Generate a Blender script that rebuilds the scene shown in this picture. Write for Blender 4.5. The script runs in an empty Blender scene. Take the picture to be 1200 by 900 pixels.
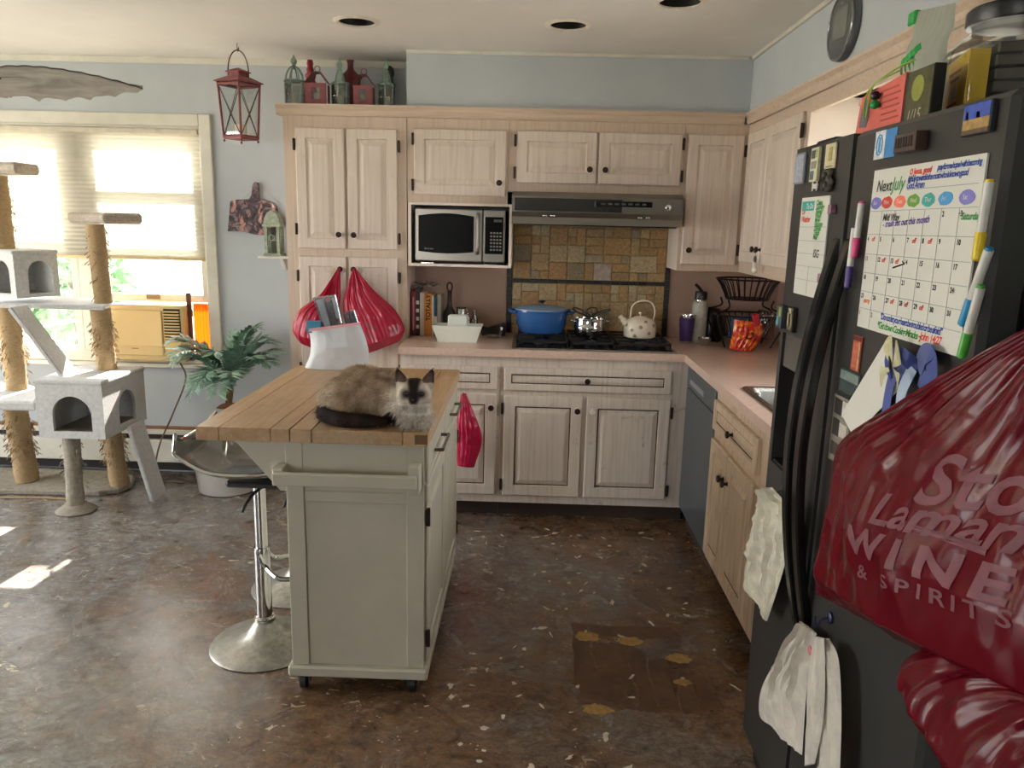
import bpy, bmesh, math, random
from mathutils import Vector, Matrix, noise
import numpy as np

# ------------------------------------------------------------------ camera
F_PX, CAM_H = 905.0, 1.531
PITCH, YAW, ROLL = math.radians(11.62), math.radians(-1.145), math.radians(1.40)
def _cam_axes():
    f = Vector((math.sin(YAW), math.cos(YAW), 0)); rt = Vector((math.cos(YAW), -math.sin(YAW), 0)); up = Vector((0, 0, 1))
    f2 = f*math.cos(PITCH) - up*math.sin(PITCH); u2 = up*math.cos(PITCH) + f*math.sin(PITCH)
    r2 = rt*math.cos(ROLL) + u2*math.sin(ROLL); u3 = u2*math.cos(ROLL) - rt*math.sin(ROLL)
    return r2, u3, f2
CR, CU, CF = _cam_axes()
scene = bpy.context.scene
C = scene.collection
cam = bpy.data.cameras.new('camera'); cam.sensor_width = 36; cam.lens = F_PX/1200*36; cam.clip_start = 0.02
camo = bpy.data.objects.new('camera', cam); C.objects.link(camo)
camo.matrix_world = Matrix(((CR.x, CU.x, -CF.x, 0), (CR.y, CU.y, -CF.y, 0), (CR.z, CU.z, -CF.z, CAM_H), (0, 0, 0, 1)))
scene.camera = camo
def at(px, py, axis, val):
    """photo pixel -> point on the plane x/y/z = val"""
    d = CR*((px-600)/F_PX) - CU*((py-450)/F_PX) + CF
    o = Vector((0, 0, CAM_H)); t = (val-o[axis])/d[axis]
    return o + d*t

# ------------------------------------------------------------------ light
SKY, SUN = 11.0, 50.0
world = bpy.data.worlds.new('sky'); scene.world = world; world.use_nodes = True
bg = world.node_tree.nodes['Background']; bg.inputs[0].default_value = (0.97, 0.985, 1.0, 1); bg.inputs[1].default_value = SKY
sun = bpy.data.lights.new('sun', 'SUN'); sun.energy = SUN; sun.angle = math.radians(0.6); sun.color = (1.0, 0.95, 0.86)
suno = bpy.data.objects.new('sun', sun); C.objects.link(suno)
suno.rotation_euler = Vector((-0.07, -1.0, -0.815)).to_track_quat('-Z', 'Y').to_euler(); suno.location = (-1, 8, 6)
def portal(name, loc, direction, sx, sy):
    l = bpy.data.lights.new(name, 'AREA'); l.shape = 'RECTANGLE'; l.size = sx; l.size_y = sy; l.cycles.is_portal = True
    o = bpy.data.objects.new(name, l); C.objects.link(o); o.location = loc
    o.rotation_euler = Vector(direction).to_track_quat('-Z', 'Y').to_euler(); return o
# daylight openings (world light is sampled through them)
WIN1 = (-3.40, -1.875, 0.70, 2.03)         # x0 x1 z0 z1 in the back wall
WIN2 = (2.25, 3.22, 1.08, 1.98)            # y0 y1 z0 z1 in the right wall
WIN3 = (1.50, 4.10, 0.06, 2.10)            # y0 y1 z0 z1 glazed door in the left wall
WIN4 = (-2.90, -1.40, 0.70, 2.10)          # x0 x1 z0 z1 in the wall behind the camera
portal('portal_back', ((WIN1[0]+WIN1[1])/2, 4.60, (WIN1[2]+WIN1[3])/2), (0, -1, 0), WIN1[1]-WIN1[0], WIN1[3]-WIN1[2])
portal('portal_right', (1.54, (WIN2[0]+WIN2[1])/2, (WIN2[2]+WIN2[3])/2), (-1, 0, 0), WIN2[1]-WIN2[0], WIN2[3]-WIN2[2])
portal('portal_left', (-4.14, (WIN3[0]+WIN3[1])/2, (WIN3[2]+WIN3[3])/2), (1, 0, 0), WIN3[1]-WIN3[0], WIN3[3]-WIN3[2])
portal('portal_front', ((WIN4[0]+WIN4[1])/2, -2.72, (WIN4[2]+WIN4[3])/2), (0, 1, 0), WIN4[1]-WIN4[0], WIN4[3]-WIN4[2])
vs = scene.view_settings
vs.view_transform = 'Standard'; vs.look = 'None'; vs.exposure = 0.08; vs.gamma = 1.0; vs.use_curve_mapping = False
cy = scene.cycles
cy.use_denoising = True; cy.max_bounces = 10; cy.diffuse_bounces = 6; cy.glossy_bounces = 5; cy.transmission_bounces = 6; cy.transparent_max_bounces = 12
cy.caustics_reflective = False; cy.caustics_refractive = False; cy.sample_clamp_indirect = 4.0

# ------------------------------------------------------------------ materials
def hexc(h):
    h = h.lstrip('#'); r = [int(h[i:i+2], 16)/255 for i in (0, 2, 4)]
    return tuple((c/12.92 if c <= .04045 else ((c+.055)/1.055)**2.4) for c in r) + (1,)
MATS = {}
class NT:
    def __init__(s, m): s.t = m.node_tree; s.n = s.t.nodes; s.b = s.n['Principled BSDF']
    def add(s, ty, **kw):
        n = s.n.new(ty)
        for k, v in kw.items():
            if k.startswith('i_'): n.inputs[k[2:].replace('_', ' ')].default_value = v
            elif isinstance(k, str): setattr(n, k, v)
        return n
    def ln(s, a, b): s.t.links.new(a, b)
    def coords(s, scale=(1, 1, 1), rot=(0, 0, 0), kind='Object'):
        tc = s.add('ShaderNodeTexCoord'); mp = s.add('ShaderNodeMapping'); mp.inputs['Scale'].default_value = scale; mp.inputs['Rotation'].default_value = rot
        s.ln(tc.outputs[kind], mp.inputs[0]); return mp.outputs[0]
    def noise(s, vec, scale, detail=3, rough=.5, dist=0):
        n = s.add('ShaderNodeTexNoise'); n.inputs['Scale'].default_value = scale; n.inputs['Detail'].default_value = detail
        n.inputs['Roughness'].default_value = rough; n.inputs['Distortion'].default_value = dist; s.ln(vec, n.inputs['Vector']); return n.outputs['Fac']
    def ramp(s, fac, stops, interp='LINEAR'):
        r = s.add('ShaderNodeValToRGB'); cr = r.color_ramp; cr.interpolation = interp
        while len(cr.elements) < len(stops): cr.elements.new(.5)
        for e, (p, c) in zip(cr.elements, stops):
            e.position = p; e.color = c if len(c) == 4 else tuple(c)+(1,)
        s.ln(fac, r.inputs[0]); return r.outputs[0]
    def mix(s, fac, a, b, mode='MIX'):
        m = s.add('ShaderNodeMixRGB'); m.blend_type = mode
        for i, x in zip((0, 1, 2), (fac, a, b)):
            if hasattr(x, 'is_linked') or hasattr(x, 'links'): s.ln(x, m.inputs[i])
            else: m.inputs[i].default_value = x
        return m.outputs[0]
    def bump(s, h, strength, dist=.002):
        b = s.add('ShaderNodeBump'); b.inputs['Strength'].default_value = strength; b.inputs['Distance'].default_value = dist
        s.ln(h, b.inputs['Height']); s.ln(b.outputs[0], s.b.inputs['Normal'])
G3 = lambda v: (v, v, v, 1)
def M(name, col=None, rough=.5, metal=0, var=.12, scale=20, bump=0, bscale=80, spec=.5, trans=0, ior=1.45, alpha=1, coat=0, sheen=0, emit=None, estr=1, stretch=(1, 1, 1), rnd=0):
    if name in MATS: return MATS[name]
    m = bpy.data.materials.new(name); m.use_nodes = True; t = NT(m); b = t.b; MATS[name] = m
    c = hexc(col)
    vec = t.coords(stretch)
    n = t.noise(vec, scale, 4, .6)
    dark = tuple(x*(1-var) for x in c[:3])+(1,); light = tuple(min(1, x*(1+var)) for x in c[:3])+(1,)
    o = t.ramp(n, [(.3, dark), (.7, light)])
    if rnd:
        oi = t.add('ShaderNodeObjectInfo'); o = t.mix(1.0, o, t.ramp(oi.outputs['Random'], [(0, G3(1-rnd)), (1, G3(1))]), 'MULTIPLY')
    t.ln(o, b.inputs['Base Color'])
    b.inputs['Roughness'].default_value = rough; b.inputs['Metallic'].default_value = metal; b.inputs['Specular IOR Level'].default_value = spec
    b.inputs['Transmission Weight'].default_value = trans; b.inputs['IOR'].default_value = ior; b.inputs['Alpha'].default_value = alpha
    b.inputs['Coat Weight'].default_value = coat; b.inputs['Sheen Weight'].default_value = sheen
    if emit: b.inputs['Emission Color'].default_value = hexc(emit); b.inputs['Emission Strength'].default_value = estr
    if bump: t.bump(t.noise(vec, bscale, 4, .6), bump)
    return m
def thin_glass(name, tint='ffffff', refl=.08, rough=.02):
    if name in MATS: return MATS[name]
    m = bpy.data.materials.new(name); m.use_nodes = True; t = NT(m); MATS[name] = m
    t.n.remove(t.b); out = t.n['Material Output']
    tr = t.add('ShaderNodeBsdfTransparent'); tr.inputs[0].default_value = hexc(tint)
    gl = t.add('ShaderNodeBsdfGlossy'); gl.inputs['Roughness'].default_value = rough
    fr = t.add('ShaderNodeLayerWeight'); fr.inputs[0].default_value = .25
    mx = t.add('ShaderNodeMixShader'); mm = t.add('ShaderNodeMath', operation='MULTIPLY_ADD'); mm.inputs[1].default_value = .6; mm.inputs[2].default_value = refl
    t.ln(fr.outputs['Fresnel'], mm.inputs[0]); t.ln(mm.outputs[0], mx.inputs[0]); t.ln(tr.outputs[0], mx.inputs[1]); t.ln(gl.outputs[0], mx.inputs[2]); t.ln(mx.outputs[0], out.inputs[0])
    return m
def translucent(name, col, tcol, fac=.5, rough=.9, gloss=0, groughness=.25, spec=.5):
    if name in MATS: return MATS[name]
    m = bpy.data.materials.new(name); m.use_nodes = True; t = NT(m); MATS[name] = m
    out = t.n['Material Output']; b = t.b
    vec = t.coords(); n = t.noise(vec, 30, 3)
    c = hexc(col)[:3]; t.ln(t.ramp(n, [(.3, tuple(x*.93 for x in c)), (.7, c)]), b.inputs['Base Color']); b.inputs['Roughness'].default_value = groughness if gloss else rough
    b.inputs['Specular IOR Level'].default_value = spec if gloss else .2
    tr = t.add('ShaderNodeBsdfTranslucent'); tr.inputs[0].default_value = hexc(tcol)
    mx = t.add('ShaderNodeMixShader'); mx.inputs[0].default_value = fac
    t.ln(b.outputs[0], mx.inputs[1]); t.ln(tr.outputs[0], mx.inputs[2]); t.ln(mx.outputs[0], out.inputs[0])
    return m

def cabinet_mat(name, base='d6c8bb', worn='c6b6a7', grime='9a8a7a', vertical=True, wear=.5):
    if name in MATS: return MATS[name]
    m = bpy.data.materials.new(name); m.use_nodes = True; t = NT(m); MATS[name] = m
    st = (34, 34, 1.3) if vertical else (1.3, 34, 34)
    g = t.noise(t.coords(st), 2.2, 2.5, .5, .2)
    big = t.noise(t.coords(), 3.2, 4, .6)
    c = t.ramp(g, [(.25, hexc(worn)), (.52, hexc(base)), (.8, tuple(min(1, x*1.06) for x in hexc(base)[:3]))])
    sc = t.noise(t.coords((1, 1, 1)), 9, 8, .75, .6)
    f = t.ramp(sc, [(.60, G3(0)), (.74, G3(wear))])
    c = t.mix(f, c, hexc(grime))
    c = t.mix(t.ramp(big, [(.4, G3(0)), (.7, G3(.35))]), c, hexc(worn))
    t.ln(c, t.b.inputs['Base Color']); t.b.inputs['Roughness'].default_value = .42; t.b.inputs['Specular IOR Level'].default_value = .4
    t.bump(g, .15, .001); return m
def floor_mat():
    m = bpy.data.materials.new('worn_slate_look_floor'); m.use_nodes = True; t = NT(m); MATS['floor'] = m
    P = t.coords()
    a = t.noise(P, 1.3, 5, .6, .5); b = t.noise(P, 3.7, 8, .68, 1.2); d = t.noise(t.coords((1, 1.6, 1), (0, 0, .5)), 9, 9, .72, 1.5)
    c1 = t.ramp(b, [(.28, hexc('453a31')), (.42, hexc('655242')), (.52, hexc('7a654e')), (.60, hexc('6f6358')), (.75, hexc('64666d'))])
    c2 = t.ramp(d, [(.3, hexc('40332a')), (.5, hexc('735943')), (.62, hexc('8a6643')), (.8, hexc('7a746c'))])
    c = t.mix(.5, c1, c2)
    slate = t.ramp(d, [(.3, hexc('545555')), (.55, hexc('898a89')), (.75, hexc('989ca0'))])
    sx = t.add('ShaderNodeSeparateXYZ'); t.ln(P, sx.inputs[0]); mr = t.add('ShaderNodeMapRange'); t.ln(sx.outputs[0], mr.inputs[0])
    mr.inputs[1].default_value = -.9; mr.inputs[2].default_value = .9; mr.inputs[3].default_value = .20; mr.inputs[4].default_value = -.06      # window reflection put into the colour: greyer and paler to the left
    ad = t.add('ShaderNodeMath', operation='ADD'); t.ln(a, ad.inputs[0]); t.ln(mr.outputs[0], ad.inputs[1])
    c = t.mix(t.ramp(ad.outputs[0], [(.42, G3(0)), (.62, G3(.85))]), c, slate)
    rust = t.noise(t.coords((1, 1, 1), (0, 0, 1.0)), 5.2, 4, .5, .8)
    c = t.mix(t.ramp(rust, [(.60, G3(0)), (.72, G3(.55))]), c, hexc('87674a'))
    fine = t.noise(t.coords((1, 1.4, 1), (0, 0, .9)), 38, 6, .75, 1.0); mid = t.noise(t.coords((1, 1, 1), (0, 0, .2)), 6.5, 7, .75, 1.6)
    c = t.mix(1.0, c, t.ramp(fine, [(.30, G3(.55)), (.50, G3(.95)), (.70, G3(1.45))]), 'MULTIPLY')
    c = t.mix(1.0, c, t.ramp(mid, [(.30, hexc('9a8478')), (.48, hexc('f0e6dc')), (.62, hexc('ffffff')), (.72, hexc('d8dcc8'))]), 'MULTIPLY')
    c = t.mix(t.ramp(mid, [(.60, G3(0)), (.72, G3(.45))]), c, hexc('8d8a78'))
    # pale scuffed flecks where the top coat is chipped
    fl = t.noise(t.coords((1, 1.5, 1), (0, 0, .3)), 17, 3, .55, 1.2); zone = t.noise(P, 2.1, 3, .5)
    mk = t.mix(1.0, t.ramp(fl, [(.655, G3(0)), (.68, G3(1))]), t.ramp(zone, [(.44, G3(0)), (.60, G3(1))]), 'MULTIPLY')
    c = t.mix(mk, c, hexc('c9bba0'))
    vo = t.add('ShaderNodeTexVoronoi'); vo.inputs['Scale'].default_value = 38; t.ln(t.coords((1, 1.3, 1)), vo.inputs['Vector'])
    mk2 = t.mix(1.0, t.ramp(vo.outputs['Distance'], [(.10, G3(1)), (.16, G3(0))]), t.ramp(t.noise(P, 6, 2), [(.58, G3(0)), (.63, G3(1))]), 'MULTIPLY')
    c = t.mix(mk2, c, hexc('c4b598'))
    t.ln(c, t.b.inputs['Base Color'])
    r = t.ramp(b, [(.3, G3(.16)), (.7, G3(.32))]); t.ln(r, t.b.inputs['Roughness'])
    h = t.mix(.5, d, t.noise(P, 46, 6, .7, .6)); h = t.mix(mk, h, G3(.9)); t.bump(h, .45, .003)
    t.b.inputs['Specular IOR Level'].default_value = .8
    return m
def random_ramp_mat(name, stops, rough=.5, scale=40, bump=.3, amount=.5):
    """stone/tile colour picked per object"""
    m = bpy.data.materials.new(name); m.use_nodes = True; t = NT(m); MATS[name] = m
    oi = t.add('ShaderNodeObjectInfo')
    c = t.ramp(oi.outputs['Random'], [(i/(len(stops)-1), hexc(s)) for i, s in enumerate(stops)])
    n = t.noise(t.coords(kind='Object'), scale, 6, .7, 1.0)
    gm = t.add('ShaderNodeNewGeometry'); n2 = t.noise(gm.outputs['Position'], scale, 6, .7, 1.0)
    c = t.mix(1.0, c, t.ramp(n2, [(.3, G3(1-amount)), (.62, G3(1.15))]), 'MULTIPLY')
    t.ln(c, t.b.inputs['Base Color']); t.b.inputs['Roughness'].default_value = rough; t.bump(n2, bump, .002); return m

# ------------------------------------------------------------------ mesh helpers
class MB:
    def __init__(s): s.v = []; s.f = []
    def add(s, vs, fs):
        o = len(s.v); s.v += [tuple(p) for p in vs]; s.f += [tuple(i+o for i in q) for q in fs]; return s
    def box(s, x0, x1, y0, y1, z0, z1):
        x0, x1 = sorted((x0, x1)); y0, y1 = sorted((y0, y1)); z0, z1 = sorted((z0, z1))
        return s.add([(x0, y0, z0), (x1, y0, z0), (x1, y1, z0), (x0, y1, z0), (x0, y0, z1), (x1, y0, z1), (x1, y1, z1), (x0, y1, z1)],
                     [(0, 3, 2, 1), (4, 5, 6, 7), (0, 1, 5, 4), (1, 2, 6, 5), (2, 3, 7, 6), (3, 0, 4, 7)])
    def obox(s, c, u, v, w):
        c, u, v, w = map(Vector, (c, u, v, w))
        vs = [c+a*u+b*v+d*w for d in (-1, 1) for a, b in ((-1, -1), (1, -1), (1, 1), (-1, 1))]
        fs = [(0, 3, 2, 1), (4, 5, 6, 7), (0, 1, 5, 4), (1, 2, 6, 5), (2, 3, 7, 6), (3, 0, 4, 7)]
        if u.cross(v).dot(w) < 0: fs = [q[::-1] for q in fs]
        return s.add(vs, fs)
    def tube(s, pts, r, seg=8, caps=True, closed=False, flat=None):
        pts = [Vector(p) for p in pts]; n = len(pts)
        rs = r if isinstance(r, (list, tuple)) else [r]*n
        t0 = (pts[1]-pts[0]).normalized(); up = Vector((0, 0, 1)) if abs(t0.z) < .9 else Vector((1, 0, 0))
        a = t0.cross(up).normalized(); vs = []; fs = []
        for i, p in enumerate(pts):
            if closed: t = (pts[(i+1) % n]-pts[i-1]).normalized()
            else: t = (pts[min(i+1, n-1)]-pts[max(i-1, 0)]).normalized()
            a = (a-t*a.dot(t)).normalized(); b = t.cross(a)
            for k in range(seg):
                g = 2*math.pi*k/seg; vs.append(p+(a*math.cos(g)+b*math.sin(g)*(flat or 1))*rs[i])
        m = n if closed else n-1
        for i in range(m):
            j = (i+1) % n
            for k in range(seg):
                l = (k+1) % seg; fs.append((i*seg+k, i*seg+l, j*seg+l, j*seg+k))
        if caps and not closed: fs += [tuple(range(seg))[::-1], tuple((n-1)*seg+k for k in range(seg))]
        return s.add(vs, fs)
    def cyl(s, p0, p1, r0, r1=None, seg=16): return s.tube([p0, p1], [r0, r0 if r1 is None else r1], seg)
    def lathe(s, c, prof, seg=24, axis=(0, 0, 1), sx=1, sy=1, caps=True):
        """prof: (radius, height along axis)"""
        c = Vector(c); ax = Vector(axis).normalized(); q = Vector((0, 0, 1)).rotation_difference(ax)
        vs = []; fs = []; n = len(prof)
        for r, h in prof:
            for k in range(seg):
                g = 2*math.pi*k/seg; vs.append(c+q @ Vector((r*math.cos(g)*sx, r*math.sin(g)*sy, h)))
        for i in range(n-1):
            for k in range(seg):
                l = (k+1) % seg; fs.append((i*seg+k, i*seg+l, (i+1)*seg+l, (i+1)*seg+k))
        if caps:
            if prof[0][0] > 1e-5: fs.append(tuple(range(seg))[::-1])
            if prof[-1][0] > 1e-5: fs.append(tuple((n-1)*seg+k for k in range(seg)))
        return s.add(vs, fs)
    def ball(s, c, r, seg=12, rings=8):
        rx, ry, rz = r if isinstance(r, (tuple, list)) else (r, r, r); c = Vector(c); vs = [c+Vector((0, 0, -rz))]; fs = []
        for i in range(1, rings):
            a = -math.pi/2+math.pi*i/rings
            for k in range(seg):
                g = 2*math.pi*k/seg; vs.append(c+Vector((rx*math.cos(a)*math.cos(g), ry*math.cos(a)*math.sin(g), rz*math.sin(a))))
        vs.append(c+Vector((0, 0, rz))); L = len(vs)-1
        for k in range(seg):
            l = (k+1) % seg; fs.append((0, 1+l, 1+k)); fs.append((L, L-seg+k, L-seg+l))
        for i in range(rings-2):
            for k in range(seg):
                l = (k+1) % seg; a = 1+i*seg; fs.append((a+k, a+l, a+seg+l, a+seg+k))
        return s.add(vs, fs)
    def prism(s, poly, o, u, v, n, h):
        """2D polygon (ccw in u,v) at o, extruded h along n"""
        o, u, v, n = map(Vector, (o, u, v, n)); k = len(poly)
        vs = [o+u*a+v*b for a, b in poly]+[o+u*a+v*b+n*h for a, b in poly]
        fs = [tuple(range(k))[::-1], tuple(range(k, 2*k))]+[(i, (i+1) % k, k+(i+1) % k, k+i) for i in range(k)]
        if u.cross(v).dot(n)*h < 0: fs = [q[::-1] for q in fs]
        return s.add(vs, fs)
    def grid(s, fn, nu, nv, closeu=False):
        vs = [fn(i/nu if closeu else i/(nu), j/nv) for j in range(nv+1) for i in range(nu if closeu else nu+1)]
        w = nu if closeu else nu+1; fs = []
        for j in range(nv):
            for i in range(nu):
                k = (i+1) % w if closeu else i+1
                fs.append((j*w+i, j*w+k, (j+1)*w+k, (j+1)*w+i))
        return s.add(vs, fs)
    def frame(s, x0, x1, z0, z1, y0, y1, w):
        """picture-frame of four bars in the xz plane"""
        return s.box(x0, x0+w, y0, y1, z0, z1).box(x1-w, x1, y0, y1, z0, z1).box(x0+w, x1-w, y0, y1, z1-w, z1).box(x0+w, x1-w, y0, y1, z0, z0+w)
    def framex(s, y0, y1, z0, z1, x0, x1, w):
        return s.box(x0, x1, y0, y0+w, z0, z1).box(x0, x1, y1-w, y1, z0, z1).box(x0, x1, y0+w, y1-w, z1-w, z1).box(x0, x1, y0+w, y1-w, z0, z0+w)

ORG = {}
def mesh_of(name, mb, mat, off=(0, 0, 0), smooth=False, bevel=0, fix=True, angle=40):
    me = bpy.data.meshes.new(name); ox, oy, oz = off
    me.from_pydata([(x-ox, y-oy, z-oz) for x, y, z in mb.v], [], mb.f)
    if bevel or fix:
        bm = bmesh.new(); bm.from_mesh(me)
        if fix: bmesh.ops.recalc_face_normals(bm, faces=bm.faces)
        if bevel:
            es = [e for e in bm.edges if len(e.link_faces) == 2 and e.calc_face_angle(0) > .5]
            bmesh.ops.bevel(bm, geom=es, offset=bevel, segments=1, affect='EDGES', profile=.5, clamp_overlap=True)
        bm.to_mesh(me); bm.free()
    if smooth:
        me.polygons.foreach_set('use_smooth', [True]*len(me.polygons))
        me.set_sharp_from_angle(angle=math.radians(angle))
    if mat: me.materials.append(mat)
    return me
def root_org(o):
    while o.parent: o = o.parent
    return ORG.get(o.name, (0, 0, 0))
def obj(name, mb, mat, parent=None, smooth=False, bevel=0, fix=True, label=None, cat=None, group=None, kind=None, angle=40):
    if parent is None:
        a = np.array(mb.v); off = ((a[:, 0].min()+a[:, 0].max())/2, (a[:, 1].min()+a[:, 1].max())/2, a[:, 2].min())
    else: off = root_org(parent)
    me = mesh_of(name, mb, mat, off, smooth, bevel, fix, angle)
    o = bpy.data.objects.new(name, me); C.objects.link(o)
    if parent is None: o.location = off; ORG[o.name] = off
    else: o.parent = parent
    return tag(o, label, cat, group, kind)
def tag(o, label=None, cat=None, group=None, kind=None):
    if label: o['label'] = label
    if cat: o['category'] = cat
    if group: o['group'] = group
    if kind: o['kind'] = kind
    return o
def thing(name, label, cat, loc, group=None):
    o = bpy.data.objects.new(name, None); C.objects.link(o); o.location = loc; o.empty_display_size = .05; ORG[o.name] = tuple(loc)
    return tag(o, label, cat, group)
def inst(name, me, parent, wloc, rot=None):
    """shared-mesh part placed at a world location"""
    o = bpy.data.objects.new(name, me); C.objects.link(o); o.parent = parent; og = root_org(parent)
    pl = Vector((0, 0, 0))
    p = parent
    while p.parent: pl += p.location; p = p.parent
    o.location = Vector(wloc)-Vector(og)-pl
    if rot: o.rotation_euler = rot
    return o
def struct(name, mb, mat, parent=None, **kw):
    return obj(name, mb, mat, parent, kind='structure' if parent is None else None, **kw)
def copy_tree(o, loc, label=None, group=None, parent=None):
    c = o.copy(); C.objects.link(c)
    if parent is None:
        c.location = loc; ORG[c.name] = tuple(loc)
        if label: c['label'] = label
        if group: c['group'] = group
    else: c.parent = parent
    for ch in list(o.children): copy_tree(ch, None, parent=c)
    return c
def text_mb(body, size, o, u, v, n, off=.0006, align='LEFT', fn=None, shear=0, cut=0, space=1, bold=0):
    cu = bpy.data.curves.new('txt', 'FONT'); cu.body = body; cu.size = size; cu.align_x = align; cu.shear = shear; cu.space_character = space; cu.resolution_u = 3; cu.offset = bold
    ob = bpy.data.objects.new('txt', cu); C.objects.link(ob); dg = bpy.context.evaluated_depsgraph_get(); dg.update()
    me = bpy.data.meshes.new_from_object(ob.evaluated_get(dg)); bpy.data.objects.remove(ob); bpy.data.curves.remove(cu)
    if cut:
        bm = bmesh.new(); bm.from_mesh(me); bmesh.ops.triangulate(bm, faces=bm.faces)
        for _ in range(cut):
            es = [e for e in bm.edges if e.calc_length() > size*.12]
            if not es: break
            bmesh.ops.subdivide_edges(bm, edges=es, cuts=1); bmesh.ops.triangulate(bm, faces=bm.faces)
        bm.to_mesh(me); bm.free()
    o, u, v, n = map(Vector, (o, u, v, n)); mb = MB()
    vs = [(fn(p.co.x, p.co.y) if fn else o+u*p.co.x+v*p.co.y+n*off) for p in me.vertices]
    mb.add(vs, [tuple(q.vertices) for q in me.polygons]); bpy.data.meshes.remove(me); return mb
def merge(*mbs):
    r = MB()
    for m in mbs: r.add(m.v, m.f)
    return r
def bez(p0, p1, p2, p3, n=12):
    p0, p1, p2, p3 = map(Vector, (p0, p1, p2, p3))
    return [p0*(1-t)**3+p1*3*t*(1-t)**2+p2*3*t*t*(1-t)+p3*t**3 for t in (i/n for i in range(n+1))]
def spline(pts, n=6):
    """Catmull-Rom through points"""
    P = [Vector(p) for p in pts]; P = [P[0]*2-P[1]]+P+[P[-1]*2-P[-2]]; out = []
    for i in range(1, len(P)-2):
        for k in range(n):
            t = k/n; a, b, c, d = P[i-1:i+3]
            out.append(.5*((2*b)+(c-a)*t+(2*a-5*b+4*c-d)*t*t+(3*b-a-3*c+d)*t**3))
    out.append(P[-2]); return out
def lerp_table(tab, t):
    """tab: list of (t, value or Vector)"""
    for (a, x), (b, y) in zip(tab, tab[1:]):
        if t <= b: return x+(y-x)*((t-a)/(b-a) if b > a else 0)
    return tab[-1][1]
random.seed(7)
# ================================================================== STRUCTURE
m_wall = M('pale_blue_wall_paint', 'bac1c5', .75, var=.05, scale=3, bump=.08, bscale=120)
m_pink = M('dusty_rose_wall_paint', 'b89a88', .6, var=.06, scale=5, bump=.05)
m_ceil = M('warm_white_ceiling_paint', 'ebe8e3', .85, var=.04, scale=2)
m_trim = M('off_white_trim_paint', 'd8d5c8', .45, var=.08, scale=8)
m_white = M('white_paint', 'e4e2da', .4, var=.05)
m_glass = thin_glass('window_glass')
FL = floor_mat()
BW, RW, CE = 4.49, 1.43, 2.39
FX0, FY0 = -4.05, -2.65
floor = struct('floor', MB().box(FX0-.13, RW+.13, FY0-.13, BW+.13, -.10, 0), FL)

def wall_with_hole_y(name, y0, y1, x0, x1, hole, mat):
    a, b, c, d = hole
    return struct(name, MB().box(x0, a, y0, y1, 0, 2.60).box(b, x1, y0, y1, 0, 2.60).box(a, b, y0, y1, 0, c).box(a, b, y0, y1, d, 2.60), mat)
def wall_with_hole_x(name, x0, x1, y0, y1, hole, mat):
    a, b, c, d = hole
    return struct(name, MB().box(x0, x1, y0, a, 0, 2.60).box(x0, x1, b, y1, 0, 2.60).box(x0, x1, a, b, 0, c).box(x0, x1, a, b, d, 2.60), mat)
wall_with_hole_y('wall_back', BW, BW+.13, FX0-.13, RW+.13, WIN1, m_wall)
wall_with_hole_x('wall_right', RW, RW+.13, FY0, BW, WIN2, m_wall)
wall_with_hole_x('wall_left', FX0-.13, FX0, FY0, BW, WIN3, m_wall)
wall_with_hole_y('wall_front', FY0-.13, FY0, FX0-.13, RW+.13, WIN4, m_wall)
struct('wall_alcove', MB().box(.78, RW, FY0, 1.02, 0, CE), m_wall)          # side of the fridge alcove
# rose-painted strip of wall above the counters
struct('wall_back_splash', MB().box(-.655, -.135, BW-.006, BW, .9145, 1.60).box(.80, RW-.006, BW-.006, BW, .9145, 1.60), m_pink)
struct('wall_right_splash', MB().box(RW-.006, RW, 3.24, BW-.006, .9145, 1.60).box(RW-.006, RW, 2.06, 3.24, .9145, 1.049), m_pink)

# ceiling with three round openings for the recessed lamps
CANS = [at(418, 25, 2, CE), at(666, 29, 2, CE), at(797, 2, 2, CE)]
def ceiling_mesh():
    bm = bmesh.new(); es = []
    def loop(pts):
        vs = [bm.verts.new(p) for p in pts]
        for i in range(len(vs)): es.append(bm.edges.new((vs[i], vs[(i+1) % len(vs)])))
    loop([(FX0, FY0, CE), (RW, FY0, CE), (RW, BW, CE), (FX0, BW, CE)])
    for c in CANS: loop([(c.x+.082*math.cos(2*math.pi*k/32), c.y+.082*math.sin(2*math.pi*k/32), CE) for k in range(32)])
    bmesh.ops.triangle_fill(bm, edges=es, use_beauty=True, normal=(0, 0, -1))
    mb = MB(); bm.verts.index_update(); mb.add([v.co for v in bm.verts], [tuple(v.index for v in f.verts) for f in bm.faces]); bm.free(); return mb
ceil = struct('ceiling', ceiling_mesh().box(FX0-.13, RW+.13, FY0-.13, BW+.13, 2.60, 2.72), m_ceil, fix=False)
m_can = M('black_can_baffle', '17140f', .6); m_ring = M('white_can_ring', 'e6dfd2', .4)
for i, c in enumerate(CANS):
    t = thing('recessed_light', ['unlit recessed ceiling light above the hanging lantern side of the island', 'unlit recessed ceiling light above the range hood', 'unlit recessed ceiling light above the sink corner'][i], 'ceiling light', (c.x, c.y, CE), 'recessed ceiling lights')
    obj('baffle', MB().lathe((c.x, c.y, CE), [(.0805, .001), (.075, .06), (.07, .13), (.03, .131), (.001, .131)], 32, caps=False), m_can, t, smooth=True, fix=False)
    obj('trim_ring', MB().lathe((c.x, c.y, CE), [(.079, 0), (.079, -.006), (.088, -.009), (.103, -.002), (.103, 0)], 32, caps=False), m_ring, t, smooth=True)
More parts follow.
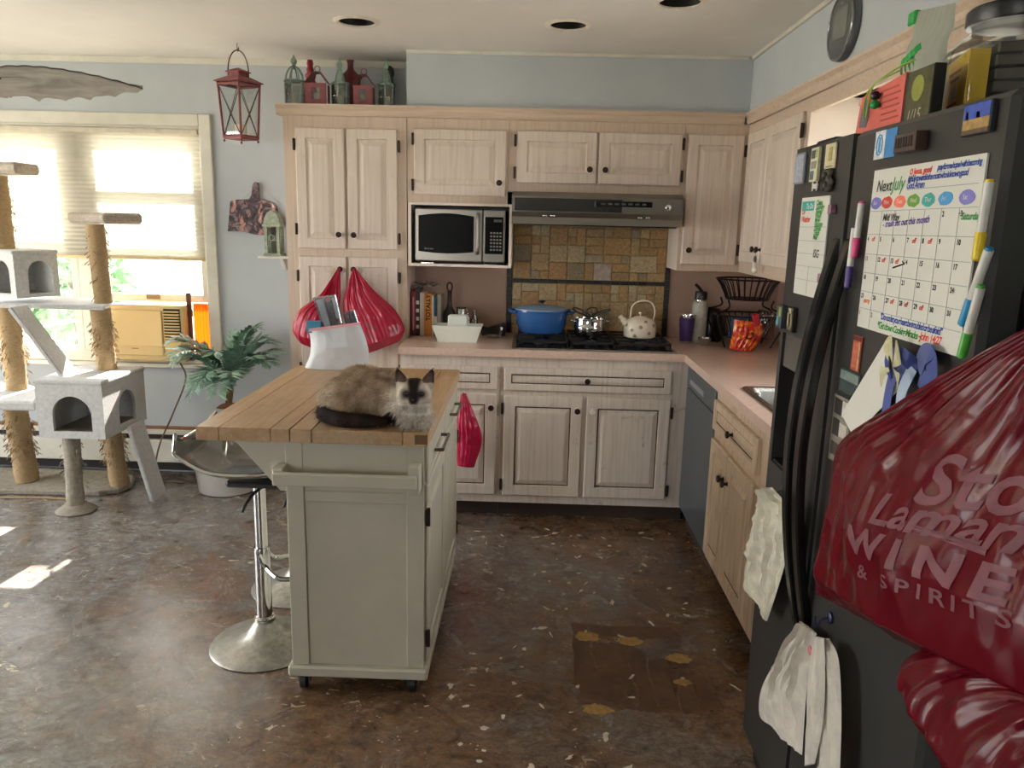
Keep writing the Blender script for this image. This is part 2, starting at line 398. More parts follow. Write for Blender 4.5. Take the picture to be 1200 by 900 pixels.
# soffit above the wall cabinets (flush with their crown)
SOF = 2.115
struct('wall_soffit', MB().prism([(-.66, BW), (-.66, 4.165), (1.095, 4.165), (1.095, 1.02), (RW, 1.02), (RW, BW)], (0, 0, SOF), (1, 0, 0), (0, 1, 0), (0, 0, 1), CE-SOF-.0005), m_wall)
def coved(pts, h=.03, d=.028):
    mb = MB()
    for (a, b, nrm) in pts:
        a, b, nrm = Vector(a), Vector(b), Vector(nrm); u = (b-a)
        mb.prism([(0, 0), (d, 0), (d, -.006), (.010, -h), (0, -h)], a, nrm, (0, 0, 1), u.normalized(), u.length)
    return mb
struct('trim_1', coved([((FX0+.001, BW-.0005, CE-.0005), (-.661, BW-.0005, CE-.0005), (0, -1, 0))]), m_trim)
struct('trim_2', coved([((-.66, 4.1645, CE-.001), (1.066, 4.1645, CE-.001), (0, -1, 0))], .016, .014), m_trim)
struct('trim_3', coved([((1.0945, 1.03, CE-.001), (1.0945, 4.15, CE-.001), (-1, 0, 0))], .016, .014), m_trim)

# ---------------------------------------------------------------- window 1 (behind the cat tree)
m_sash = M('sunlit_sash_paint', 'd9d6c9', .45, var=.08)
x0, x1, z0, z1 = WIN1
w = struct('window_1', MB().frame(x0-.065, x1+.065, z0-.02, z1+.065, BW-.022, BW-.0005, .065), m_trim, bevel=.004)
obj('window_jamb', MB().frame(x0, x1, z0, z1, BW, BW+.13, .012), m_trim, w)
obj('window_sill', MB().box(x0-.07, x1+.07, BW-.05, BW+.10, z0-.045, z0-.021), m_trim, w, bevel=.004)
obj('mullion', MB().box(-2.665, -2.54, BW+.045, BW+.12, z0+.012, z1-.012), m_sash, w, bevel=.004)
def sash(xa, xb, za, zb, y, wd=.045):
    s = obj('sash', MB().frame(xa, xb, za, zb, y, y+.032, wd), m_sash, w, bevel=.003)
    obj('pane', MB().box(xa+wd+.0005, xb-wd-.0005, y+.013, y+.017, za+wd+.0005, zb-wd-.0005), m_glass, s)
sash(-2.539, x1-.013, 1.36, z1-.013, BW+.082); sash(-2.539, x1-.013, 1.035, 1.70, BW+.047)
sash(x0+.013, -2.666, 1.36, z1-.013, BW+.082); sash(x0+.013, -2.666, z0+.013, 1.40, BW+.047)
# pleated shade, drawn half way
m_shade = translucent('cream_pleated_shade', 'd6d2c4', 'b4b0a2', .42)
bz0, bz1 = 1.305, 1.985
def shade(xa, xb):
    mb = MB(); n = 56
    for i in range(n+1):
        z = bz0+(bz1-bz0)*i/n; y = BW+.006+(.007 if i % 2 else 0)
        mb.v += [(xa, y, z), (xb, y, z)]
        if i: mb.f.append((2*i-2, 2*i-1, 2*i+1, 2*i))
    return mb
t = thing('window_blind', 'cream pleated window shade lowered halfway over the window behind the cat tree', 'blind', (-2.64, BW, bz0))
obj('pleated_fabric', shade(-3.38, -1.892), m_shade, t, fix=False)
obj('head_rail', MB().box(-3.38, -1.892, BW-.012, BW+.03, bz1, 2.014), M('shade_rail', 'cfc8b4', .5), t, bevel=.004)
obj('bottom_rail', MB().box(-3.38, -1.892, BW-.006, BW+.024, bz0-.022, bz0), M('shade_bottom_rail', 'c9b68c', .5), t, bevel=.005)

# ---------------------------------------------------------------- window 2 over the sink, door glazing, window behind
y0, y1, z0, z1 = WIN2
w = struct('window_2', MB().framex(y0-.03, y1+.03, z0-.03, z1+.06, RW-.018, RW-.0005, .03), m_trim, bevel=.003)
for za, zb, xx in ((z0+.002, 1.54, RW+.03), (1.50, z1-.002, RW+.065)):
    s = obj('sash', MB().framex(y0+.002, y1-.002, za, zb, xx, xx+.03, .04), m_sash, w)
    obj('pane', MB().box(xx+.013, xx+.016, y0+.043, y1-.043, za+.041, zb-.041), m_glass, s)
y0, y1, z0, z1 = WIN3
w = struct('door_1', MB().framex(y0+.002, y1-.002, z0+.002, z1-.002, FX0-.09, FX0-.04, .06).box(FX0-.09, FX0-.04, 2.76, 2.84, z0+.063, z1-.063), m_sash)
obj('pane', MB().box(FX0-.067, FX0-.063, y0+.063, 2.759, z0+.063, z1-.063), m_glass, w)
obj('pane', MB().box(FX0-.067, FX0-.063, 2.841, y1-.063, z0+.063, z1-.063), m_glass, w)
x0, x1, z0, z1 = WIN4
w = struct('window_3', MB().frame(x0+.002, x1-.002, z0+.002, z1-.002, FY0-.09, FY0-.04, .05).box(-2.18, -2.12, FY0-.09, FY0-.04, z0+.053, z1-.053), m_sash)
obj('pane', MB().box(x0+.053, -2.181, FY0-.067, FY0-.063, z0+.053, z1-.053), m_glass, w)
obj('pane', MB().box(-2.119, x1-.053, FY0-.067, FY0-.063, z0+.053, z1-.053), m_glass, w)

# ---------------------------------------------------------------- outside
struct('ground', MB().box(-30, 30, -30, 30, -.55, -.35), M('pale_bounce_ground', 'c4beb0', .9, var=.3, scale=.4))  # ground tone made pale to bounce more daylight indoors
def leaf_cloud(c, r, n, size, seed):
    rd = random.Random(seed); mb = MB()
    for _ in range(n):
        d = Vector((rd.gauss(0, 1), rd.gauss(0, 1), rd.gauss(0, 1))).normalized()*(rd.random()**.4)
        p = Vector(c)+Vector((d.x*r[0], d.y*r[1], d.z*r[2])); u = Vector((rd.gauss(0, 1), rd.gauss(0, 1), rd.gauss(0, 1))).normalized(); v = u.orthogonal().normalized()
        s = size*(.6+.8*rd.random()); mb.add([p-u*s, p+v*s*.45, p+u*s, p-v*s*.45], [(0, 1, 2, 3)])
    return mb
p = at(83, 312, 1, 7.4)
t = thing('garden_tree', 'leafy green tree in sunlight seen through the window beneath the shade', 'tree', (p.x, p.y, -.35))
obj('trunk', MB().tube([(p.x, p.y, -.35), (p.x+.05, p.y, .4), (p.x, p.y, p.z)], [.09, .07, .04], 8), M('tree_bark', '6a5a48', .9), t, smooth=True)
obj('foliage', leaf_cloud((p.x, p.y, p.z-.1), (.55, .5, .75), 700, .09, 3), M('sunlit_tree_leaves', '5c8a5a', .6, var=.4, scale=6), t, fix=False, kind='stuff')
p = at(100, 320, 1, 5.9)
obj('porch_post', MB().box(p.x-.06, p.x+.06, 5.84, 5.96, -.35, 2.6).box(p.x-.09, p.x+.09, 5.81, 5.99, -.35, -.2).box(p.x-.09, p.x+.09, 5.81, 5.99, 2.45, 2.6), M('cream_porch_post', 'd8cdb0', .6), bevel=.008, label='cream square porch post outside the window behind the cat tree', cat='post')

# ---------------------------------------------------------------- air conditioner and what is wedged beside it
m_ac = M('yellowed_plastic', 'd8bd84', .45, var=.06, scale=4); m_acd = M('dark_vent', '2b2a22', .6)
a0, a1, b0, b1 = -2.435, -1.995, .70, 1.03
t = thing('air_conditioner', 'yellowed window air conditioner sitting on the sill beside the orange panel', 'air conditioner', ((a0+a1)/2, BW-.05, b0))
obj('case', MB().box(a0, a1, 4.40, 4.535, b0, b1), m_ac, t, bevel=.008)
obj('front_panel', MB().box(a0+.015, a1-.125, 4.388, 4.40, b0+.035, b1-.03), m_ac, t, bevel=.004)
obj('front_lip', MB().box(a0+.03, a1-.14, 4.381, 4.388, b0+.085, b0+.092), m_ac, t)
obj('vent_back', MB().box(a1-.115, a1-.02, 4.396, 4.3995, b0+.13, b1-.02), m_acd, t)
lm = mesh_of('louvre', MB().box(-.047, .047, -.008, .004, -.004, .004), m_ac, bevel=.001)
for i in range(10): inst('louvre', lm, t, (a1-.0675, 4.391, b0+.14+i*.0172))
obj('badge', MB().box(a0+.13, a0+.17, 4.386, 4.3879, b0+.075, b0+.079), M('badge_brown', '7c5f36', .4), t)
obj('control_door', MB().box(a1-.115, a1-.02, 4.39, 4.40, b0+.02, b0+.12), m_ac, t, bevel=.003)
obj('lock_label', MB().box(-2.27, -2.19, BW+.043, BW+.0465, 1.05, 1.078), M('brown_label', '8a6f55', .5), bpy.data.objects['window_1'])
m_or = translucent('glowing_orange_card', 'd0701c', 'b8500a', .35)
t = thing('orange_panel', 'bright orange pleated filler panel standing between air conditioner and window casing', 'panel', (-1.935, 4.5, .70))
pl = MB(); n = 10
for i in range(n+1):
    xx = -1.983+.095*i/n; yy = 4.505+(.010 if i % 2 else 0); pl.v += [(xx, yy, .701), (xx, yy, 1.03)]
    if i: pl.f.append((2*i-2, 2*i, 2*i+1, 2*i-1))
obj('pleats', pl, m_or, t, fix=False)
obj('top_rail', MB().box(-1.985, -1.887, 4.497, 4.523, 1.0305, 1.034), m_ac, t)
obj('window_prop', MB().box(-2.0, -1.975, 4.455, 4.475, .701, 1.10).box(-2.004, -1.971, 4.451, 4.479, .96, 1.0).box(-2.004, -1.971, 4.451, 4.479, .701, .74), M('dark_brown_stick', '5b3526', .5), bevel=.003, label='dark brown wooden stick upright beside the orange panel on the sill', cat='stick')
obj('power_cord', MB().tube(spline([(-2.03, 4.395, .70), (-2.0, 4.39, .60), (-2.08, 4.375, .40), (-2.17, 4.36, .20), (-2.20, 4.34, .03), (-2.15, 4.30, .006), (-2.0, 4.28, .006)]), .005, 6), M('brown_cord', '6f5a45', .5), smooth=True, label='thin brown power cord hanging from the air conditioner to the floor', cat='cord')

# ---------------------------------------------------------------- baseboard heater
m_heat = M('cream_heater_enamel', 'd6d2c4', .4, var=.1, scale=6)
t = thing('baseboard_heater', 'long cream baseboard heater with dark slot along the window wall', 'heater', (-2.7, 4.45, 0))
obj('cover', MB().box(-4.0, -1.335, 4.425, 4.485, .075, .215), m_heat, t, bevel=.006)
obj('top_lip', MB().box(-4.0, -1.335, 4.44, 4.485, .245, .275), m_heat, t, bevel=.005)
obj('slot', MB().box(-4.0, -1.335, 4.455, 4.485, .02, .245), M('heater_dark_slot', '2a2521', .7), t)
obj('wood_strip', MB().box(-4.0, -1.335, 4.452, 4.486, .276, .288), M('brown_wood_strip', '8a5f40', .5), t)
# peeled patch in the floor covering
m_peel = M('bare_brown_underlay', '5e4330', .5, var=.35, scale=14, bump=.5, bscale=40); m_yel = M('ochre_underlay', 'a8894f', .7, var=.3, scale=60)
rd = random.Random(5)
def ragged(cx, cy, rx, ry, n=18, j=.25, z0=.0002, h=.0012):
    return MB().prism([(cx+rx*math.cos(2*math.pi*k/n)*(1+rd.uniform(-j, j)), cy+ry*math.sin(2*math.pi*k/n)*(1+rd.uniform(-j, j))) for k in range(n)], (0, 0, z0), (1, 0, 0), (0, 1, 0), (0, 0, 1), h)
def ragrect(xa, xb, ya, yb, n=7, j=.008, z0=.0002, h=.001):
    P = [(xa+(xb-xa)*i/n, ya+rd.uniform(-j, j)) for i in range(n)]+[(xb+rd.uniform(-j, j), ya+(yb-ya)*i/n) for i in range(n)]
    P += [(xb-(xb-xa)*i/n, yb+rd.uniform(-j, j)) for i in range(n)]+[(xa+rd.uniform(-j, j), yb-(yb-ya)*i/n) for i in range(n)]
    return MB().prism(P, (0, 0, z0), (1, 0, 0), (0, 1, 0), (0, 0, 1), h)
for (xa, xb, ya, yb) in ((.20, .265, 2.27, 2.80), (.27, .385, 2.25, 2.66), (.39, .455, 2.24, 2.62), (.46, .53, 2.25, 2.56), (.535, .60, 2.24, 2.50), (.605, .665, 2.26, 2.47), (.27, .60, 2.70, 2.79)):
    obj('peeled_strip', ragrect(xa, xb, ya, yb), m_peel, floor, fix=True)
for (px, py, rx, ry) in ((688, 746, .05, .035), (738, 752, .05, .03), (795, 772, .045, .03), (700, 832, .05, .03), (800, 800, .03, .02)):
    c = at(px, py, 2, 0); obj('ochre_spot', ragged(c.x, c.y, rx, ry, 26, .22, .0013, .0008), m_yel, floor)
m_flk = M('pale_loose_flake', 'cdc2ae', .7, var=.25, scale=50)
for k in range(110):
    x, y = rd.uniform(-.25, .75), rd.uniform(1.75, 3.75)
    if .15 < x < .7 and 2.2 < y < 2.85 and rd.random() < .6: continue
    a = rd.uniform(0, 3.1); L = rd.uniform(.007, .026); Wd = rd.uniform(.003, .010)
    P = [(math.cos(2*math.pi*i/9)*L*rd.uniform(.45, 1.2), math.sin(2*math.pi*i/9)*Wd*rd.uniform(.3, 1.6)) for i in range(9)]
    obj('flake', MB().prism(P, (x, y, .0005), (math.cos(a), math.sin(a), 0), (-math.sin(a), math.cos(a), 0), (0, 0, 1), .0012), m_flk, floor)
# ================================================================== CABINETS
m_cab = cabinet_mat('pickled_cabinet_wood'); m_cabh = cabinet_mat('pickled_cabinet_wood_rail', 'cfbba7', 'bfab97', '94816c', vertical=False)
m_base = cabinet_mat('worn_pickled_base_wood', 'dcd0c4', 'c8baad', '6d5c4b', wear=.8)
m_ff = cabinet_mat('tan_face_frame_wood', 'cbb8a5', 'bba996', '94816c')
m_side = M('pale_pink_cabinet_side', 'd3bdb0', .5, var=.05, scale=5)
m_pale = M('whitewashed_panel', 'e6d8cc', .55, var=.04, scale=6)
m_knob = M('dark_bronze_knob', '3a2c22', .35, metal=.7, var=.3); m_hinge = M('black_iron_hinge', '2a211c', .45, metal=.5)
m_grime = M('dark_groove_grime', '4a3b2e', .8, var=.4, scale=30); m_wknob = M('white_ceramic_knob', 'e9e2d6', .25)
knob_me = mesh_of('knob', MB().lathe((0, 0, 0), [(.010, 0), (.006, .004), (.0055, .012), (.013, .016), (.0155, .021), (.013, .027), (.001, .029)], 16), m_knob, smooth=True)
wknob_me = mesh_of('white_knob', MB().lathe((0, 0, 0), [(.011, 0), (.007, .004), (.006, .012), (.015, .017), (.018, .023), (.014, .030), (.001, .032)], 16), m_wknob, smooth=True)
plate_me = mesh_of('knob_plate', MB().lathe((0, 0, 0), [(.019, 0), (.019, .002), (.016, .003), (.001, .003)], 16), m_pale, smooth=True)
hinge_me = mesh_of('hinge', MB().box(-.006, .006, -.009, 0, -.028, .028).cyl((0, -.009, -.03), (0, -.009, .03), .005, seg=8), m_hinge)
def panel_rings(w, h, t, fw, deep=.008):
    """raised-panel door: nested rectangles (inset, height)"""
    return [(0, 0), (0, t-.005), (.005, t), (fw, t), (fw+.003, t-deep), (fw+.009, t-deep), (fw+.032, t-.001), (fw+.034, t-.0005)]
def door(parent, name, o, u, n, w, h, mat, t=.02, fw=.052, knob=None, hinges=None, white=False, plate=True, deep=.008, grime=False):
    o, u, n = map(Vector, (o, u, n)); v = Vector((0, 0, 1)); mb = MB(); rings = panel_rings(w, h, t, fw, deep)
    for d, z in rings:
        mb.v += [tuple(o+u*a+v*b+n*z) for a, b in ((d, d), (w-d, d), (w-d, h-d), (d, h-d))]
    for i in range(len(rings)-1):
        for k in range(4):
            l = (k+1) % 4; mb.f.append((4*i+k, 4*i+l, 4*i+4+l, 4*i+4+k))
    q = 4*(len(rings)-1); mb.f.append((q, q+1, q+2, q+3)); mb.f.append((3, 2, 1, 0))
    d = obj(name, mb, mat, parent)
    if grime:      # dark dirt line worn into the groove round the panel
        g = MB(); a0, a1, zz = fw+.0032, fw+.0088, t-deep+.0002
        for i, k in enumerate((a0, a1)): g.v += [tuple(o+u*a+v*b+n*zz) for a, b in ((k, k), (w-k, k), (w-k, h-k), (k, h-k))]
        g.f = [(k, (k+1) % 4, 4+(k+1) % 4, 4+k) for k in range(4)]; obj('grime_line', g, m_grime, d)
    rz = math.atan2(n.x, -n.y)
    R = Vector((0, 0, 1)).rotation_difference(n).to_euler()
    if knob:
        p = o+u*knob[0]+v*knob[1]+n*t
        if plate: inst('knob_plate', plate_me, d, p, R); p = p+n*.003
        inst('knob', wknob_me if white else knob_me, d, p, R)
    for hg in (hinges or []):
        inst('hinge', hinge_me, d, o+u*hg[0]+v*hg[1]+n*.010, (0, 0, rz))
    return d
X, NY, NX = (1, 0, 0), (0, -1, 0), (-1, 0, 0)
UF = 4.16
# pantry
t = thing('pantry_cabinet', 'tall whitewashed pantry cabinet with four panelled doors hung with red bags', 'cabinet', (-.98, 4.32, 0))
obj('body', MB().box(-1.30, -.662, UF, BW-.001, .0, 2.06), m_side, t)
obj('face_frame', MB().box(-1.302, -.660, UF-.004, UF-.0005, .08, 2.06), m_ff, t)
obj('toe_kick', MB().box(-1.30, -.662, UF-.003, UF-.0005, 0, .079), M('dark_toe_kick', '3d3129', .7), t)
door(t, 'door', (-1.236, UF-.0045, 1.385), X, NY, .254, .615, m_cab, knob=(.222, .075), hinges=[(-.008, .53), (-.008, .10)])
door(t, 'door', (-.968, UF-.0045, 1.385), X, NY, .262, .615, m_cab, knob=(.034, .075), hinges=[(.270, .53), (.270, .06)])
door(t, 'door', (-1.236, UF-.0045, .12), X, NY, .254, 1.225, m_cab, knob=(.226, 1.16), hinges=[(-.008, 1.12), (-.008, .12), (-.008, .62)])
door(t, 'door', (-.968, UF-.0045, .12), X, NY, .262, 1.225, m_cab, knob=(.030, 1.16), hinges=[(.270, 1.12), (.270, .12), (.270, .62)])
# microwave cabinet: closed above, open niche below
t = thing('microwave_cabinet', 'wall cabinet with one panelled door above an open microwave niche', 'cabinet', (-.385, 4.32, 1.305))
obj('body', MB().box(-.655, -.130, UF, BW-.001, 1.638, 2.06), m_side, t)
obj('face_frame', MB().box(-.656, -.130, UF-.004, UF-.0005, 1.638, 2.06), m_ff, t)
obj('niche', MB().box(-.650, -.634, 4.135, BW-.007, 1.307, 1.637).box(-.118, -.104, 4.135, BW-.007, 1.307, 1.637).box(-.634, -.118, 4.135, BW-.007, 1.307, 1.321).box(-.634, -.118, 4.135, BW-.007, 1.624, 1.637), m_pale, t)
door(t, 'door', (-.619, UF-.0045, 1.675), X, NY, .478, .332, m_cab, knob=(.445, .068), hinges=[(-.008, .28), (-.008, .05)])
# cabinet over the hood
t = thing('hood_cabinet', 'low wall cabinet with two panelled doors above the range hood', 'cabinet', (.32, 4.32, 1.70))
obj('body', MB().box(-.128, .772, UF, BW-.001, 1.702, 2.06), m_side, t)
obj('face_frame', MB().box(-.128, .772, UF-.004, UF-.0005, 1.702, 2.06), m_ff, t)
door(t, 'door', (-.088, UF-.0045, 1.748), X, NY, .414, .260, m_cab, knob=(.378, .072), hinges=[(-.008, .21), (-.008, .05)])
door(t, 'door', (.336, UF-.0045, 1.748), X, NY, .424, .260, m_cab, knob=(.034, .072), hinges=[(.432, .21), (.432, .05)])
# corner cabinet
t = thing('corner_cabinet', 'tall single-door wall cabinet in the corner to the right of the range hood', 'cabinet', (1.0, 4.32, 1.315))
obj('body', MB().box(.774, 1.428, UF, BW-.0065, 1.317, 2.06), m_pale, t)
obj('face_frame', MB().box(.774, 1.098, UF-.004, UF-.0005, 1.317, 2.06), m_ff, t)
door(t, 'door', (.792, UF-.0045, 1.350), X, NY, .285, .658, m_cab, knob=(.032, .075), hinges=[(.293, .58), (.293, .08)])
# right-hand wall cabinet
t = thing('sink_side_cabinet', 'wall cabinet with two tall doors on the sink wall beside the fridge', 'cabinet', (1.26, 3.7, 1.315))
obj('body', MB().box(1.104, 1.4235, 3.27, 4.155, 1.317, 2.06), m_pale, t)
obj('face_frame', MB().box(1.100, 1.1035, 3.268, 4.155, 1.317, 2.06), m_ff, t)
door(t, 'door', (1.0995, 4.095, 1.375), (0, -1, 0), NX, .345, .635, m_cab, knob=(.315, .07))
door(t, 'door', (1.0995, 3.738, 1.375), (0, -1, 0), NX, .432, .635, m_cab, knob=(.030, .07), hinges=[(.440, .56), (.440, .10)])
struct('trim_4', MB().box(1.100, 1.118, 1.03, 3.267, 2.0, 2.0595).box(1.100, 1.118, 1.03, 3.267, 2.0595, 2.06), m_cabh)
# crown moulding round the wall cabinets
cp = [(0, 0), (.012, 0), (.018, .012), (.018, .030), (.030, .044), (.030, .054), (0, .054)]
mb = MB().prism(cp, (-1.333, 4.158, 2.061), (0, -1, 0), (0, 0, 1), (1, 0, 0), 2.40)
mb.prism(cp, (1.098, 1.04, 2.061), (-1, 0, 0), (0, 0, 1), (0, 1, 0), 3.118)
mb.box(-1.333, -.6605, 4.158, BW-.001, 2.061, 2.1145)
struct('trim_5', mb, m_cabh)

# base cabinets
BF = 3.89
m_toe = M('dark_toe_kick', '3d3129', .7)
t = thing('base_cabinet', 'worn base cabinet with one drawer and door partly hidden behind the island', 'cabinet', (-.4, 4.18, 0))
obj('body', MB().box(-.655, -.140, BF+.004, BW-.001, .09, .874), m_base, t)
obj('face_frame', MB().box(-.655, -.140, BF, BF+.0035, .09, .874), m_base, t)
obj('toe_kick', MB().box(-.655, -.140, 3.955, 4.2, 0, .0895), m_toe, t)
door(t, 'drawer', (-.62, BF-.0005, .700), X, NY, .465, .122, m_base, fw=.032, deep=.006, grime=True)
door(t, 'door', (-.62, BF-.0005, .135), X, NY, .465, .545, m_base, fw=.055, knob=(.438, .475), deep=.010, grime=True)
t = thing('cooktop_base_cabinet', 'worn base cabinet with wide drawer and two doors below the cooktop', 'cabinet', (.35, 4.18, 0))
obj('body', MB().box(-.139, .845, BF+.004, BW-.001, .09, .874), m_base, t)
obj('face_frame', MB().box(-.139, .845, BF, BF+.0035, .09, .874), m_base, t)
obj('toe_kick', MB().box(-.139, .845, 3.955, 4.2, 0, .0895), m_toe, t)
door(t, 'drawer', (-.119, BF-.0005, .700), X, NY, .855, .122, m_base, fw=.034, knob=(.425, .062), deep=.006, grime=True)
door(t, 'door', (-.117, BF-.0005, .135), X, NY, .405, .540, m_base, fw=.056, knob=(.378, .47), hinges=[(-.008, .47), (-.008, .06)], deep=.011, grime=True)
door(t, 'door', (.309, BF-.0005, .135), X, NY, .430, .540, m_base, fw=.056, knob=(.032, .47), hinges=[(.438, .47), (.438, .05)], white=True, plate=False, deep=.011, grime=True)
t = thing('sink_base_cabinet', 'base cabinet with false drawer and two arched doors under the sink', 'cabinet', (1.1, 2.9, 0))
m_sb = cabinet_mat('sink_base_wood', 'd8c1a6', 'b49c83', '6d5c4b', wear=.7)
obj('body', MB().box(.829, RW-.001, 2.062, 3.283, .09, .742).box(.829, .848, 2.062, 3.283, .742, .874).box(.848, RW-.001, 2.062, 2.08, .742, .874).box(.848, RW-.001, 3.265, 3.283, .742, .874), m_sb, t)
obj('face_frame', MB().box(.825, .8285, 2.062, 3.283, .09, .874), m_sb, t)
obj('toe_kick', MB().box(.89, 1.3, 2.062, 3.283, 0, .0895), m_toe, t)
door(t, 'drawer', (.8245, 3.255, .690), (0, -1, 0), NX, .64, .130, m_sb, fw=.034, knob=(.33, .062), plate=False, deep=.008, grime=True)
door(t, 'door', (.8245, 3.255, .125), (0, -1, 0), NX, .275, .525, m_sb, fw=.05, knob=(.25, .42), plate=False, deep=.010, grime=True)
door(t, 'door', (.8245, 2.97, .125), (0, -1, 0), NX, .355, .525, m_sb, fw=.05, knob=(.028, .42), plate=False, deep=.010, grime=True)
# dishwasher
m_dw = M('blue_grey_steel', '6d757a', .38, metal=.6, var=.06, scale=3)
t = thing('dishwasher', 'grey dishwasher front between the corner and the sink cabinet', 'dishwasher', (1.1, 3.58, 0))
obj('body', MB().box(.84, RW-.001, 3.2845, 3.888, .08, .873), M('dishwasher_tub', '4a4d4f', .6), t)
obj('door', MB().box(.815, .8395, 3.288, 3.880, .105, .745), m_dw, t, bevel=.004)
obj('control_panel', MB().box(.815, .8395, 3.288, 3.880, .749, .868), m_dw, t, bevel=.004)
obj('handle_recess', MB().box(.8135, .8149, 3.50, 3.80, .775, .80), M('pale_handle_strip', 'aeb4b6', .3, metal=.5), t)
obj('kick_plate', MB().box(.86, .8795, 3.288, 3.880, .0, .079), m_toe, t)
# countertop with sink cut-out
m_ct = M('rose_laminate', 'd6baa9', .28, var=.10, scale=60, spec=.5)
ct = MB().box(-.6595, RW-.0065, 3.855, BW-.0065, .876, .914)
SX0, SX1, SY0, SY1 = .875, 1.30, 2.47, 3.04
ct.box(.79, SX0, 2.062, 3.855, .876, .914).box(SX1, RW-.0065, 2.062, 3.855, .876, .914).box(SX0, SX1, SY1, 3.855, .876, .914).box(SX0, SX1, 2.062, SY0, .876, .914)
obj('countertop', ct, m_ct, label='rose laminate countertop running round the corner from pantry to fridge', cat='countertop')
m_ss = M('brushed_stainless', 'b9b9b4', .25, metal=1, var=.08, scale=40, stretch=(1, 12, 12)); m_chrome = M('chrome', 'd5d5d3', .08, metal=1, var=.03)
def basin(x0, x1, y0, y1, d):
    mb = MB(); rs = [(-.022, .0045, .03), (-.020, .0075, .03), (.0, .006, .03), (.012, -.01, .04), (.02, -d+.02, .05), (.05, -d, .06)]
    for ins, z, r in rs:
        xa, xb, ya, yb = x0+ins, x1-ins, y0+ins, y1-ins
        for cx, cy_, a0 in ((xb-r, yb-r, 0), (xa+r, yb-r, 90), (xa+r, ya+r, 180), (xb-r, ya+r, 270)):
            for k in range(5): g = math.radians(a0+k*22.5); mb.v.append((cx+r*math.cos(g), cy_+r*math.sin(g), .914+z))
    for i in range(len(rs)-1):
        for k in range(20): l = (k+1) % 20; mb.f.append((20*i+k, 20*i+l, 20*i+20+l, 20*i+20+k))
    mb.f.append(tuple(100+k for k in range(20))); return mb
t = thing('kitchen_sink', 'stainless drop-in sink in the countertop beside the fridge', 'sink', (1.09, 2.75, .75))
obj('basin', basin(SX0+.004, SX1-.004, SY0+.004, SY1-.004, .16), m_ss, t, smooth=True)
obj('drain', MB().lathe((1.09, 2.75, .7545), [(.04, 0), (.04, .002), (.025, .001), (.001, .001)], 20), m_chrome, t, smooth=True)
t = thing('faucet', 'chrome gooseneck faucet behind the sink', 'faucet', (1.36, 2.75, .914))
obj('base', MB().lathe((1.36, 2.75, .9145), [(.028, 0), (.028, .01), (.018, .03), (.016, .05)], 16), m_chrome, t, smooth=True)
obj('spout', MB().tube(spline([(1.36, 2.75, .96), (1.36, 2.75, 1.1), (1.33, 2.75, 1.17), (1.27, 2.75, 1.19), (1.2, 2.75, 1.17), (1.18, 2.75, 1.12)]), .011, 10), m_chrome, t, smooth=True)
obj('lever', MB().tube([(1.36, 2.75, .965), (1.36, 2.70, 1.0), (1.36, 2.66, 1.01)], [.008, .007, .005], 8), m_chrome, t, smooth=True)

# ================================================================== BACKSPLASH TILES
bs = struct('backsplash', MB().box(-.134, .799, BW-.008, BW-.0005, .9145, 1.69), M('grout', 'b09a78', .9))
m_tile = random_ramp_mat('tumbled_stone_tile', ['a88a5c', 'c0a06a', 'ae9a74', 'c9a972', '9c9178', 'c4a068', 'b38858', 'cdb88c', 'b5a788', 'bd945a', '988866'], .45, 70, .5, .6)
m_dk = random_ramp_mat('dark_accent_tile', ['26292b', '333432', '2b2620', '3a3c3c'], .35, 60, .2, .3)
m_pt = M('pale_quartz_tile', 'b7a89a', .4, var=.35, scale=40)
tile_cache = {}
def tile(w, h, mat, cx, cz, name='tile'):
    k = (round(w, 4), round(h, 4), mat.name)
    if k not in tile_cache:
        mb = MB(); e = .0025
        for d, z in ((.0008, 0), (.0008, .006), (e+.0008, .009)):
            mb.v += [(-w/2+d, -z, -h/2+d), (w/2-d, -z, -h/2+d), (w/2-d, -z, h/2-d), (-w/2+d, -z, h/2-d)]
        for i in range(2):
            for q in range(4): l = (q+1) % 4; mb.f.append((4*i+q, 4*i+l, 4*i+4+l, 4*i+4+q))
        mb.f.append((8, 9, 10, 11)); tile_cache[k] = mesh_of(name, mb, mat)
    return inst(name, tile_cache[k], bs, (cx, BW-.0082, cz))
rd = random.Random(11)
CW = .873/17
def pack(nx, nz, x0, z0, cw, ch, pale=None):
    occ = set()
    for j in range(nz):
        for i in range(nx):
            if (i, j) in occ: continue
            opts = [(2, 2), (2, 1), (1, 1), (1, 2), (2, 2), (3, 2), (2, 1)]; rd.shuffle(opts)
            if pale == (i, j): opts = [(2, 2)]
            opts.append((1, 1))
            for a, b in opts:
                cells = [(i+p, j+q) for p in range(a) for q in range(b)]
                if i+a <= nx and j+b <= nz and not any(c in occ for c in cells) and (pale is None or pale == (i, j) or not any(c in [(pale[0]+p, pale[1]+q) for p in (0, 1) for q in (0, 1)] for c in cells)): break
            occ.update(cells); tile(a*cw, b*ch, m_pt if pale == (i, j) else m_tile, x0+(i+a/2)*cw, z0+(j+b/2)*ch)
pack(17, 6, -.1005, .9165, CW, .0485)
for i in range(17): tile(CW, .022, m_dk, -.1005+(i+.5)*CW, 1.2195, 'accent_tile')
pack(17, 9, -.1005, 1.2325, CW, .0485, pale=(9, 0))
for k in range(14):
    for cx in (-.118, .787): tile(.030, .0545, m_dk, cx, .9165+(k+.5)*.0545, 'accent_tile')

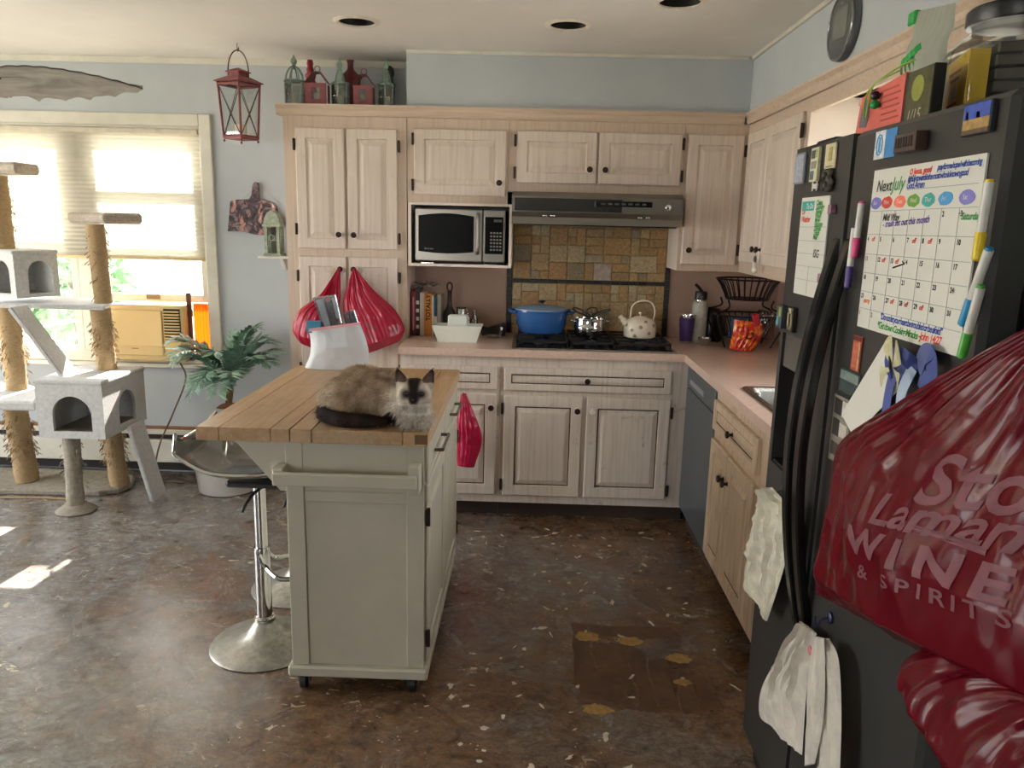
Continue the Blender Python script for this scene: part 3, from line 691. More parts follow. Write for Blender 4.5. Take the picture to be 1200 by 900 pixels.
# ================================================================== RANGE HOOD
t = thing('range_hood', 'stainless under-cabinet range hood with dark control strip above the cooktop', 'range hood', (.32, 4.25, 1.535))
hp = [(4.47, 1.70), (4.02, 1.70), (3.985, 1.675), (3.985, 1.600), (4.0, 1.575), (3.995, 1.540), (4.47, 1.540)]
obj('shell', MB().prism([(-y, z) for y, z in hp], (-.102, 0, 0), (0, -1, 0), (0, 0, 1), (1, 0, 0), .858), M('hood_steel', '8a857d', .3, metal=.9, var=.06, scale=40, stretch=(1, 12, 12)), t)
m_hd = M('dark_steel', '4a4845', .25, metal=.8, var=.1)
obj('front_strip', MB().box(-.088, .45, 3.980, 3.9845, 1.605, 1.668), m_hd, t)
obj('control_panel', MB().box(.315, .60, 3.976, 3.9797, 1.633, 1.660), M('black_gloss_panel', '121212', .15), t, bevel=.001)
for k in range(7): obj('button', MB().box(.345+k*.034, .365+k*.034, 3.9735, 3.9758, 1.642, 1.651), M('hood_button', '55524e', .3), t)
obj('dial', MB().lathe((.68, 3.9845, 1.635), [(.016, 0), (.015, .006), (.010, .008), (.001, .008)], 20, axis=(0, -1, 0)), m_chrome, t, smooth=True)
for cx in (.065, .105, .545, .585): obj('lamp_clip', MB().ball((cx, 3.991, 1.582), (.014, .006, .006), 10, 6), m_chrome, t, smooth=True)
obj('filter', MB().box(-.08, .735, 4.02, 4.44, 1.534, 1.5395), m_hd, t)

# ================================================================== COOKTOP + POTS
m_blk = M('black_cast_iron', '17171a', .5, bump=.15, bscale=200); m_bg = M('black_cooktop_glass', '101012', .12)
t = thing('gas_cooktop', 'black gas cooktop with steel rim and cast iron grates', 'cooktop', (.335, 4.14, .9145))
K0, K1, KY0, KY1, KZ = -.085, .755, 3.885, 4.40, .9145
obj('rim', MB().box(K0, K1, KY0, KY1, KZ, KZ+.006), m_ss, t, bevel=.003)
obj('deck', MB().box(K0+.018, K1-.018, KY0+.018, KY1-.015, KZ+.0062, KZ+.010), m_bg, t)
def grate(xa, xb):
    mb = MB(); ya, yb, zt = KY0+.03, KY1-.03, KZ+.042; w = .009
    for x in (xa, xb-w): mb.box(x, x+w, ya, yb, zt-.012, zt)
    for y in (ya, yb-w, (ya+yb)/2-w/2): mb.box(xa, xb, y, y+w, zt-.012, zt)
    for cx, cyy in (((xa+xb)/2, ya+(yb-ya)*.25), ((xa+xb)/2, ya+(yb-ya)*.75)):
        mb.box(cx-w/2, cx+w/2, cyy-.115, cyy-.03, zt-.012, zt).box(cx-w/2, cx+w/2, cyy+.03, cyy+.115, zt-.012, zt)
        mb.box(xa, cx-.035, cyy-w/2, cyy+w/2, zt-.012, zt).box(cx+.035, xb, cyy-w/2, cyy+w/2, zt-.012, zt)
    for x in (xa, xb-w):
        for y in (ya, yb-w): mb.box(x, x+w, y, y+w, KZ+.0102, zt)
    return mb
for xa, xb in ((-.06, .205), (.215, .445), (.455, .73)):
    g = obj('grate', grate(xa, xb), m_blk, t)
    for cyy in (KY0+.03+.455*.25, KY0+.03+.455*.75): obj('burner', MB().lathe(((xa+xb)/2, cyy, KZ+.0102), [(.045, 0), (.045, .010), (.034, .012), (.034, .020), (.001, .021)], 20), m_blk, t, smooth=True)
GZ = KZ+.0425
m_blue = M('blue_enamel', '2f5f9e', .18, var=.05, coat=.4); m_lid = M('grey_blue_enamel_lid', '7d93ad', .22, var=.05)
c = at(634, 388, 1, 4.20); cx, cyy = c.x, 4.215
t = thing('dutch_oven', 'blue enamel dutch oven with lid on the left burner', 'pot', (cx, cyy, GZ))
obj('body', MB().lathe((cx, cyy, GZ), [(.105, 0), (.118, .006), (.135, .05), (.142, .118), (.147, .120), (.147, .127), (.138, .127), (.130, .05), (.10, .01), (.001, .009)], 36, sy=.82), m_blue, t, smooth=True)
obj('lid', MB().lathe((cx, cyy, GZ+.1275), [(.149, 0), (.149, .006), (.135, .012), (.07, .024), (.001, .027)], 36, sy=.82), m_lid, t, smooth=True)
obj('lid_knob', MB().lathe((cx, cyy, GZ+.153), [(.009, 0), (.008, .012), (.020, .018), (.021, .024), (.001, .026)], 16), m_bg, t, smooth=True)
for s in (-1, 1): obj('handle', MB().tube(spline([(cx+s*.138, cyy-.045, GZ+.112), (cx+s*.168, cyy-.035, GZ+.118), (cx+s*.175, cyy, GZ+.119), (cx+s*.168, cyy+.035, GZ+.118), (cx+s*.138, cyy+.045, GZ+.112)]), .009, 8), m_blue, t, smooth=True)
c = at(690, 392, 1, 4.17); cx, cyy = c.x, 4.16
t = thing('steamer_pot', 'small two-tier stainless steamer pot on the middle burner', 'pot', (cx, cyy, GZ))
obj('body', MB().lathe((cx, cyy, GZ), [(.075, 0), (.080, .006), (.080, .040), (.084, .044), (.084, .050), (.082, .053), (.082, .088), (.087, .091), (.087, .095), (.079, .093), (.076, .06), (.001, .058)], 30), m_chrome, t, smooth=True)
for s in (-1, 1): obj('handle', MB().tube(spline([(cx+s*.080, cyy-.02, GZ+.075), (cx+s*.105, cyy-.015, GZ+.08), (cx+s*.105, cyy+.015, GZ+.08), (cx+s*.080, cyy+.02, GZ+.075)]), .004, 6), m_chrome, t, smooth=True)
t = thing('flower_trivet', 'dark iron flower-shaped trivet balanced on the steamer pot', 'trivet', (cx, cyy, GZ+.0955))
m_iron = M('grey_wrought_iron', '54504a', .4, metal=.6)
for k in range(6):
    a = k*math.pi/3+.3; d = Vector((math.cos(a), math.sin(a), 0)); e = Vector((-d.y, d.x, 0)); o = Vector((cx, cyy, GZ+.101))
    obj('petal', MB().tube(spline([o+d*.02, o+d*.06+e*.028+Vector((0, 0, .02)), o+d*.105+e*.016+Vector((0, 0, .036)), o+d*.108-e*.016+Vector((0, 0, .036)), o+d*.06-e*.028+Vector((0, 0, .02)), o+d*.021-e*.003]), .0035, 6), m_iron, t, smooth=True)
obj('center_ring', MB().tube([Vector((cx, cyy, GZ+.1005))+Vector((math.cos(g), math.sin(g), 0))*.022 for g in [i*math.pi/8 for i in range(16)]], .004, 6, closed=True), m_iron, t, smooth=True)
m_ket = M('cream_enamel', 'e4d9c4', .22, var=.04, coat=.3)
c = at(748, 396, 1, 4.17); cx, cyy = c.x+.002, 4.15
t = thing('tea_kettle', 'cream enamel tea kettle with tan dots on the right burner', 'kettle', (cx, cyy, GZ))
kp = [(.078, 0), (.085, .006), (.088, .04), (.084, .075), (.066, .098), (.035, .108), (.03, .112), (.001, .115)]
obj('body', MB().lathe((cx, cyy, GZ), kp, 32), m_ket, t, smooth=True)
obj('lid_knob', MB().lathe((cx, cyy, GZ+.115), [(.004, 0), (.004, .008), (.010, .013), (.010, .018), (.001, .020)], 14), m_ket, t, smooth=True)
obj('spout', MB().tube(spline([(cx-.070, cyy-.01, GZ+.066), (cx-.090, cyy-.012, GZ+.088), (cx-.112, cyy-.015, GZ+.112)]), [.022]*4+[.018]*4+[.013]*5, 12), m_ket, t, smooth=True)
obj('handle', MB().tube(spline([(cx-.055, cyy, GZ+.10), (cx-.045, cyy, GZ+.165), (cx, cyy, GZ+.195), (cx+.055, cyy, GZ+.185), (cx+.076, cyy, GZ+.14), (cx+.068, cyy, GZ+.085)]), .0045, 8), m_ket, t, smooth=True)
m_dot = M('tan_dot', '9a8a70', .3)
for a, z in ((-2.2, .045), (-1.65, .062), (-1.1, .03), (-.7, .07), (-2.7, .068), (-1.3, .088), (-2.0, .015), (-.4, .035)):
    r = lerp_table([(0, .079), (.006, .086), (.04, .0885), (.075, .0845), (.098, .067)], z); d = Vector((math.cos(a), math.sin(a), 0))
    p = Vector((cx, cyy, GZ+z))+d*(r-.002); obj('dot', MB().lathe(p, [(.0095, 0), (.0095, .0028), (.001, .003)], 14, axis=(d.x, d.y, .25 if z > .06 else 0)), m_dot, t)
# ================================================================== SOFT SHAPES: bags and cloths
def bag_fn(L, R, thick, n, folds=None, crumple=.006, seed=0, backflat=.35, fold_amp=.012, cfreq=9):
    """loft between two outlines L(v), R(v) (lists of points, same count), swelling along n"""
    Ls = spline(L, 8); Rs = spline(R, 8); n = Vector(n).normalized(); rd = random.Random(seed)
    fs = folds or [(rd.uniform(2, 5), rd.uniform(0, 6.3), 1.0), (rd.uniform(6, 9), rd.uniform(0, 6.3), .55), (rd.uniform(11, 16), rd.uniform(0, 6.3), .35), (rd.uniform(18, 26), rd.uniform(0, 6.3), .18)]
    def pick(P, v):
        x = v*(len(P)-1); i = min(int(x), len(P)-2); return P[i].lerp(P[i+1], x-i)
    def fn(s, v, side):
        a, b = pick(Ls, v), pick(Rs, v); p = a.lerp(b, s); w = (b-a).length
        prof = max(0., 4*s*(1-s))**.6; t = lerp_table(thick, v)*prof
        fo = 0
        for f, ph, am in fs:
            q = math.sin(f*s*6.283+ph+v*1.7*(1 if f < 10 else -2)); fo += am*(1-abs(q)*2)
        env = min(1, w/.12)*max(.25, 1-.7*v)*min(1, prof*1.6)
        q = p*cfreq+Vector((seed*3.1, 0, 0)); cr = noise.noise(q)+.55*(1-2*abs(noise.noise(q*1.9)))+.12*(1-2*abs(noise.noise(q*4.3)))
        d = t+(fo*fold_amp*env+cr*crumple*min(1, prof*2)*min(1, w/.08)) if side > 0 else -t*backflat+cr*crumple*.3*prof
        return p+n*d
    return fn
def bag_mb(fn, ns=70, nv=80):
    mb = MB(); ring = 2*ns
    for j in range(nv+1):
        v = j/nv
        for i in range(ns): mb.v.append(tuple(fn(i/ns, v, 1)))
        for i in range(ns): mb.v.append(tuple(fn(1-i/ns, v, -1)))
    for j in range(nv):
        for i in range(ring): k = (i+1) % ring; mb.f.append((j*ring+i, j*ring+k, (j+1)*ring+k, (j+1)*ring+i))
    mb.f.append(tuple(range(ring))[::-1]); mb.f.append(tuple(nv*ring+i for i in range(ring))); return mb
def surf_text(body, size, fn, axes, o, u, v, n, off=.002, ns=220, nv=220, **kw):
    """flat print laid on the front of a bag; o,u,v give its place in the plane spanned by `axes`"""
    pts = np.array([[fn(i/ns, j/nv, 1) for i in range(ns+1)] for j in range(nv+1)]).reshape(-1, 3)
    o, u, v, n = map(Vector, (o, u, v, n)); flat = pts[:, list(axes)]; k = [i for i in range(3) if i not in axes][0]
    def f(x, y):
        p = o+u*x+v*y; d = ((flat-np.array([p[axes[0]], p[axes[1]]]))**2).sum(1); ids = np.argpartition(d, 24)[:24]; wgt = np.exp(-d[ids]/(2*.004**2))+1e-9
        p[k] = float((pts[ids, k]*wgt).sum()/wgt.sum()); return p+n*off
    return text_mb(body, size, o, u, v, n, fn=f, cut=3, **kw)

# ================================================================== REFRIGERATOR
m_fr = M('black_fridge_enamel', '31312f', .36, var=.05, scale=6, bump=.04, bscale=400, spec=.5); m_fb = M('black_fridge_side', '1b1b1a', .5); m_hdl = M('black_gloss_handle', '141414', .18)
FXF = .665; FA, FB_, FS = 1.145, 2.045, 1.690
t = thing('refrigerator', 'black side-by-side refrigerator covered in magnets, boards and red bags', 'refrigerator', (1.05, 1.6, 0))
obj('cabinet', MB().box(.728, 1.40, FA, FB_, .03, 1.735), m_fb, t, bevel=.004)
obj('grille', MB().box(.70, .727, FA+.01, FB_-.01, .0, .09), m_fb, t)
dr = obj('fridge_door', MB().box(FXF, .725, FA, FS-.005, .10, 1.735), m_fr, t, bevel=.010)
D0, D1, Z0, Z1 = 1.845, 2.022, .925, 1.275
fd = obj('freezer_door', MB().box(FXF, .725, FS+.005, FB_, Z1, 1.735).box(FXF, .725, FS+.005, FB_, .10, Z0).box(FXF, .725, FS+.005, D0, Z0, Z1).box(FXF, .725, D1, FB_, Z0, Z1).box(.712, .725, D0, D1, Z0, Z1), m_fr, t)
obj('dispenser_panel', MB().box(.672, .7115, D0+.001, D1-.001, 1.185, Z1-.001), M('dispenser_grey', '57544e', .3), fd, bevel=.002)
obj('dispenser_cavity', MB().box(.709, .7118, D0+.001, D1-.001, Z0+.001, 1.184), M('dispenser_black', '0c0c0c', .4), fd)
obj('dispenser_lever', MB().box(.69, .708, 1.915, 1.945, 1.09, 1.183), m_hdl, fd)
obj('dispenser_tray', MB().box(.668, .7085, D0+.002, D1-.002, Z0+.001, Z0+.010), m_hdl, fd)
def handle(yc, par):
    mb = MB(); P = []
    for i in range(25):
        s = i/24; z = .60+s*.92; b = math.sin(math.pi*s)**.9; P.append(((FXF-.004-.062*b), z))
    for x, z in P: mb.v += [(x, yc-.017, z), (x, yc+.017, z), (x+.020, yc+.017, z), (x+.020, yc-.017, z)]
    for i in range(24):
        for k in range(4): l = (k+1) % 4; mb.f.append((4*i+k, 4*i+l, 4*i+4+l, 4*i+4+k))
    mb.f += [(3, 2, 1, 0), (96, 97, 98, 99)]
    obj('handle', mb, m_hdl, par, smooth=True, bevel=.004, angle=35)
handle(FS+.036, fd); handle(FS-.034, dr)
obj('door_gasket', MB().box(.690, .724, FS-.0045, FS+.0045, .10, 1.73), M('grey_gasket', '8a8780', .5), t)
obj('hinge_cover', MB().box(.70, .80, FB_-.15, FB_-.03, 1.7355, 1.752), m_fb, t, bevel=.004)

NXV = Vector((-1, 0, 0)); US = Vector((0, -1, 0)); VS = Vector((0, 0, 1))
def fpt(px, py, x=FXF): return at(px, py, 0, x)
def on_door(y, z, d=.0): return Vector((FXF-.0005-d, y, z))
m_wb = M('white_board', 'e4e3d8', .3, var=.02); m_ink = M('black_ink', '22222a', .5); m_grid = M('grey_print', '9aa09e', .5)
INK = {k: M('ink_'+k, v, .5) for k, v in dict(red='d8473a', blue='2b4fa8', green='3d9a44', teal='3fa6a0', violet='7a78c4', coral='ee7a63', lime='6ea23c', sky='4798d0', purple='5a3f9a', orange='f07a3a', gray='666').items() if v != '666'}
# month calendar board
CY0, CZ0, CWd, CHt = 1.565, 1.349, .378, .302
t = thing('calendar_board', 'white dry-erase month calendar headed Next July on the fridge door', 'calendar', (FXF-.003, CY0-CWd/2, CZ0))
cb = obj('board', MB().box(FXF-.0040, FXF-.0006, CY0-CWd, CY0, CZ0, CZ0+CHt), m_wb, t)
BX = FXF-.0041
def cpt(u, v): return Vector((BX, CY0-u*CWd, CZ0+(1-v)*CHt))
def lines(segs, P, w=.0009):
    mb = MB()
    for (a, b, c, d) in segs:
        p, q = P(a, b), P(c, d); e = (q-p).normalized(); s = e.cross(NXV).normalized()*w; mb.obox((p+q)/2+NXV*.0002, (q-p)/2, s/2, NXV*.0002)
    return mb
rows = [.255, .40, .525, .645, .765, .875]
obj('grid_lines', lines([(0.01, r, .99, r) for r in rows]+[(k/7, .255, k/7, .875) for k in range(1, 7)]+[(1/7, .875, 1/7, .99), (.38, .14, .97, .14)], cpt), m_grid, t)
def wtext(body, size, u, v, ink, P=cpt, parent=None, shear=.2, name='handwriting', bold=.0004, space=1, rise=0):
    us = (US+VS*rise).normalized()
    return obj(name, text_mb(body, size, P(u, v), us, VS, NXV, .0005, shear=shear, bold=bold, space=space), ink, parent, fix=False)
wtext('Next', .030, .05, .135, m_ink, parent=t); wtext('July', .034, .22, .135, INK['green'], parent=t)
wtext('O Jesus, good', .0135, .385, .055, INK['red'], parent=t, bold=.0007); wtext('pray for me hope I with becoming', .0135, .635, .050, INK['blue'], parent=t, space=.72)
wtext('faithfully toward in the most who is known good', .0145, .375, .095, INK['blue'], parent=t, space=.72); wtext('God. Amen', .0165, .37, .135, INK['blue'], parent=t, space=.8)
for k, (cc, cx) in enumerate((('violet', .065), ('red', .185), ('coral', .32), ('lime', .455), ('teal', .59), ('sky', .735), ('violet', .90))):
    q = cpt(cx, .205); r2 = random.Random(k)
    P = [((.021+.003*r2.random())*math.cos(a*.45), .010*(1+.25*r2.random())*math.sin(a*.45)) for a in range(14)]
    obj('weekday_blob', MB().prism(P, q, US, VS, NXV, .0004), INK[cc], t)
    obj('weekday_name', text_mb(['Sun', 'Mon', 'Tues', 'Wed', 'Thur', 'Fri', 'Sat'][k], .011, q-US*.011-VS*.003, US, VS, NXV, .0008), M('white_ink', 'e9e6dc', .5), t, fix=False)
wtext('Mid Way', .018, .16, .315, m_ink, parent=t); wtext('- trash set out this month', .0165, .17, .355, INK['purple'], parent=t, rise=.05); wtext('* Saturday', .015, .85, .315, INK['green'], parent=t)
nums = [[(5, '2'), (6, '3')], [(0, '4'), (1, '5'), (2, '6'), (3, '7'), (4, '8'), (5, '9'), (6, '10')], [(0, '11'), (1, '12'), (2, '13'), (3, '14'), (4, '15'), (5, '16'), (6, '17')], [(0, '18'), (1, '19'), (2, '20'), (3, '21'), (4, '22'), (5, '23'), (6, '24')], [(0, '25'), (1, '26'), (2, '27'), (3, '28'), (4, '29'), (5, '30'), (6, '31')], [(0, '1'), (1, '2')]]
for r, row in enumerate(nums):
    for k, s in row: wtext(s, .012, k/7+.012, rows[r]+.042, m_ink, parent=t, shear=0, name='date_number')
for (r, k) in ((1, 0), (1, 3), (1, 4), (2, 1), (2, 2), (4, 2), (4, 3), (4, 4)): wtext('off', .012, k/7+.062, rows[r]+.042, INK['red'], parent=t)
wtext('party', .013, .05, rows[4]+.07, INK['orange'], parent=t)
obj('ink_stroke', lines([(.33, .595, .44, .565), (.42, .55, .44, .565)], cpt, .003), m_ink, t)
wtext('"Do not let your heart be troubled or be afraid."', .0165, .26, .915, INK['blue'], parent=t, space=.74); wtext('-John 14:27', .019, .66, .968, INK['red'], parent=t, space=.85)
wtext('*Get down Cooking Miracles', .018, .24, .972, INK['green'], parent=t, space=.75)
# narrow list board on the freezer door
t = thing('list_board', 'narrow white dry-erase list board with green writing on the freezer door', 'whiteboard', (FXF-.003, 1.87, 1.382))
obj('board', MB().box(FXF-.0040, FXF-.0006, 1.782, 1.962, 1.382, 1.613), m_wb, t)
def lpt(u, v): return Vector((BX, 1.962-u*.18, 1.382+(1-v)*.231))
obj('grid_lines', lines([(.02, v, .98, v) for v in (.30, .44, .57, .70, .84)]+[(.5, .70, .5, .98)], lpt), m_grid, t)
obj('teal_heading', MB().prism([(.006, -.022), (.088, -.022), (.088, 0), (.006, 0)], lpt(0, .04), US, VS, NXV, .0003), INK['teal'], t)
wtext('To Do', .017, .2, .115, m_wb, lpt, t); wtext('On', .016, .05, .17, INK['red'], lpt, t); wtext('Weather', .020, .05, .25, INK['red'], lpt, t, space=.8)
for k, s in enumerate(('Clean', 'Laundry', 'Sweep', 'Wash', 'Mow', 'Vacuum', 'Dishes', 'Trash', 'Mail')): wtext(s, .016, .56, .085+.042*k, INK['green'], lpt, t, bold=.0006)
wtext('ISG', .026, .62, .60, m_ink, lpt, t, shear=.1)

# markers
def marker(label, a, b, col, group='dry-erase markers on the fridge'):
    a, b = Vector(a), Vector(b); d = (b-a).normalized(); L = (b-a).length
    t = thing('marker', label, 'marker', tuple(b), group)
    obj('barrel', MB().cyl(a+d*.004, b-d*L*.36, .0068, seg=14), M('marker_white', 'd8d6cf', .3), t, smooth=True)
    obj('end_plug', MB().cyl(a, a+d*.0039, .0055, seg=14), M('marker_'+col, col, .35), t, smooth=True)
    obj('cap', MB().tube([b-d*(L*.36-.0003), b-d*L*.33, b-d*.003, b], [.007, .0078, .007, .0035], 14), M('marker_'+col, col, .35), t, smooth=True)
mk = lambda px, py, x=FXF-.0105: at(px, py, 0, x)
marker('white dry-erase marker with pink cap standing left of the calendar board', mk(1010, 236), mk(1001, 302), 'd8407f')
marker('white dry-erase marker with purple cap standing left of the calendar board', mk(1002, 265, FXF-.012), mk(993, 338, FXF-.012), '46307c')
marker('white dry-erase marker with yellow cap at the upper right edge of the calendar', mk(1160, 210, FXF-.0155), mk(1144, 306, FXF-.0155), 'e2c41e')
marker('white dry-erase marker with blue cap across the calendar edge', mk(1160, 290, FXF-.016), mk(1127, 382, FXF-.016), '2386b8')
marker('white dry-erase marker with green cap at the lower corner of the calendar', mk(1150, 334, FXF-.0155), mk(1126, 420, FXF-.0155), '4aa63c')

# magnets, pictures, paper
def magnet(name, label, y0, y1, z0, z1, col, d=.006, decor=None, cat='magnet'):
    t = thing(name, label, cat, (FXF-.003, (y0+y1)/2, z0), 'fridge magnets')
    obj('backing', MB().box(FXF-d, FXF-.0006, y0, y1, z0, z1), M('mag_'+col, col, .4, var=.15, scale=60), t, bevel=.001)
    for k, (ua, ub, va, vb, c2) in enumerate(decor or []):
        obj('picture', MB().box(FXF-d-.001, FXF-d-.0001, y1-(y1-y0)*ub, y1-(y1-y0)*ua, z0+(z1-z0)*va, z0+(z1-z0)*vb), M('mag_'+c2, c2, .4, var=.3, scale=90), t)
    return t
magnet('photo_magnet', 'small pale blue photo magnet at the far top corner of the freezer door', 1.965, 2.035, 1.648, 1.722, '7d828c', .006, [(.08, .92, .06, .94, 'a3a9b8')])
magnet('comic_magnet', 'tall cream magnet printed with little figures on the freezer door', 1.868, 1.915, 1.648, 1.725, 'd8d6b0', .009, [(.15, .6, .68, .92, '4a5260'), (.15, .85, .38, .6, '8d9082'), (.12, .6, .06, .32, '56657a'), (.66, .9, .7, .94, 'a9b872')])
magnet('card_magnet', 'cream card magnet with gold drawing at the top of the freezer door', 1.775, 1.835, 1.672, 1.726, 'd2c9a4', .005, [(.4, .7, .3, .85, 'a89a5e'), (.2, .8, .06, .1, '6d6445')])
magnet('bone_magnet', 'tiny white bone-shaped magnet beneath the tall cream magnet', 1.868, 1.895, 1.632, 1.643, 'e9e6e0', .005, [(-.12, .12, -.5, .45, 'ece9e3'), (-.12, .12, .55, 1.5, 'ebe8e2'), (.88, 1.12, -.5, .45, 'eae7e1'), (.88, 1.12, .55, 1.5, 'edeae4')])
t = thing('camouflage_magnet', 'dark mottled sculpted magnet on the freezer door under the card', 'magnet', (FXF-.01, 1.80, 1.622), 'fridge magnets')
mb = MB(); r2 = random.Random(4)
for k in range(11): mb.ball((FXF-.008, 1.80+r2.uniform(-.028, .028), 1.645+r2.uniform(-.02, .02)), (.007, .011, .009), 8, 6)
obj('body', mb, M('mottled_olive', '3c3a2c', .5, var=.7, scale=90), t, smooth=True)
magnet('round_magnet', 'small round dark pink button magnet at the upper edge of the list board', 1.748, 1.768, 1.572, 1.592, '8c6a78', .012)
magnet('round_magnet', 'small round mauve button magnet at the lower edge of the list board', 1.770, 1.788, 1.420, 1.440, '9a7284', .012)
bt = magnet('business_card_magnet', 'blue and white card magnet at the top corner of the fridge door', 1.493, 1.580, 1.672, 1.724, '3f86c4', .002, [(.0, .5, 0, 1, 'dfe3e6')])
q = on_door(1.558, 1.698, .0032); obj('emblem', MB().tube([q+Vector((0, .012*math.cos(a), .019*math.sin(a))) for a in [i*.3927 for i in range(16)]], .0012, 5, closed=True), INK['sky'], bt)
obj('emblem_stroke', MB().box(FXF-.0042, FXF-.0031, 1.555, 1.561, 1.684, 1.712), INK['sky'], bt)
magnet('clip_magnet', 'brown vented block magnet protruding from the fridge door', 1.375, 1.455, 1.672, 1.704, '4d3a33', .022, [(.08+.12*k, .13+.12*k, .25, .8, '18120f') for k in range(7)])
magnet('skyline_magnet', 'blue and gold skyline picture magnet at the near top corner of the fridge', 1.182, 1.258, 1.680, 1.726, '2a2c33', .009, [(.04, .96, .5, .96, '3d58b4'), (.04, .96, .18, .5, 'a98a52'), (.04, .96, .04, .17, '6a4f3a'), (.12, .22, .5, .75, 'c0a778'), (.5, .62, .5, .7, 'cdb98c')])
magnet('building_magnet', 'small sculpted magnet with green and blue paint above the dispenser', 2.005, 2.045, 1.285, 1.345, '3f4a4c', .014, [(.1, .5, .1, .5, '5f9bb0'), (.5, .9, .5, .9, '9aa25a')])
magnet('arch_magnet', 'cream arch-shaped sculpted magnet above the dispenser', 1.925, 1.965, 1.285, 1.347, '26241f', .012, [(.1, .3, .1, .9, 'b7a880'), (.7, .9, .1, .9, 'b0a078'), (.1, .9, .75, .95, 'c2b48c'), (.1, .9, .08, .2, '8f835f')])
magnet('strip_magnet', 'thin grey bookmark magnet tucked beside the freezer handle', 1.800, 1.822, 1.28, 1.345, '6a6458', .003, [(.2, .8, .1, .6, '8d8474')])
magnet('red_photo_magnet', 'narrow red and cream magnet between handle and white paper', 1.535, 1.575, 1.258, 1.330, 'a34a38', .004, [(.05, .95, .86, .98, '5a1c17'), (.15, .7, .1, .8, 'c26a50'), (.75, .95, .05, .85, 'c9a07c')])
magnet('postcard_magnet', 'stacked dark teal postcard magnet behind the white paper sheet', 1.525, 1.625, 1.205, 1.255, '3c4a48', .003, [(.05, .95, .55, .92, '7e8d86')])
magnet('photo_strip_magnet', 'black and white photo strip partly covered by the white paper', 1.55, 1.64, 1.05, 1.195, '8f897c', .003, [(.1, .5, .72, .95, '2c2a28'), (.55, .95, .72, .95, 'd0cabd'), (.1, .45, .4, .65, '33302c'), (.1, .9, .1, .3, '4a463f'), (.5, .9, .42, .62, 'c6c0b2')])
pp = [fpt(*p, x=FXF-.006) for p in ((1037, 401), (986, 485), (1000, 512), (1058, 452))]
mb = MB().add([p for p in pp]+[p+Vector((.0006, 0, 0)) for p in pp], [(0, 1, 2, 3), (7, 6, 5, 4)]+[(k, k+4, (k+1) % 4+4, (k+1) % 4) for k in range(4)])
obj('paper_sheet', mb, M('white_paper', 'dedcd2', .7, var=.03), label='blank white paper sheet held at an angle under the calendar board', cat='paper')
# ribbon rosette and butterfly
t = thing('ribbon_bow', 'royal blue ribbon bow on the fridge behind the butterfly', 'ribbon', (FXF-.02, 1.33, 1.2))
m_rib = M('royal_blue_satin', '1d3f94', .35, sheen=.5)
def ribbon(pts, w, nrm=(-1, 0, 0)):
    P = spline(pts, 6); mb = MB()
    for i, p in enumerate(P):
        d = (P[min(i+1, len(P)-1)]-P[max(i-1, 0)]).normalized(); s = d.cross(Vector(nrm)).normalized()*w/2; k = Vector(nrm)*.0004
        mb.v += [tuple(p+s-k), tuple(p-s-k), tuple(p-s+k), tuple(p+s+k)]
        if i:
            for e in range(4): f = (e+1) % 4; mb.f.append((4*i-4+e, 4*i-4+f, 4*i+f, 4*i+e))
    mb.f += [(3, 2, 1, 0), tuple(len(mb.v)-4+k for k in range(4))]; return mb
r = lambda y, z, d: (FXF-d, y, z)
obj('ribbon_loop', ribbon([r(1.30, 1.31, .006), r(1.27, 1.34, .014), r(1.235, 1.335, .020), r(1.24, 1.29, .012), r(1.29, 1.30, .006)], .035), m_rib, t, smooth=True)
obj('ribbon_loop', ribbon([r(1.30, 1.31, .006), r(1.34, 1.325, .018), r(1.375, 1.31, .022), r(1.36, 1.285, .012), r(1.31, 1.30, .006)], .03), m_rib, t, smooth=True)
obj('ribbon_tail', ribbon([r(1.33, 1.31, .010), r(1.365, 1.285, .014), r(1.385, 1.24, .010), r(1.39, 1.18, .008)], .03), m_rib, t, smooth=True)
obj('ribbon_tail', ribbon([r(1.31, 1.31, .010), r(1.325, 1.26, .016), r(1.33, 1.2, .010)], .03), M('pale_blue_satin', 'b9cbe2', .35), t, smooth=True)
t = thing('butterfly_ornament', 'pale yellow butterfly ornament clipped to the blue ribbon', 'ornament', (FXF-.03, 1.345, 1.29))
c = Vector((FXF-.032, 1.335, 1.305)); m_bf = M('pale_yellow_wing', 'c9c59a', .5, var=.2, scale=60)
for sg, (dy, dz), (ey, ez) in ((1, (.030, .036), (.008, .056)), (1, (.022, -.040), (.034, -.006)), (-1, (-.038, .018), (-.014, .050)), (-1, (-.036, -.038), (-.040, -.006))):
    a = c+Vector((0, dy, dz)); b = c+Vector((0, ey, ez)); s = (b-a)
    P = spline([c, c+Vector((-.004, dy*.8, dz*.5)), a+Vector((-.006, 0, 0)), b+Vector((-.006, 0, 0)), c+Vector((-.003, ey*.5, ez*.6)), c], 4)[:-1]
    obj('wing', MB().add([p for p in P]+[p+Vector((.0008, 0, 0)) for p in P], [tuple(range(len(P))), tuple(range(2*len(P)-1, len(P)-1, -1))]), m_bf, t)
obj('body', MB().tube([c+Vector((-.002, .012, .018)), c+Vector((-.004, 0, 0)), c+Vector((-.002, -.008, -.018))], [.0015, .003, .0015], 8), m_ink, t, smooth=True)

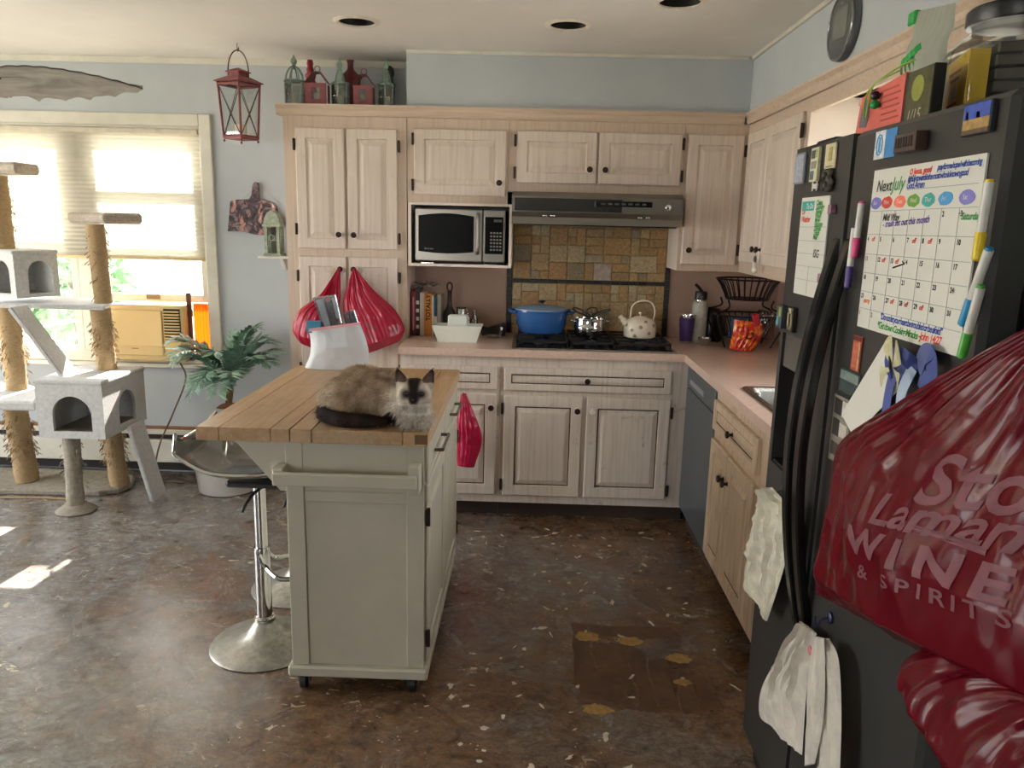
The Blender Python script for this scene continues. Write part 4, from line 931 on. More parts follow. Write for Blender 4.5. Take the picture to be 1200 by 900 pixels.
# hooks and cloths on the fridge doors
m_hook = M('grey_metal_hook', '77746e', .3, metal=.8); m_bhook = M('dark_blue_hook', '23254a', .35)
def hook(label, y, z, mat):
    t = thing('magnet_hook', label, 'hook', (FXF-.01, y, z), 'magnetic hooks on the fridge')
    obj('disc', MB().lathe((FXF-.0006, y, z), [(.013, 0), (.013, .005), (.010, .007), (.001, .007)], 16, axis=(-1, 0, 0)), mat, t, smooth=True)
    obj('hook_arm', MB().tube(spline([(FXF-.0078, y, z), (FXF-.022, y, z-.006), (FXF-.028, y, z-.022), (FXF-.034, y, z-.012), (FXF-.035, y, z)]), .0022, 8), mat, t, smooth=True)
hook('small grey magnetic hook holding the crumpled cream cloth', 1.892, .885, m_hook)
hook('dark blue hook holding the hanging dish cloths at the fridge door gap', 1.535, .725, m_bhook)
m_cl1 = M('cream_waffle_cloth', 'cfc9b4', .9, var=.12, scale=40, bump=.5, bscale=240, sheen=.3); m_cl2 = M('stained_dish_cloth', 'c6bfb2', .9, var=.12, scale=25, bump=.4, bscale=260)
q = lambda px, py, x=.632: at(px, py, 0, x)
fn = bag_fn([q(889, 577), q(884, 610), q(878, 650), q(875, 684), q(893, 715)], [q(905, 571), q(923, 595), q(926, 630), q(916, 675), q(899, 728)], [(0, .008), (.5, .016), (1, .004)], (-1, 0, 0), crumple=.014, seed=3, fold_amp=.012, cfreq=14)
obj('dish_cloth', bag_mb(fn, 30, 40), m_cl1, smooth=True, label='crumpled cream dish cloth hanging on the freezer door beneath the dispenser', cat='cloth')
t = thing('hanging_dish_cloths', 'stained white dish cloth folded in three over the dark blue fridge hook', 'cloth', tuple(q(940, 895)))
fn = bag_fn([q(938, 728), q(915, 765), q(893, 805), q(890, 838), q(905, 852)], [q(957, 742), q(950, 780), q(945, 815), q(943, 840), q(940, 885)], [(0, .006), (.6, .015), (1, .004)], (-1, 0, 0), crumple=.009, seed=8, fold_amp=.009)
obj('cloth_fold', bag_mb(fn, 26, 34), m_cl2, t, smooth=True)
fn = bag_fn([q(955, 745, .615), q(948, 790, .615), q(946, 850, .615), q(944, 898, .615)], [q(966, 748, .615), q(967, 800, .615), q(964, 850, .615), q(955, 895, .615)], [(0, .005), (.5, .010), (1, .004)], (-1, 0, 0), crumple=.003, seed=9, fold_amp=.004)
obj('cloth_fold', bag_mb(fn, 16, 30), m_cl2, t, smooth=True)
fn = bag_fn([q(960, 748, .63), q(960, 800, .63), q(958, 860, .63), q(957, 915, .63)], [q(972, 748, .63), q(983, 775, .63), q(986, 840, .63), q(984, 915, .63)], [(0, .005), (.5, .012), (1, .008)], (-1, 0, 0), crumple=.003, seed=10, fold_amp=.005)
obj('cloth_fold', bag_mb(fn, 16, 30), m_cl2, t, smooth=True)
c = at(948, 762, 0, .61); obj('red_stain_patch', MB().ball(c+Vector((.002, 0, 0)), (.003, .012, .010), 10, 6), M('faded_pink_print', 'c4737a', .8), t, smooth=True)

# red carrier bags hung beside the fridge
m_red_shade = translucent('shaded_red_carrier_plastic', '66081a', '8a0e2a', .18, gloss=1, groughness=.2, spec=.24); m_print = M('faded_white_print', '744049', .6, var=.1)  # same plastic as the pantry bags, darkened for the shade beside the fridge
def wall_hook(label, p):
    t = thing('wall_hook', label, 'hook', p, 'hooks on the alcove wall')
    obj('plate', MB().box(.773, .7795, p[1]-.012, p[1]+.012, p[2]-.02, p[2]+.03), m_hook, t, bevel=.002)
    obj('hook_arm', MB().tube(spline([(.7725, p[1], p[2]+.015), (.75, p[1], p[2]), (.735, p[1], p[2]-.005), (.728, p[1], p[2]+.012)]), .004, 8), m_hook, t, smooth=True)
wall_hook('grey wall hook carrying the large printed red bag', (.775, .93, 1.52)); wall_hook('grey wall hook carrying the lower red bag', (.775, .66, 1.22))
w = lambda px, py, x: at(px, py, 0, x)
G = Vector((.722, .93, 1.512))
L = [G, w(1110, 437, .655), w(1040, 480, .65), w(987, 519, .65), w(977, 580, .645), w(965, 640, .645), w(955, 690, .645)]
R = [G+Vector((0, -.012, 0)), Vector((.70, .86, 1.40)), Vector((.68, .80, 1.30)), Vector((.66, .76, 1.20)), Vector((.64, .74, 1.12)), Vector((.63, .74, 1.06)), Vector((.63, .76, 1.0))]
L = spline(L, 2); R = spline(R, 2)
fnB = bag_fn(L, R, [(0, .01), (.3, .03), (.7, .075), (.92, .06), (1, .012)], (-1, -.12, 0), folds=[(2.3, .4, 1.0), (4.7, 2.0, .7), (7.9, 1.1, .35)], crumple=.010, seed=21, fold_amp=.0045, backflat=.12, cfreq=5)
t = thing('carrier_bag', 'large red plastic carrier bag printed Wine and Spirits hanging over the fridge door', 'bag', (.65, 1.1, .78))
bb = obj('bag_body', bag_mb(fnB, 90, 100), m_red_shade, t, smooth=True, angle=80)
ud = Vector((0, -.325, .062)).normalized(); vd = Vector((0, .062, .325)).normalized()
def pr(body, p0, p1, hgt, x=.59, space=1.0, shear=0, bold=0):
    """print a word between two photo points on the plane x"""
    a, b = at(*p0, 0, x), at(*p1, 0, x); probe = text_mb(body, 1, (0, 0, 0), (1, 0, 0), (0, 1, 0), (0, 0, 1), space=space, shear=shear); xs = [q[0] for q in probe.v]
    W = max(xs)-min(xs); u = (b-a)/W; v = vd*hgt
    for k, ch in enumerate([body]): obj('printed_word', surf_text(body, 1, fnB, (1, 2), a-u*min(xs), u, v, (-1, 0, 0), shear=shear, space=space, bold=bold, off=.0014), m_print, bb, fix=False, smooth=True, angle=85)
pr('Sto', (1070, 588), (1180, 606), .105, shear=.3, bold=.02); pr('Lamana', (1028, 612), (1215, 658), .072, shear=.3, bold=.02)
pr('WINE', (1008, 644), (1178, 709), .062, space=1.5, bold=.035); pr('&', (1020, 676), (1032, 680), .032, bold=.015); pr('SPIRITS', (1055, 688), (1190, 738), .030, space=1.4, bold=.015)
pr('I', (1066, 617), (1150, 651), .014)
G2 = Vector((.722, .66, 1.21))
L = [G2, Vector((.68, .70, 1.05)), w(1140, 764, .61), w(1062, 772, .60), w(1070, 815, .60), w(1086, 862, .60)]
R = [G2+Vector((0, -.012, 0)), Vector((.70, .60, 1.12)), Vector((.66, .62, 1.03)), Vector((.62, .56, .95)), Vector((.60, .54, .88)), Vector((.60, .56, .80))]
fn2 = bag_fn(spline(L, 2), spline(R, 2), [(0, .01), (.4, .04), (.7, .07), (1, .015)], (-1, -.2, 0), crumple=.012, seed=33, fold_amp=.005, backflat=.2, cfreq=6)
obj('carrier_bag', bag_mb(fn2, 70, 70), m_red_shade, smooth=True, angle=80, label='smaller crumpled red carrier bag below the printed one beside the fridge', cat='bag')

# ================================================================== ON TOP OF THE FRIDGE
FT = 1.7355
m_coral = M('coral_red_card', 'd2685c', .6, var=.06)
a, b = w(997, 156, .735), w(1061, 139, .735)
t = thing('coral_box', 'flat coral red box with zigzag foot standing on the fridge', 'box', (.75, (a.y+b.y)/2, FT))
obj('box', MB().prism([(0, 0), (.225, 0), (.227, .112), (.02, .095)], (.735, 1.872, FT), US, VS, (1, 0, 0), .045), m_coral, t)
for k in range(7): obj('zigzag_tooth', MB().box(.7335, .7348, 1.865-k*.030-.012, 1.865-k*.030, FT+.001, FT+.018), M('tan_tooth', 'b98f72', .6), t)
obj('grey_figure', MB().prism([(.022, .03), (.06, .026), (.072, .05), (.066, .08), (.045, .09), (.03, .07)], (.7348, 1.872, FT), US, VS, (-1, 0, 0), .001), M('slate_print', '6a6470', .6), t)
obj('small_badge', MB().prism([(.008, .078), (.024, .08), (.023, .094), (.009, .092)], (.7348, 1.872, FT), US, VS, (-1, 0, 0), .0008), M('badge_pale', 'd6a79b', .6), t)
for k in range(6): obj('print_line', MB().box(.7338, .7347, 1.66+.01*(k % 2), 1.74, FT+.03+k*.012, FT+.033+k*.012), M('coral_dark_print', 'a8483f', .6), t)
t = thing('green_garland', 'green beaded wire garland draped over the coral box', 'ornament', (.73, 1.74, FT+.05))
m_gw = M('lime_wire', '8fae4a', .5); m_gb = M('bright_green_bead', '1f9a48', .3)
obj('wire', MB().tube(spline([(.728, 1.80, FT+.045), (.724, 1.785, FT+.075), (.722, 1.765, FT+.105), (.74, 1.74, FT+.125), (.75, 1.71, FT+.135), (.76, 1.67, FT+.14)]), .0022, 6), m_gw, t, smooth=True)
obj('wire', MB().tube(spline([(.728, 1.81, FT+.04), (.722, 1.80, FT+.085), (.725, 1.76, FT+.11), (.745, 1.70, FT+.125)]), .0018, 6), m_gw, t, smooth=True)
obj('bead', MB().ball((.724, 1.752, FT+.066), .010, 12, 8), m_gb, t, smooth=True); obj('dark_bead', MB().ball((.724, 1.754, FT+.084), .010, 12, 8), M('plum_bead', '2c1a26', .3), t, smooth=True)
for k in range(4): obj('tinsel_leaf', ribbon([(.765, 1.735-k*.016, FT+.122+k*.004), (.755, 1.715-k*.016, FT+.142+k*.004), (.76, 1.70-k*.016, FT+.148+k*.005)], .014), m_gb, t)
obj('napkin_holder', MB().prism([(0, 0), (.16, 0), (.14, .118), (.06, .124), (.02, .09)], (.785, 1.90, FT), US, VS, (1, 0, 0), .03), M('dark_slate_box', '55584f', .5), bevel=.003, label='dark grey folded box behind the coral box on the fridge', cat='box')
t = thing('tea_box', 'black and olive box with yellow-green round picture on the fridge', 'box', (.76, 1.58, FT))
obj('box', MB().box(.735, .757, 1.530, 1.640, FT, FT+.108), M('black_card', '23231c', .4), t, bevel=.001)
obj('front_label', MB().box(.7338, .7348, 1.532, 1.628, FT+.002, FT+.106), M('olive_print', '4b4a2a', .4, var=.5, scale=40), t)
obj('round_picture', MB().lathe((.7337, 1.585, FT+.072), [(.024, 0), (.024, .001), (.001, .001)], 20, axis=(-1, 0, 0)), M('yellow_green_print', '8f9440', .4), t)
obj('lettering', text_mb('1/15', .032, (.7335, 1.62, FT+.012), US, VS, NXV, .0006, shear=.2), M('pale_print', 'c4c0ae', .5), t, fix=False)
m_pet = thin_glass('clear_grey_plastic', 'ecece8', .05, .05); m_lidb = M('black_ribbed_lid', '1c1d1e', .35)
jx, jy = .915, 1.600
JA = math.radians(-14); JQ = Matrix.Rotation(JA, 3, 'Z')
def jp(a, b, z): v_ = JQ @ Vector((a, b, 0)); return (jx+v_.x, jy+v_.y, FT+z)
t = thing('plastic_jar', 'large clear square plastic jar with black lid on the fridge', 'jar', (jx, jy, FT))
def rrect(h, r, z, n=5):
    P = []
    for a0, sx, sy in ((0, 1, 1), (90, -1, 1), (180, -1, -1), (270, 1, -1)):
        for k in range(n): g = math.radians(a0+90*k/(n-1)); P.append(jp(sx*(h-r)+r*math.cos(g), sy*(h-r)+r*math.sin(g), z))
    return P
mb = MB(); R_ = [(.100, .012, .001), (.104, .012, .008), (.104, .012, .150), (.098, .03, .164), (.084, .080, .176), (.078, .077, .180), (.078, .077, .190)]
for h, r_, z in R_: mb.v += rrect(h, r_, z)
for i in range(len(R_)-1):
    for k in range(20): l = (k+1) % 20; mb.f.append((20*i+k, 20*i+l, 20*i+20+l, 20*i+20+k))
mb.f.append(tuple(range(20))[::-1])
obj('jar_body', mb, m_pet, t, smooth=True)
obj('lid', MB().lathe((jx, jy, FT+.1905), [(.088, 0), (.090, .004), (.090, .026), (.084, .032), (.001, .032)], 36), m_lidb, t, smooth=True)
def jbox(a0, a1, b0, b1, z0, z1): return MB().obox(jp((a0+a1)/2, (b0+b1)/2, (z0+z1)/2), JQ @ Vector(((a1-a0)/2, 0, 0)), JQ @ Vector((0, (b1-b0)/2, 0)), (0, 0, (z1-z0)/2))
t = thing('spice_packet', 'yellow packet with red script standing inside the plastic jar', 'packet', jp(-.08, 0, .003))
obj('carton', jbox(-.097, -.062, -.085, .09, .012, .135), M('yellow_packet', 'f6cf3c', .45, var=.08), t)
for k, (z, b) in enumerate(((.105, .02), (.092, .01), (.045, .015), (.034, .02))): obj('red_script', jbox(-.0985, -.0975, -b-.02, b+.02, z, z+.005), M('red_script_ink', 'b8402a', .5), t)
obj('white_figure', jbox(-.0985, -.0975, -.022, .012, .055, .085), M('book_white', 'd9d4ca', .5), t)
t = thing('packet_stack', 'pile of dark grey sachets inside the plastic jar', 'sachets', jp(.02, 0, .004))
for k in range(6): obj('sachet', jbox(-.055+.003*(k % 2), .094-.003*(k % 3), -.094+.004*(k % 2), .09, .010+k*.023, .010+k*.023+.021), M('dark_grey_sachets', '6e6a62', .5, var=.2), t, bevel=.003)
# translucent bag with green clip
m_poly = translucent('milky_polythene', 'bfc4b8', 'c9cdbf', .45, gloss=1, groughness=.3)
v = lambda px, py, x=.935: at(px, py, 0, x)
fn = bag_fn([v(1076, 14), v(1070, 45), v(1064, 74), Vector((.935, 1.99, FT+.01))], [v(1120, 3), v(1118, 30), v(1110, 62), Vector((.935, 1.80, FT+.01))], [(0, .006), (.5, .02), (1, .03)], (-1, 0, 0), crumple=.004, seed=5, fold_amp=.001)
t = thing('snack_bag', 'milky translucent snack bag closed with a green clip on the fridge', 'bag', (.935, 1.9, FT))
obj('bag', bag_mb(fn, 30, 36), m_poly, t, smooth=True)
c = v(1074, 20); obj('green_clip', MB().box(c.x-.008, c.x+.008, c.y-.006, c.y+.03, c.z-.016, c.z+.016), m_gb, t, bevel=.003)
obj('white_tub', MB().lathe((1.16, 1.86, FT), [(.07, 0), (.075, .01), (.085, .25), (.088, .252), (.088, .265), (.06, .28), (.001, .285)], 28), M('white_plastic_tub', 'd9d9d4', .35), smooth=True, label='white plastic tub with domed lid at the back of the fridge top', cat='tub')
# ================================================================== KITCHEN ISLAND
def wood_mat(name, a, b, c, stretch):
    m = bpy.data.materials.new(name); m.use_nodes = True; t = NT(m); MATS[name] = m
    g = t.noise(t.coords(stretch), 1.4, 7, .65, .8); w = t.noise(t.coords(), 2.5, 4, .6)
    col = t.ramp(g, [(.25, hexc(a)), (.5, hexc(b)), (.78, hexc(c))]); oi = t.add('ShaderNodeObjectInfo')
    col = t.mix(1.0, col, t.ramp(oi.outputs['Random'], [(0, G3(.86)), (1, G3(1.06))]), 'MULTIPLY')
    col = t.mix(t.ramp(w, [(.45, G3(0)), (.75, G3(.35))]), col, hexc('c3b7a4'))
    t.ln(col, t.b.inputs['Base Color']); t.b.inputs['Roughness'].default_value = .40; t.bump(g, .2, .001); return m
m_top = wood_mat('honey_oak_top', 'a07c52', 'b8946a', 'c8aa80', (30, 3, 30)); m_topx = wood_mat('honey_oak_end', '8f6a42', 'ab8254', 'c0996a', (3, 30, 30))
m_isl = M('chipped_sage_white_paint', 'bfb9a8', .45, var=.06, scale=5, bump=.03); m_pull = M('brushed_nickel_pull', '8d8a82', .3, metal=.9)
t = thing('kitchen_island', 'off-white rolling kitchen island with oak drop-leaf top', 'kitchen island', (-.53, 2.8, 0))
TZ0, TZ1 = .868, .910; ya, yb = 2.245, 3.295
lf = obj('drop_leaf', MB().box(-.932, -.775, ya, yb, TZ0, TZ1), m_top, t, bevel=.0008)
for xa, xb in ((-1.002, -.934), (-.773, -.717)): obj('leaf_board', MB().box(xa, xb, ya, yb, TZ0, TZ1), m_top, lf, bevel=.0008)
tp = obj('top_panel', MB().box(-.648, -.372, ya, yb, TZ0, TZ1), m_top, t, bevel=.002)
for xa, xb in ((-.713, -.650), (-.370, -.295)): obj('top_board', MB().box(xa, xb, ya, yb, TZ0, TZ1), m_top, tp, bevel=.0008)
obj('end_joint', MB().box(-.335, -.296, ya-.0008, ya, TZ0+.006, TZ1-.006), M('dark_end_grain', '6d5134', .6), t)
IX0, IX1, IY0, IY1 = -.745, -.312, 2.285, 3.27
obj('carcass', MB().box(IX0+.006, IX1-.006, IY0+.010, IY1, .10, .867), m_isl, t)
obj('stile', MB().box(IX0, IX0+.055, IY0, IY0+.0095, .10, .867), m_isl, t, bevel=.002)
obj('stile', MB().box(IX1-.055, IX1, IY0, IY0+.0095, .10, .867), m_isl, t, bevel=.002)
obj('rail', MB().box(IX0+.0552, IX1-.0552, IY0+.001, IY0+.0095, .74, .867), m_isl, t)
obj('rail', MB().box(IX0+.0552, IX1-.0552, IY0+.003, IY0+.0095, .665, .70), m_isl, t, bevel=.002)
obj('plinth', MB().box(IX0-.012, IX1+.012, IY0-.014, IY1+.006, .062, .099), m_isl, t, bevel=.006)
tb = obj('towel_bar', MB().box(-.762, -.325, 2.205, 2.225, .742, .782), m_isl, t, bevel=.003)
obj('bar_bracket', MB().box(-.768, -.735, 2.2255, 2.2845, .735, .79), m_isl, tb, bevel=.003); obj('bar_bracket', MB().box(-.352, -.319, 2.2255, 2.2845, .720, .805), m_isl, tb, bevel=.003)
obj('leaf_bracket', MB().prism([(0, 0), (.172, 0), (.172, -.175), (.150, -.175)], (-.918, 2.300, .8675), (1, 0, 0), (0, 0, 1), (0, 1, 0), .02), m_isl, t, bevel=.002)
# doors and drawers on the kitchen side
for k, (a, b) in enumerate(((2.305, 2.775), (2.790, 3.255))):
    d = door(t, 'drawer', (IX1-.0055, a, .735), (0, 1, 0), (1, 0, 0), b-a, .125, m_isl, t=.018, fw=.02, deep=.003)
    h = MB().tube([(IX1+.013, a+.14, .80), (IX1+.040, a+.14, .80), (IX1+.040, b-.14, .80), (IX1+.013, b-.14, .80)], .006, 8)
    obj('pull', h, m_pull, d, smooth=True)
    d = door(t, 'door', (IX1-.0055, a, .115), (0, 1, 0), (1, 0, 0), b-a, .610, m_isl, t=.018, fw=.055, deep=.006)
    for z in (.2, .62): inst('hinge', hinge_me, d, (IX1+.004, (a-.002) if k == 0 else (b+.002), z), (0, 0, math.pi/2))
m_cast = M('black_caster_rubber', '1d1c1b', .5); m_cf = M('scuffed_caster_fork', '6b6861', .4, metal=.7)
for x in (IX0+.03, IX1-.04):
    for y in (IY0+.03, IY1-.04):
        c = obj('caster', MB().lathe((x-.013, y, .0305), [(.020, 0), (.030, .004), (.030, .022), (.020, .026)], 18, axis=(1, 0, 0)), m_cast, t, smooth=True)
        obj('fork', MB().box(x-.019, x-.0145, y-.012, y+.022, .024, .0555).box(x+.0145, x+.019, y-.012, y+.022, .024, .0555).box(x-.019, x+.019, y-.012, y+.022, .0605, .0615).box(x-.019, x-.0145, y-.012, y+.022, .0555, .0605).box(x+.0145, x+.019, y-.012, y+.022, .0555, .0605), m_cf, c)

# ================================================================== CAT
m_cat = bpy.data.materials.new('cat_coat'); m_cat.use_nodes = True
_t = NT(m_cat); _a = _t.add('ShaderNodeVertexColor', layer_name='Col'); _n = _t.noise(_t.coords((1, 1, 1)), 60, 4, .7)
_t.ln(_t.mix(1.0, _a.outputs[0], _t.ramp(_n, [(.3, G3(.82)), (.7, G3(1.1))]), 'MULTIPLY'), _t.b.inputs['Base Color']); _t.b.inputs['Roughness'].default_value = .8; _t.b.inputs['Specular IOR Level'].default_value = .2
IZ = TZ1
HS = 1.15; HC = at(486, 461, 1, 2.310); HF = Vector((.06, -.985, .10)).normalized(); HR = HF.cross(Vector((0, 0, 1))).normalized(); HU = HR.cross(HF).normalized()
def hp_(r, u, f): return HC+(HR*r+HU*u+HF*f)*HS
mb = MB()
P = lambda px, py, y: at(px, py, 1, y)
mb.ball(P(413, 470, 2.44), (.098, .11, .082), 20, 14); mb.ball(P(425, 455, 2.46), (.085, .10, .07), 20, 14); mb.ball(P(448, 463, 2.43), (.085, .09, .08), 20, 14)
mb.ball(P(470, 474, 2.37), (.062, .075, .075), 20, 14); mb.ball(P(487, 488, 2.325), (.050, .045, .058), 20, 14); mb.ball(P(410, 488, 2.38), (.075, .07, .05), 18, 12)
mb.ball(P(445, 492, 2.36), (.07, .055, .042), 18, 12)
mb.tube([P(470, 470, 2.38), HC+Vector((-.005, .02, -.01))], [.055, .040], 16)
for px in (478, 496): mb.ball((at(px, 503, 1, 2.29).x, 2.292, IZ+.014), (.018, .030, .0145), 14, 8)
tl = [P(381, 484, 2.45), P(380, 491, 2.36), P(393, 497, 2.305), P(415, 499, 2.285), P(435, 501, 2.285), P(455, 503, 2.29)]
tl = [Vector((q.x, q.y, IZ+.022)) for q in tl]
mb.tube(spline(tl, 5), [.018+.006*math.sin(math.pi*i/25)-(.008*max(0, i-19)/6) for i in range(26)], 12)
# head
mb.ball(HC, (.053, .048, .047), 22, 16); mb.ball(hp_(0, -.012, .030), (.023, .018, .016), 14, 10); mb.ball(hp_(0, -.020, .026), (.018, .016, .014), 14, 10)
for s in (-1, 1):
    mb.ball(hp_(s*.024, -.016, .012), (.026, .025, .024), 14, 10); mb.ball(hp_(s*.008, -.016, .038), (.0115, .009, .009), 12, 8)
    b0, b1, tip, bk = hp_(s*.008, .028, .012), hp_(s*.050, .004, .008), hp_(s*.051, .076, .004), hp_(s*.030, .016, -.026)
    q = [b0, b1, tip, bk]; mb.add(q, [(0, 1, 2), (0, 2, 3), (1, 3, 2), (0, 3, 1)]); mb.tube([hp_(s*.030, .018, -.004), hp_(s*.038, .040, -.002), hp_(s*.047, .062, 0)], [.024, .017, .007], 10)
_tmp = bpy.data.objects.new('tmp', mesh_of('tmp', mb, None)); C.objects.link(_tmp)
rm = _tmp.modifiers.new('r', 'REMESH'); rm.mode = 'VOXEL'; rm.voxel_size = .0036
sm = _tmp.modifiers.new('s', 'SMOOTH'); sm.factor = .5; sm.iterations = 5
dg = bpy.context.evaluated_depsgraph_get(); dg.update(); cm = bpy.data.meshes.new_from_object(_tmp.evaluated_get(dg)); bpy.data.objects.remove(_tmp)
for v in cm.vertices: v.co.z = max(v.co.z, IZ+.0005)
def mixc(a, b, t): t = max(0., min(1., t)); return tuple(x+(y-x)*t for x, y in zip(a, b))
DK, BR, BE, CRM, CHS = hexc('2b211d')[:3], hexc('8a735d')[:3], hexc('c9b59a')[:3], hexc('d6cab8')[:3], hexc('e8e2d6')[:3]
tlp = spline(tl, 5)
def cat_col(p):
    p = Vector(p); d = (p-HC)/HS; r, u, f = d.dot(HR), d.dot(HU), d.dot(HF); nz = noise.noise(p*30)
    dt = min((p-q).length for q in tlp)
    if dt < .031 and p.z < IZ+.052: return mixc(DK, BR, (dt-.024)/.02+.25*nz)
    if d.length < .09 and u > -.05 and (f > -.03 or u > .02) and abs(r) < .07:
        ear = u > .030 and abs(r) > .022
        if ear: return mixc(DK, hexc('7d6258')[:3], (f-.002)*160-.35-abs(abs(r)-.036)*30)
        c = mixc(CRM, hexc('a89b89')[:3], .35+nz+max(0, u)*14)
        stripe = 1-abs(r)/(.013+.012*max(0, u)/.04); 
        if u > -.006: c = mixc(c, DK, stripe*2.2)
        for s in (-1, 1):
            e = Vector(((r-s*.019)*.85, (u-.002)*1.05, 0)).length; c = mixc(c, DK, (.0195-e)/.013)
        mz = Vector((r, (u+.010)*1.0, 0)).length; c = mixc(c, DK, (.020-mz)/.010)
        if u < -.024: c = mixc(c, CHS, .7)
        return c
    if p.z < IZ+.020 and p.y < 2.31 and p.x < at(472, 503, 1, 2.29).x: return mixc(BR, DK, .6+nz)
    ch = (p-P(487, 490, 2.31)).length
    c = mixc(BE, BR, .35+nz*1.1+.25*noise.noise(Vector((p.x*90, p.y*30, p.z*40))))
    c = mixc(c, CRM, (P(395, 470, 2.4)-p).length < .06 and .5 or 0)
    c = mixc(CHS, c, (ch-.055)/.05)
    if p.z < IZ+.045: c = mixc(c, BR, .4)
    return c
def set_cols(me, cols):
    at_ = me.color_attributes.new('Col', 'FLOAT_COLOR', 'POINT'); at_.data.foreach_set('color', [x for c in cols for x in (*c, 1)])
og = Vector((-.42, 2.38, IZ))
for v in cm.vertices: pass
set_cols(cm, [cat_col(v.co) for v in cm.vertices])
pts = [(v.co.copy(), v.normal.copy()) for v in cm.vertices]
cm.transform(Matrix.Translation(-og)); cm.materials.append(m_cat); cm.polygons.foreach_set('use_smooth', [True]*len(cm.polygons))
t = thing('cat', 'long-haired seal point cat lying on the kitchen island', 'cat', tuple(og))
o = bpy.data.objects.new('cat_body', cm); C.objects.link(o); o.parent = t; cm.name = 'cat_body'
rd = random.Random(2); fur = MB(); fc = []
for _ in range(30000):
    p, n = rd.choice(pts); d = (p-HC)/HS; face = d.length < .066 and d.dot(HF) > -.02
    if face and d.dot(HU) > -.030 or (d.length < .11 and d.dot(HU) > .022 and d.dot(HF) > -.02): L = .0035
    elif face: L = .012
    elif min((p-q).length for q in tlp[::3]) < .032: L = .009
    else: L = rd.uniform(.014, .028)
    flow = (n*.55+Vector((-.35 if p.x < -.36 else 0, -.05, -.55))+Vector((rd.uniform(-.3, .3), rd.uniform(-.3, .3), rd.uniform(-.2, .2)))).normalized()
    if n.z < -.3 and p.z < IZ+.01: continue
    s = n.cross(flow); s = (s.normalized() if s.length > 1e-4 else n.orthogonal().normalized())*(.0009 if L > .01 else .0005)
    mid = p+(n*.5+flow*.5).normalized()*L*.5; mid.z = max(mid.z, IZ+.001); tip = mid+(flow+Vector((0, 0, -.15))).normalized()*L*.5
    if tip.z < IZ+.001: tip.z = IZ+.001
    k = len(fur.v); fur.v += [tuple(p-s), tuple(p+s), tuple(mid+s*.7), tuple(mid-s*.7), tuple(tip)]; fur.f += [(k, k+1, k+2, k+3), (k+3, k+2, k+4)]
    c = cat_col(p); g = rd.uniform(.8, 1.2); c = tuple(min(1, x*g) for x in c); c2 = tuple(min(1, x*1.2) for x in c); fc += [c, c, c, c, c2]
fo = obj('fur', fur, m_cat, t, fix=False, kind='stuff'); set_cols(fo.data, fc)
m_eye = M('blue_cat_eye', '55788c', .08, coat=1); m_pup = M('eye_black', '0c0b0b', .1); m_nose = M('dark_cat_nose', '2a1d1b', .35)
for s in (-1, 1):
    c = hp_(s*.0195, .004, .0405); e = obj('eye', MB().ball(c, (.0060, .0028, .0013), 12, 8), m_eye, t, smooth=True)
    obj('pupil', MB().ball(c+HF*.0026, (.0022, .0015, .0013), 8, 6), m_pup, e, smooth=True)
obj('nose', MB().ball(hp_(0, -.012, .0465), (.0055, .004, .0038), 10, 6), m_nose, t, smooth=True)
obj('mouth', MB().tube([hp_(-.007, -.024, .0435), hp_(0, -.0205, .0465), hp_(.007, -.024, .0435)], .0008, 6), m_pup, t)
for s in (-1, 1):
    for k in range(4): obj('whisker', MB().tube([hp_(s*.012, -.016-.002*k, .042), hp_(s*.035, -.014-.006*k, .045), hp_(s*.055, -.018-.009*k, .038)], [.0004, .0003, .0001], 4), M('white_whisker', 'e8e4dc', .4), t)

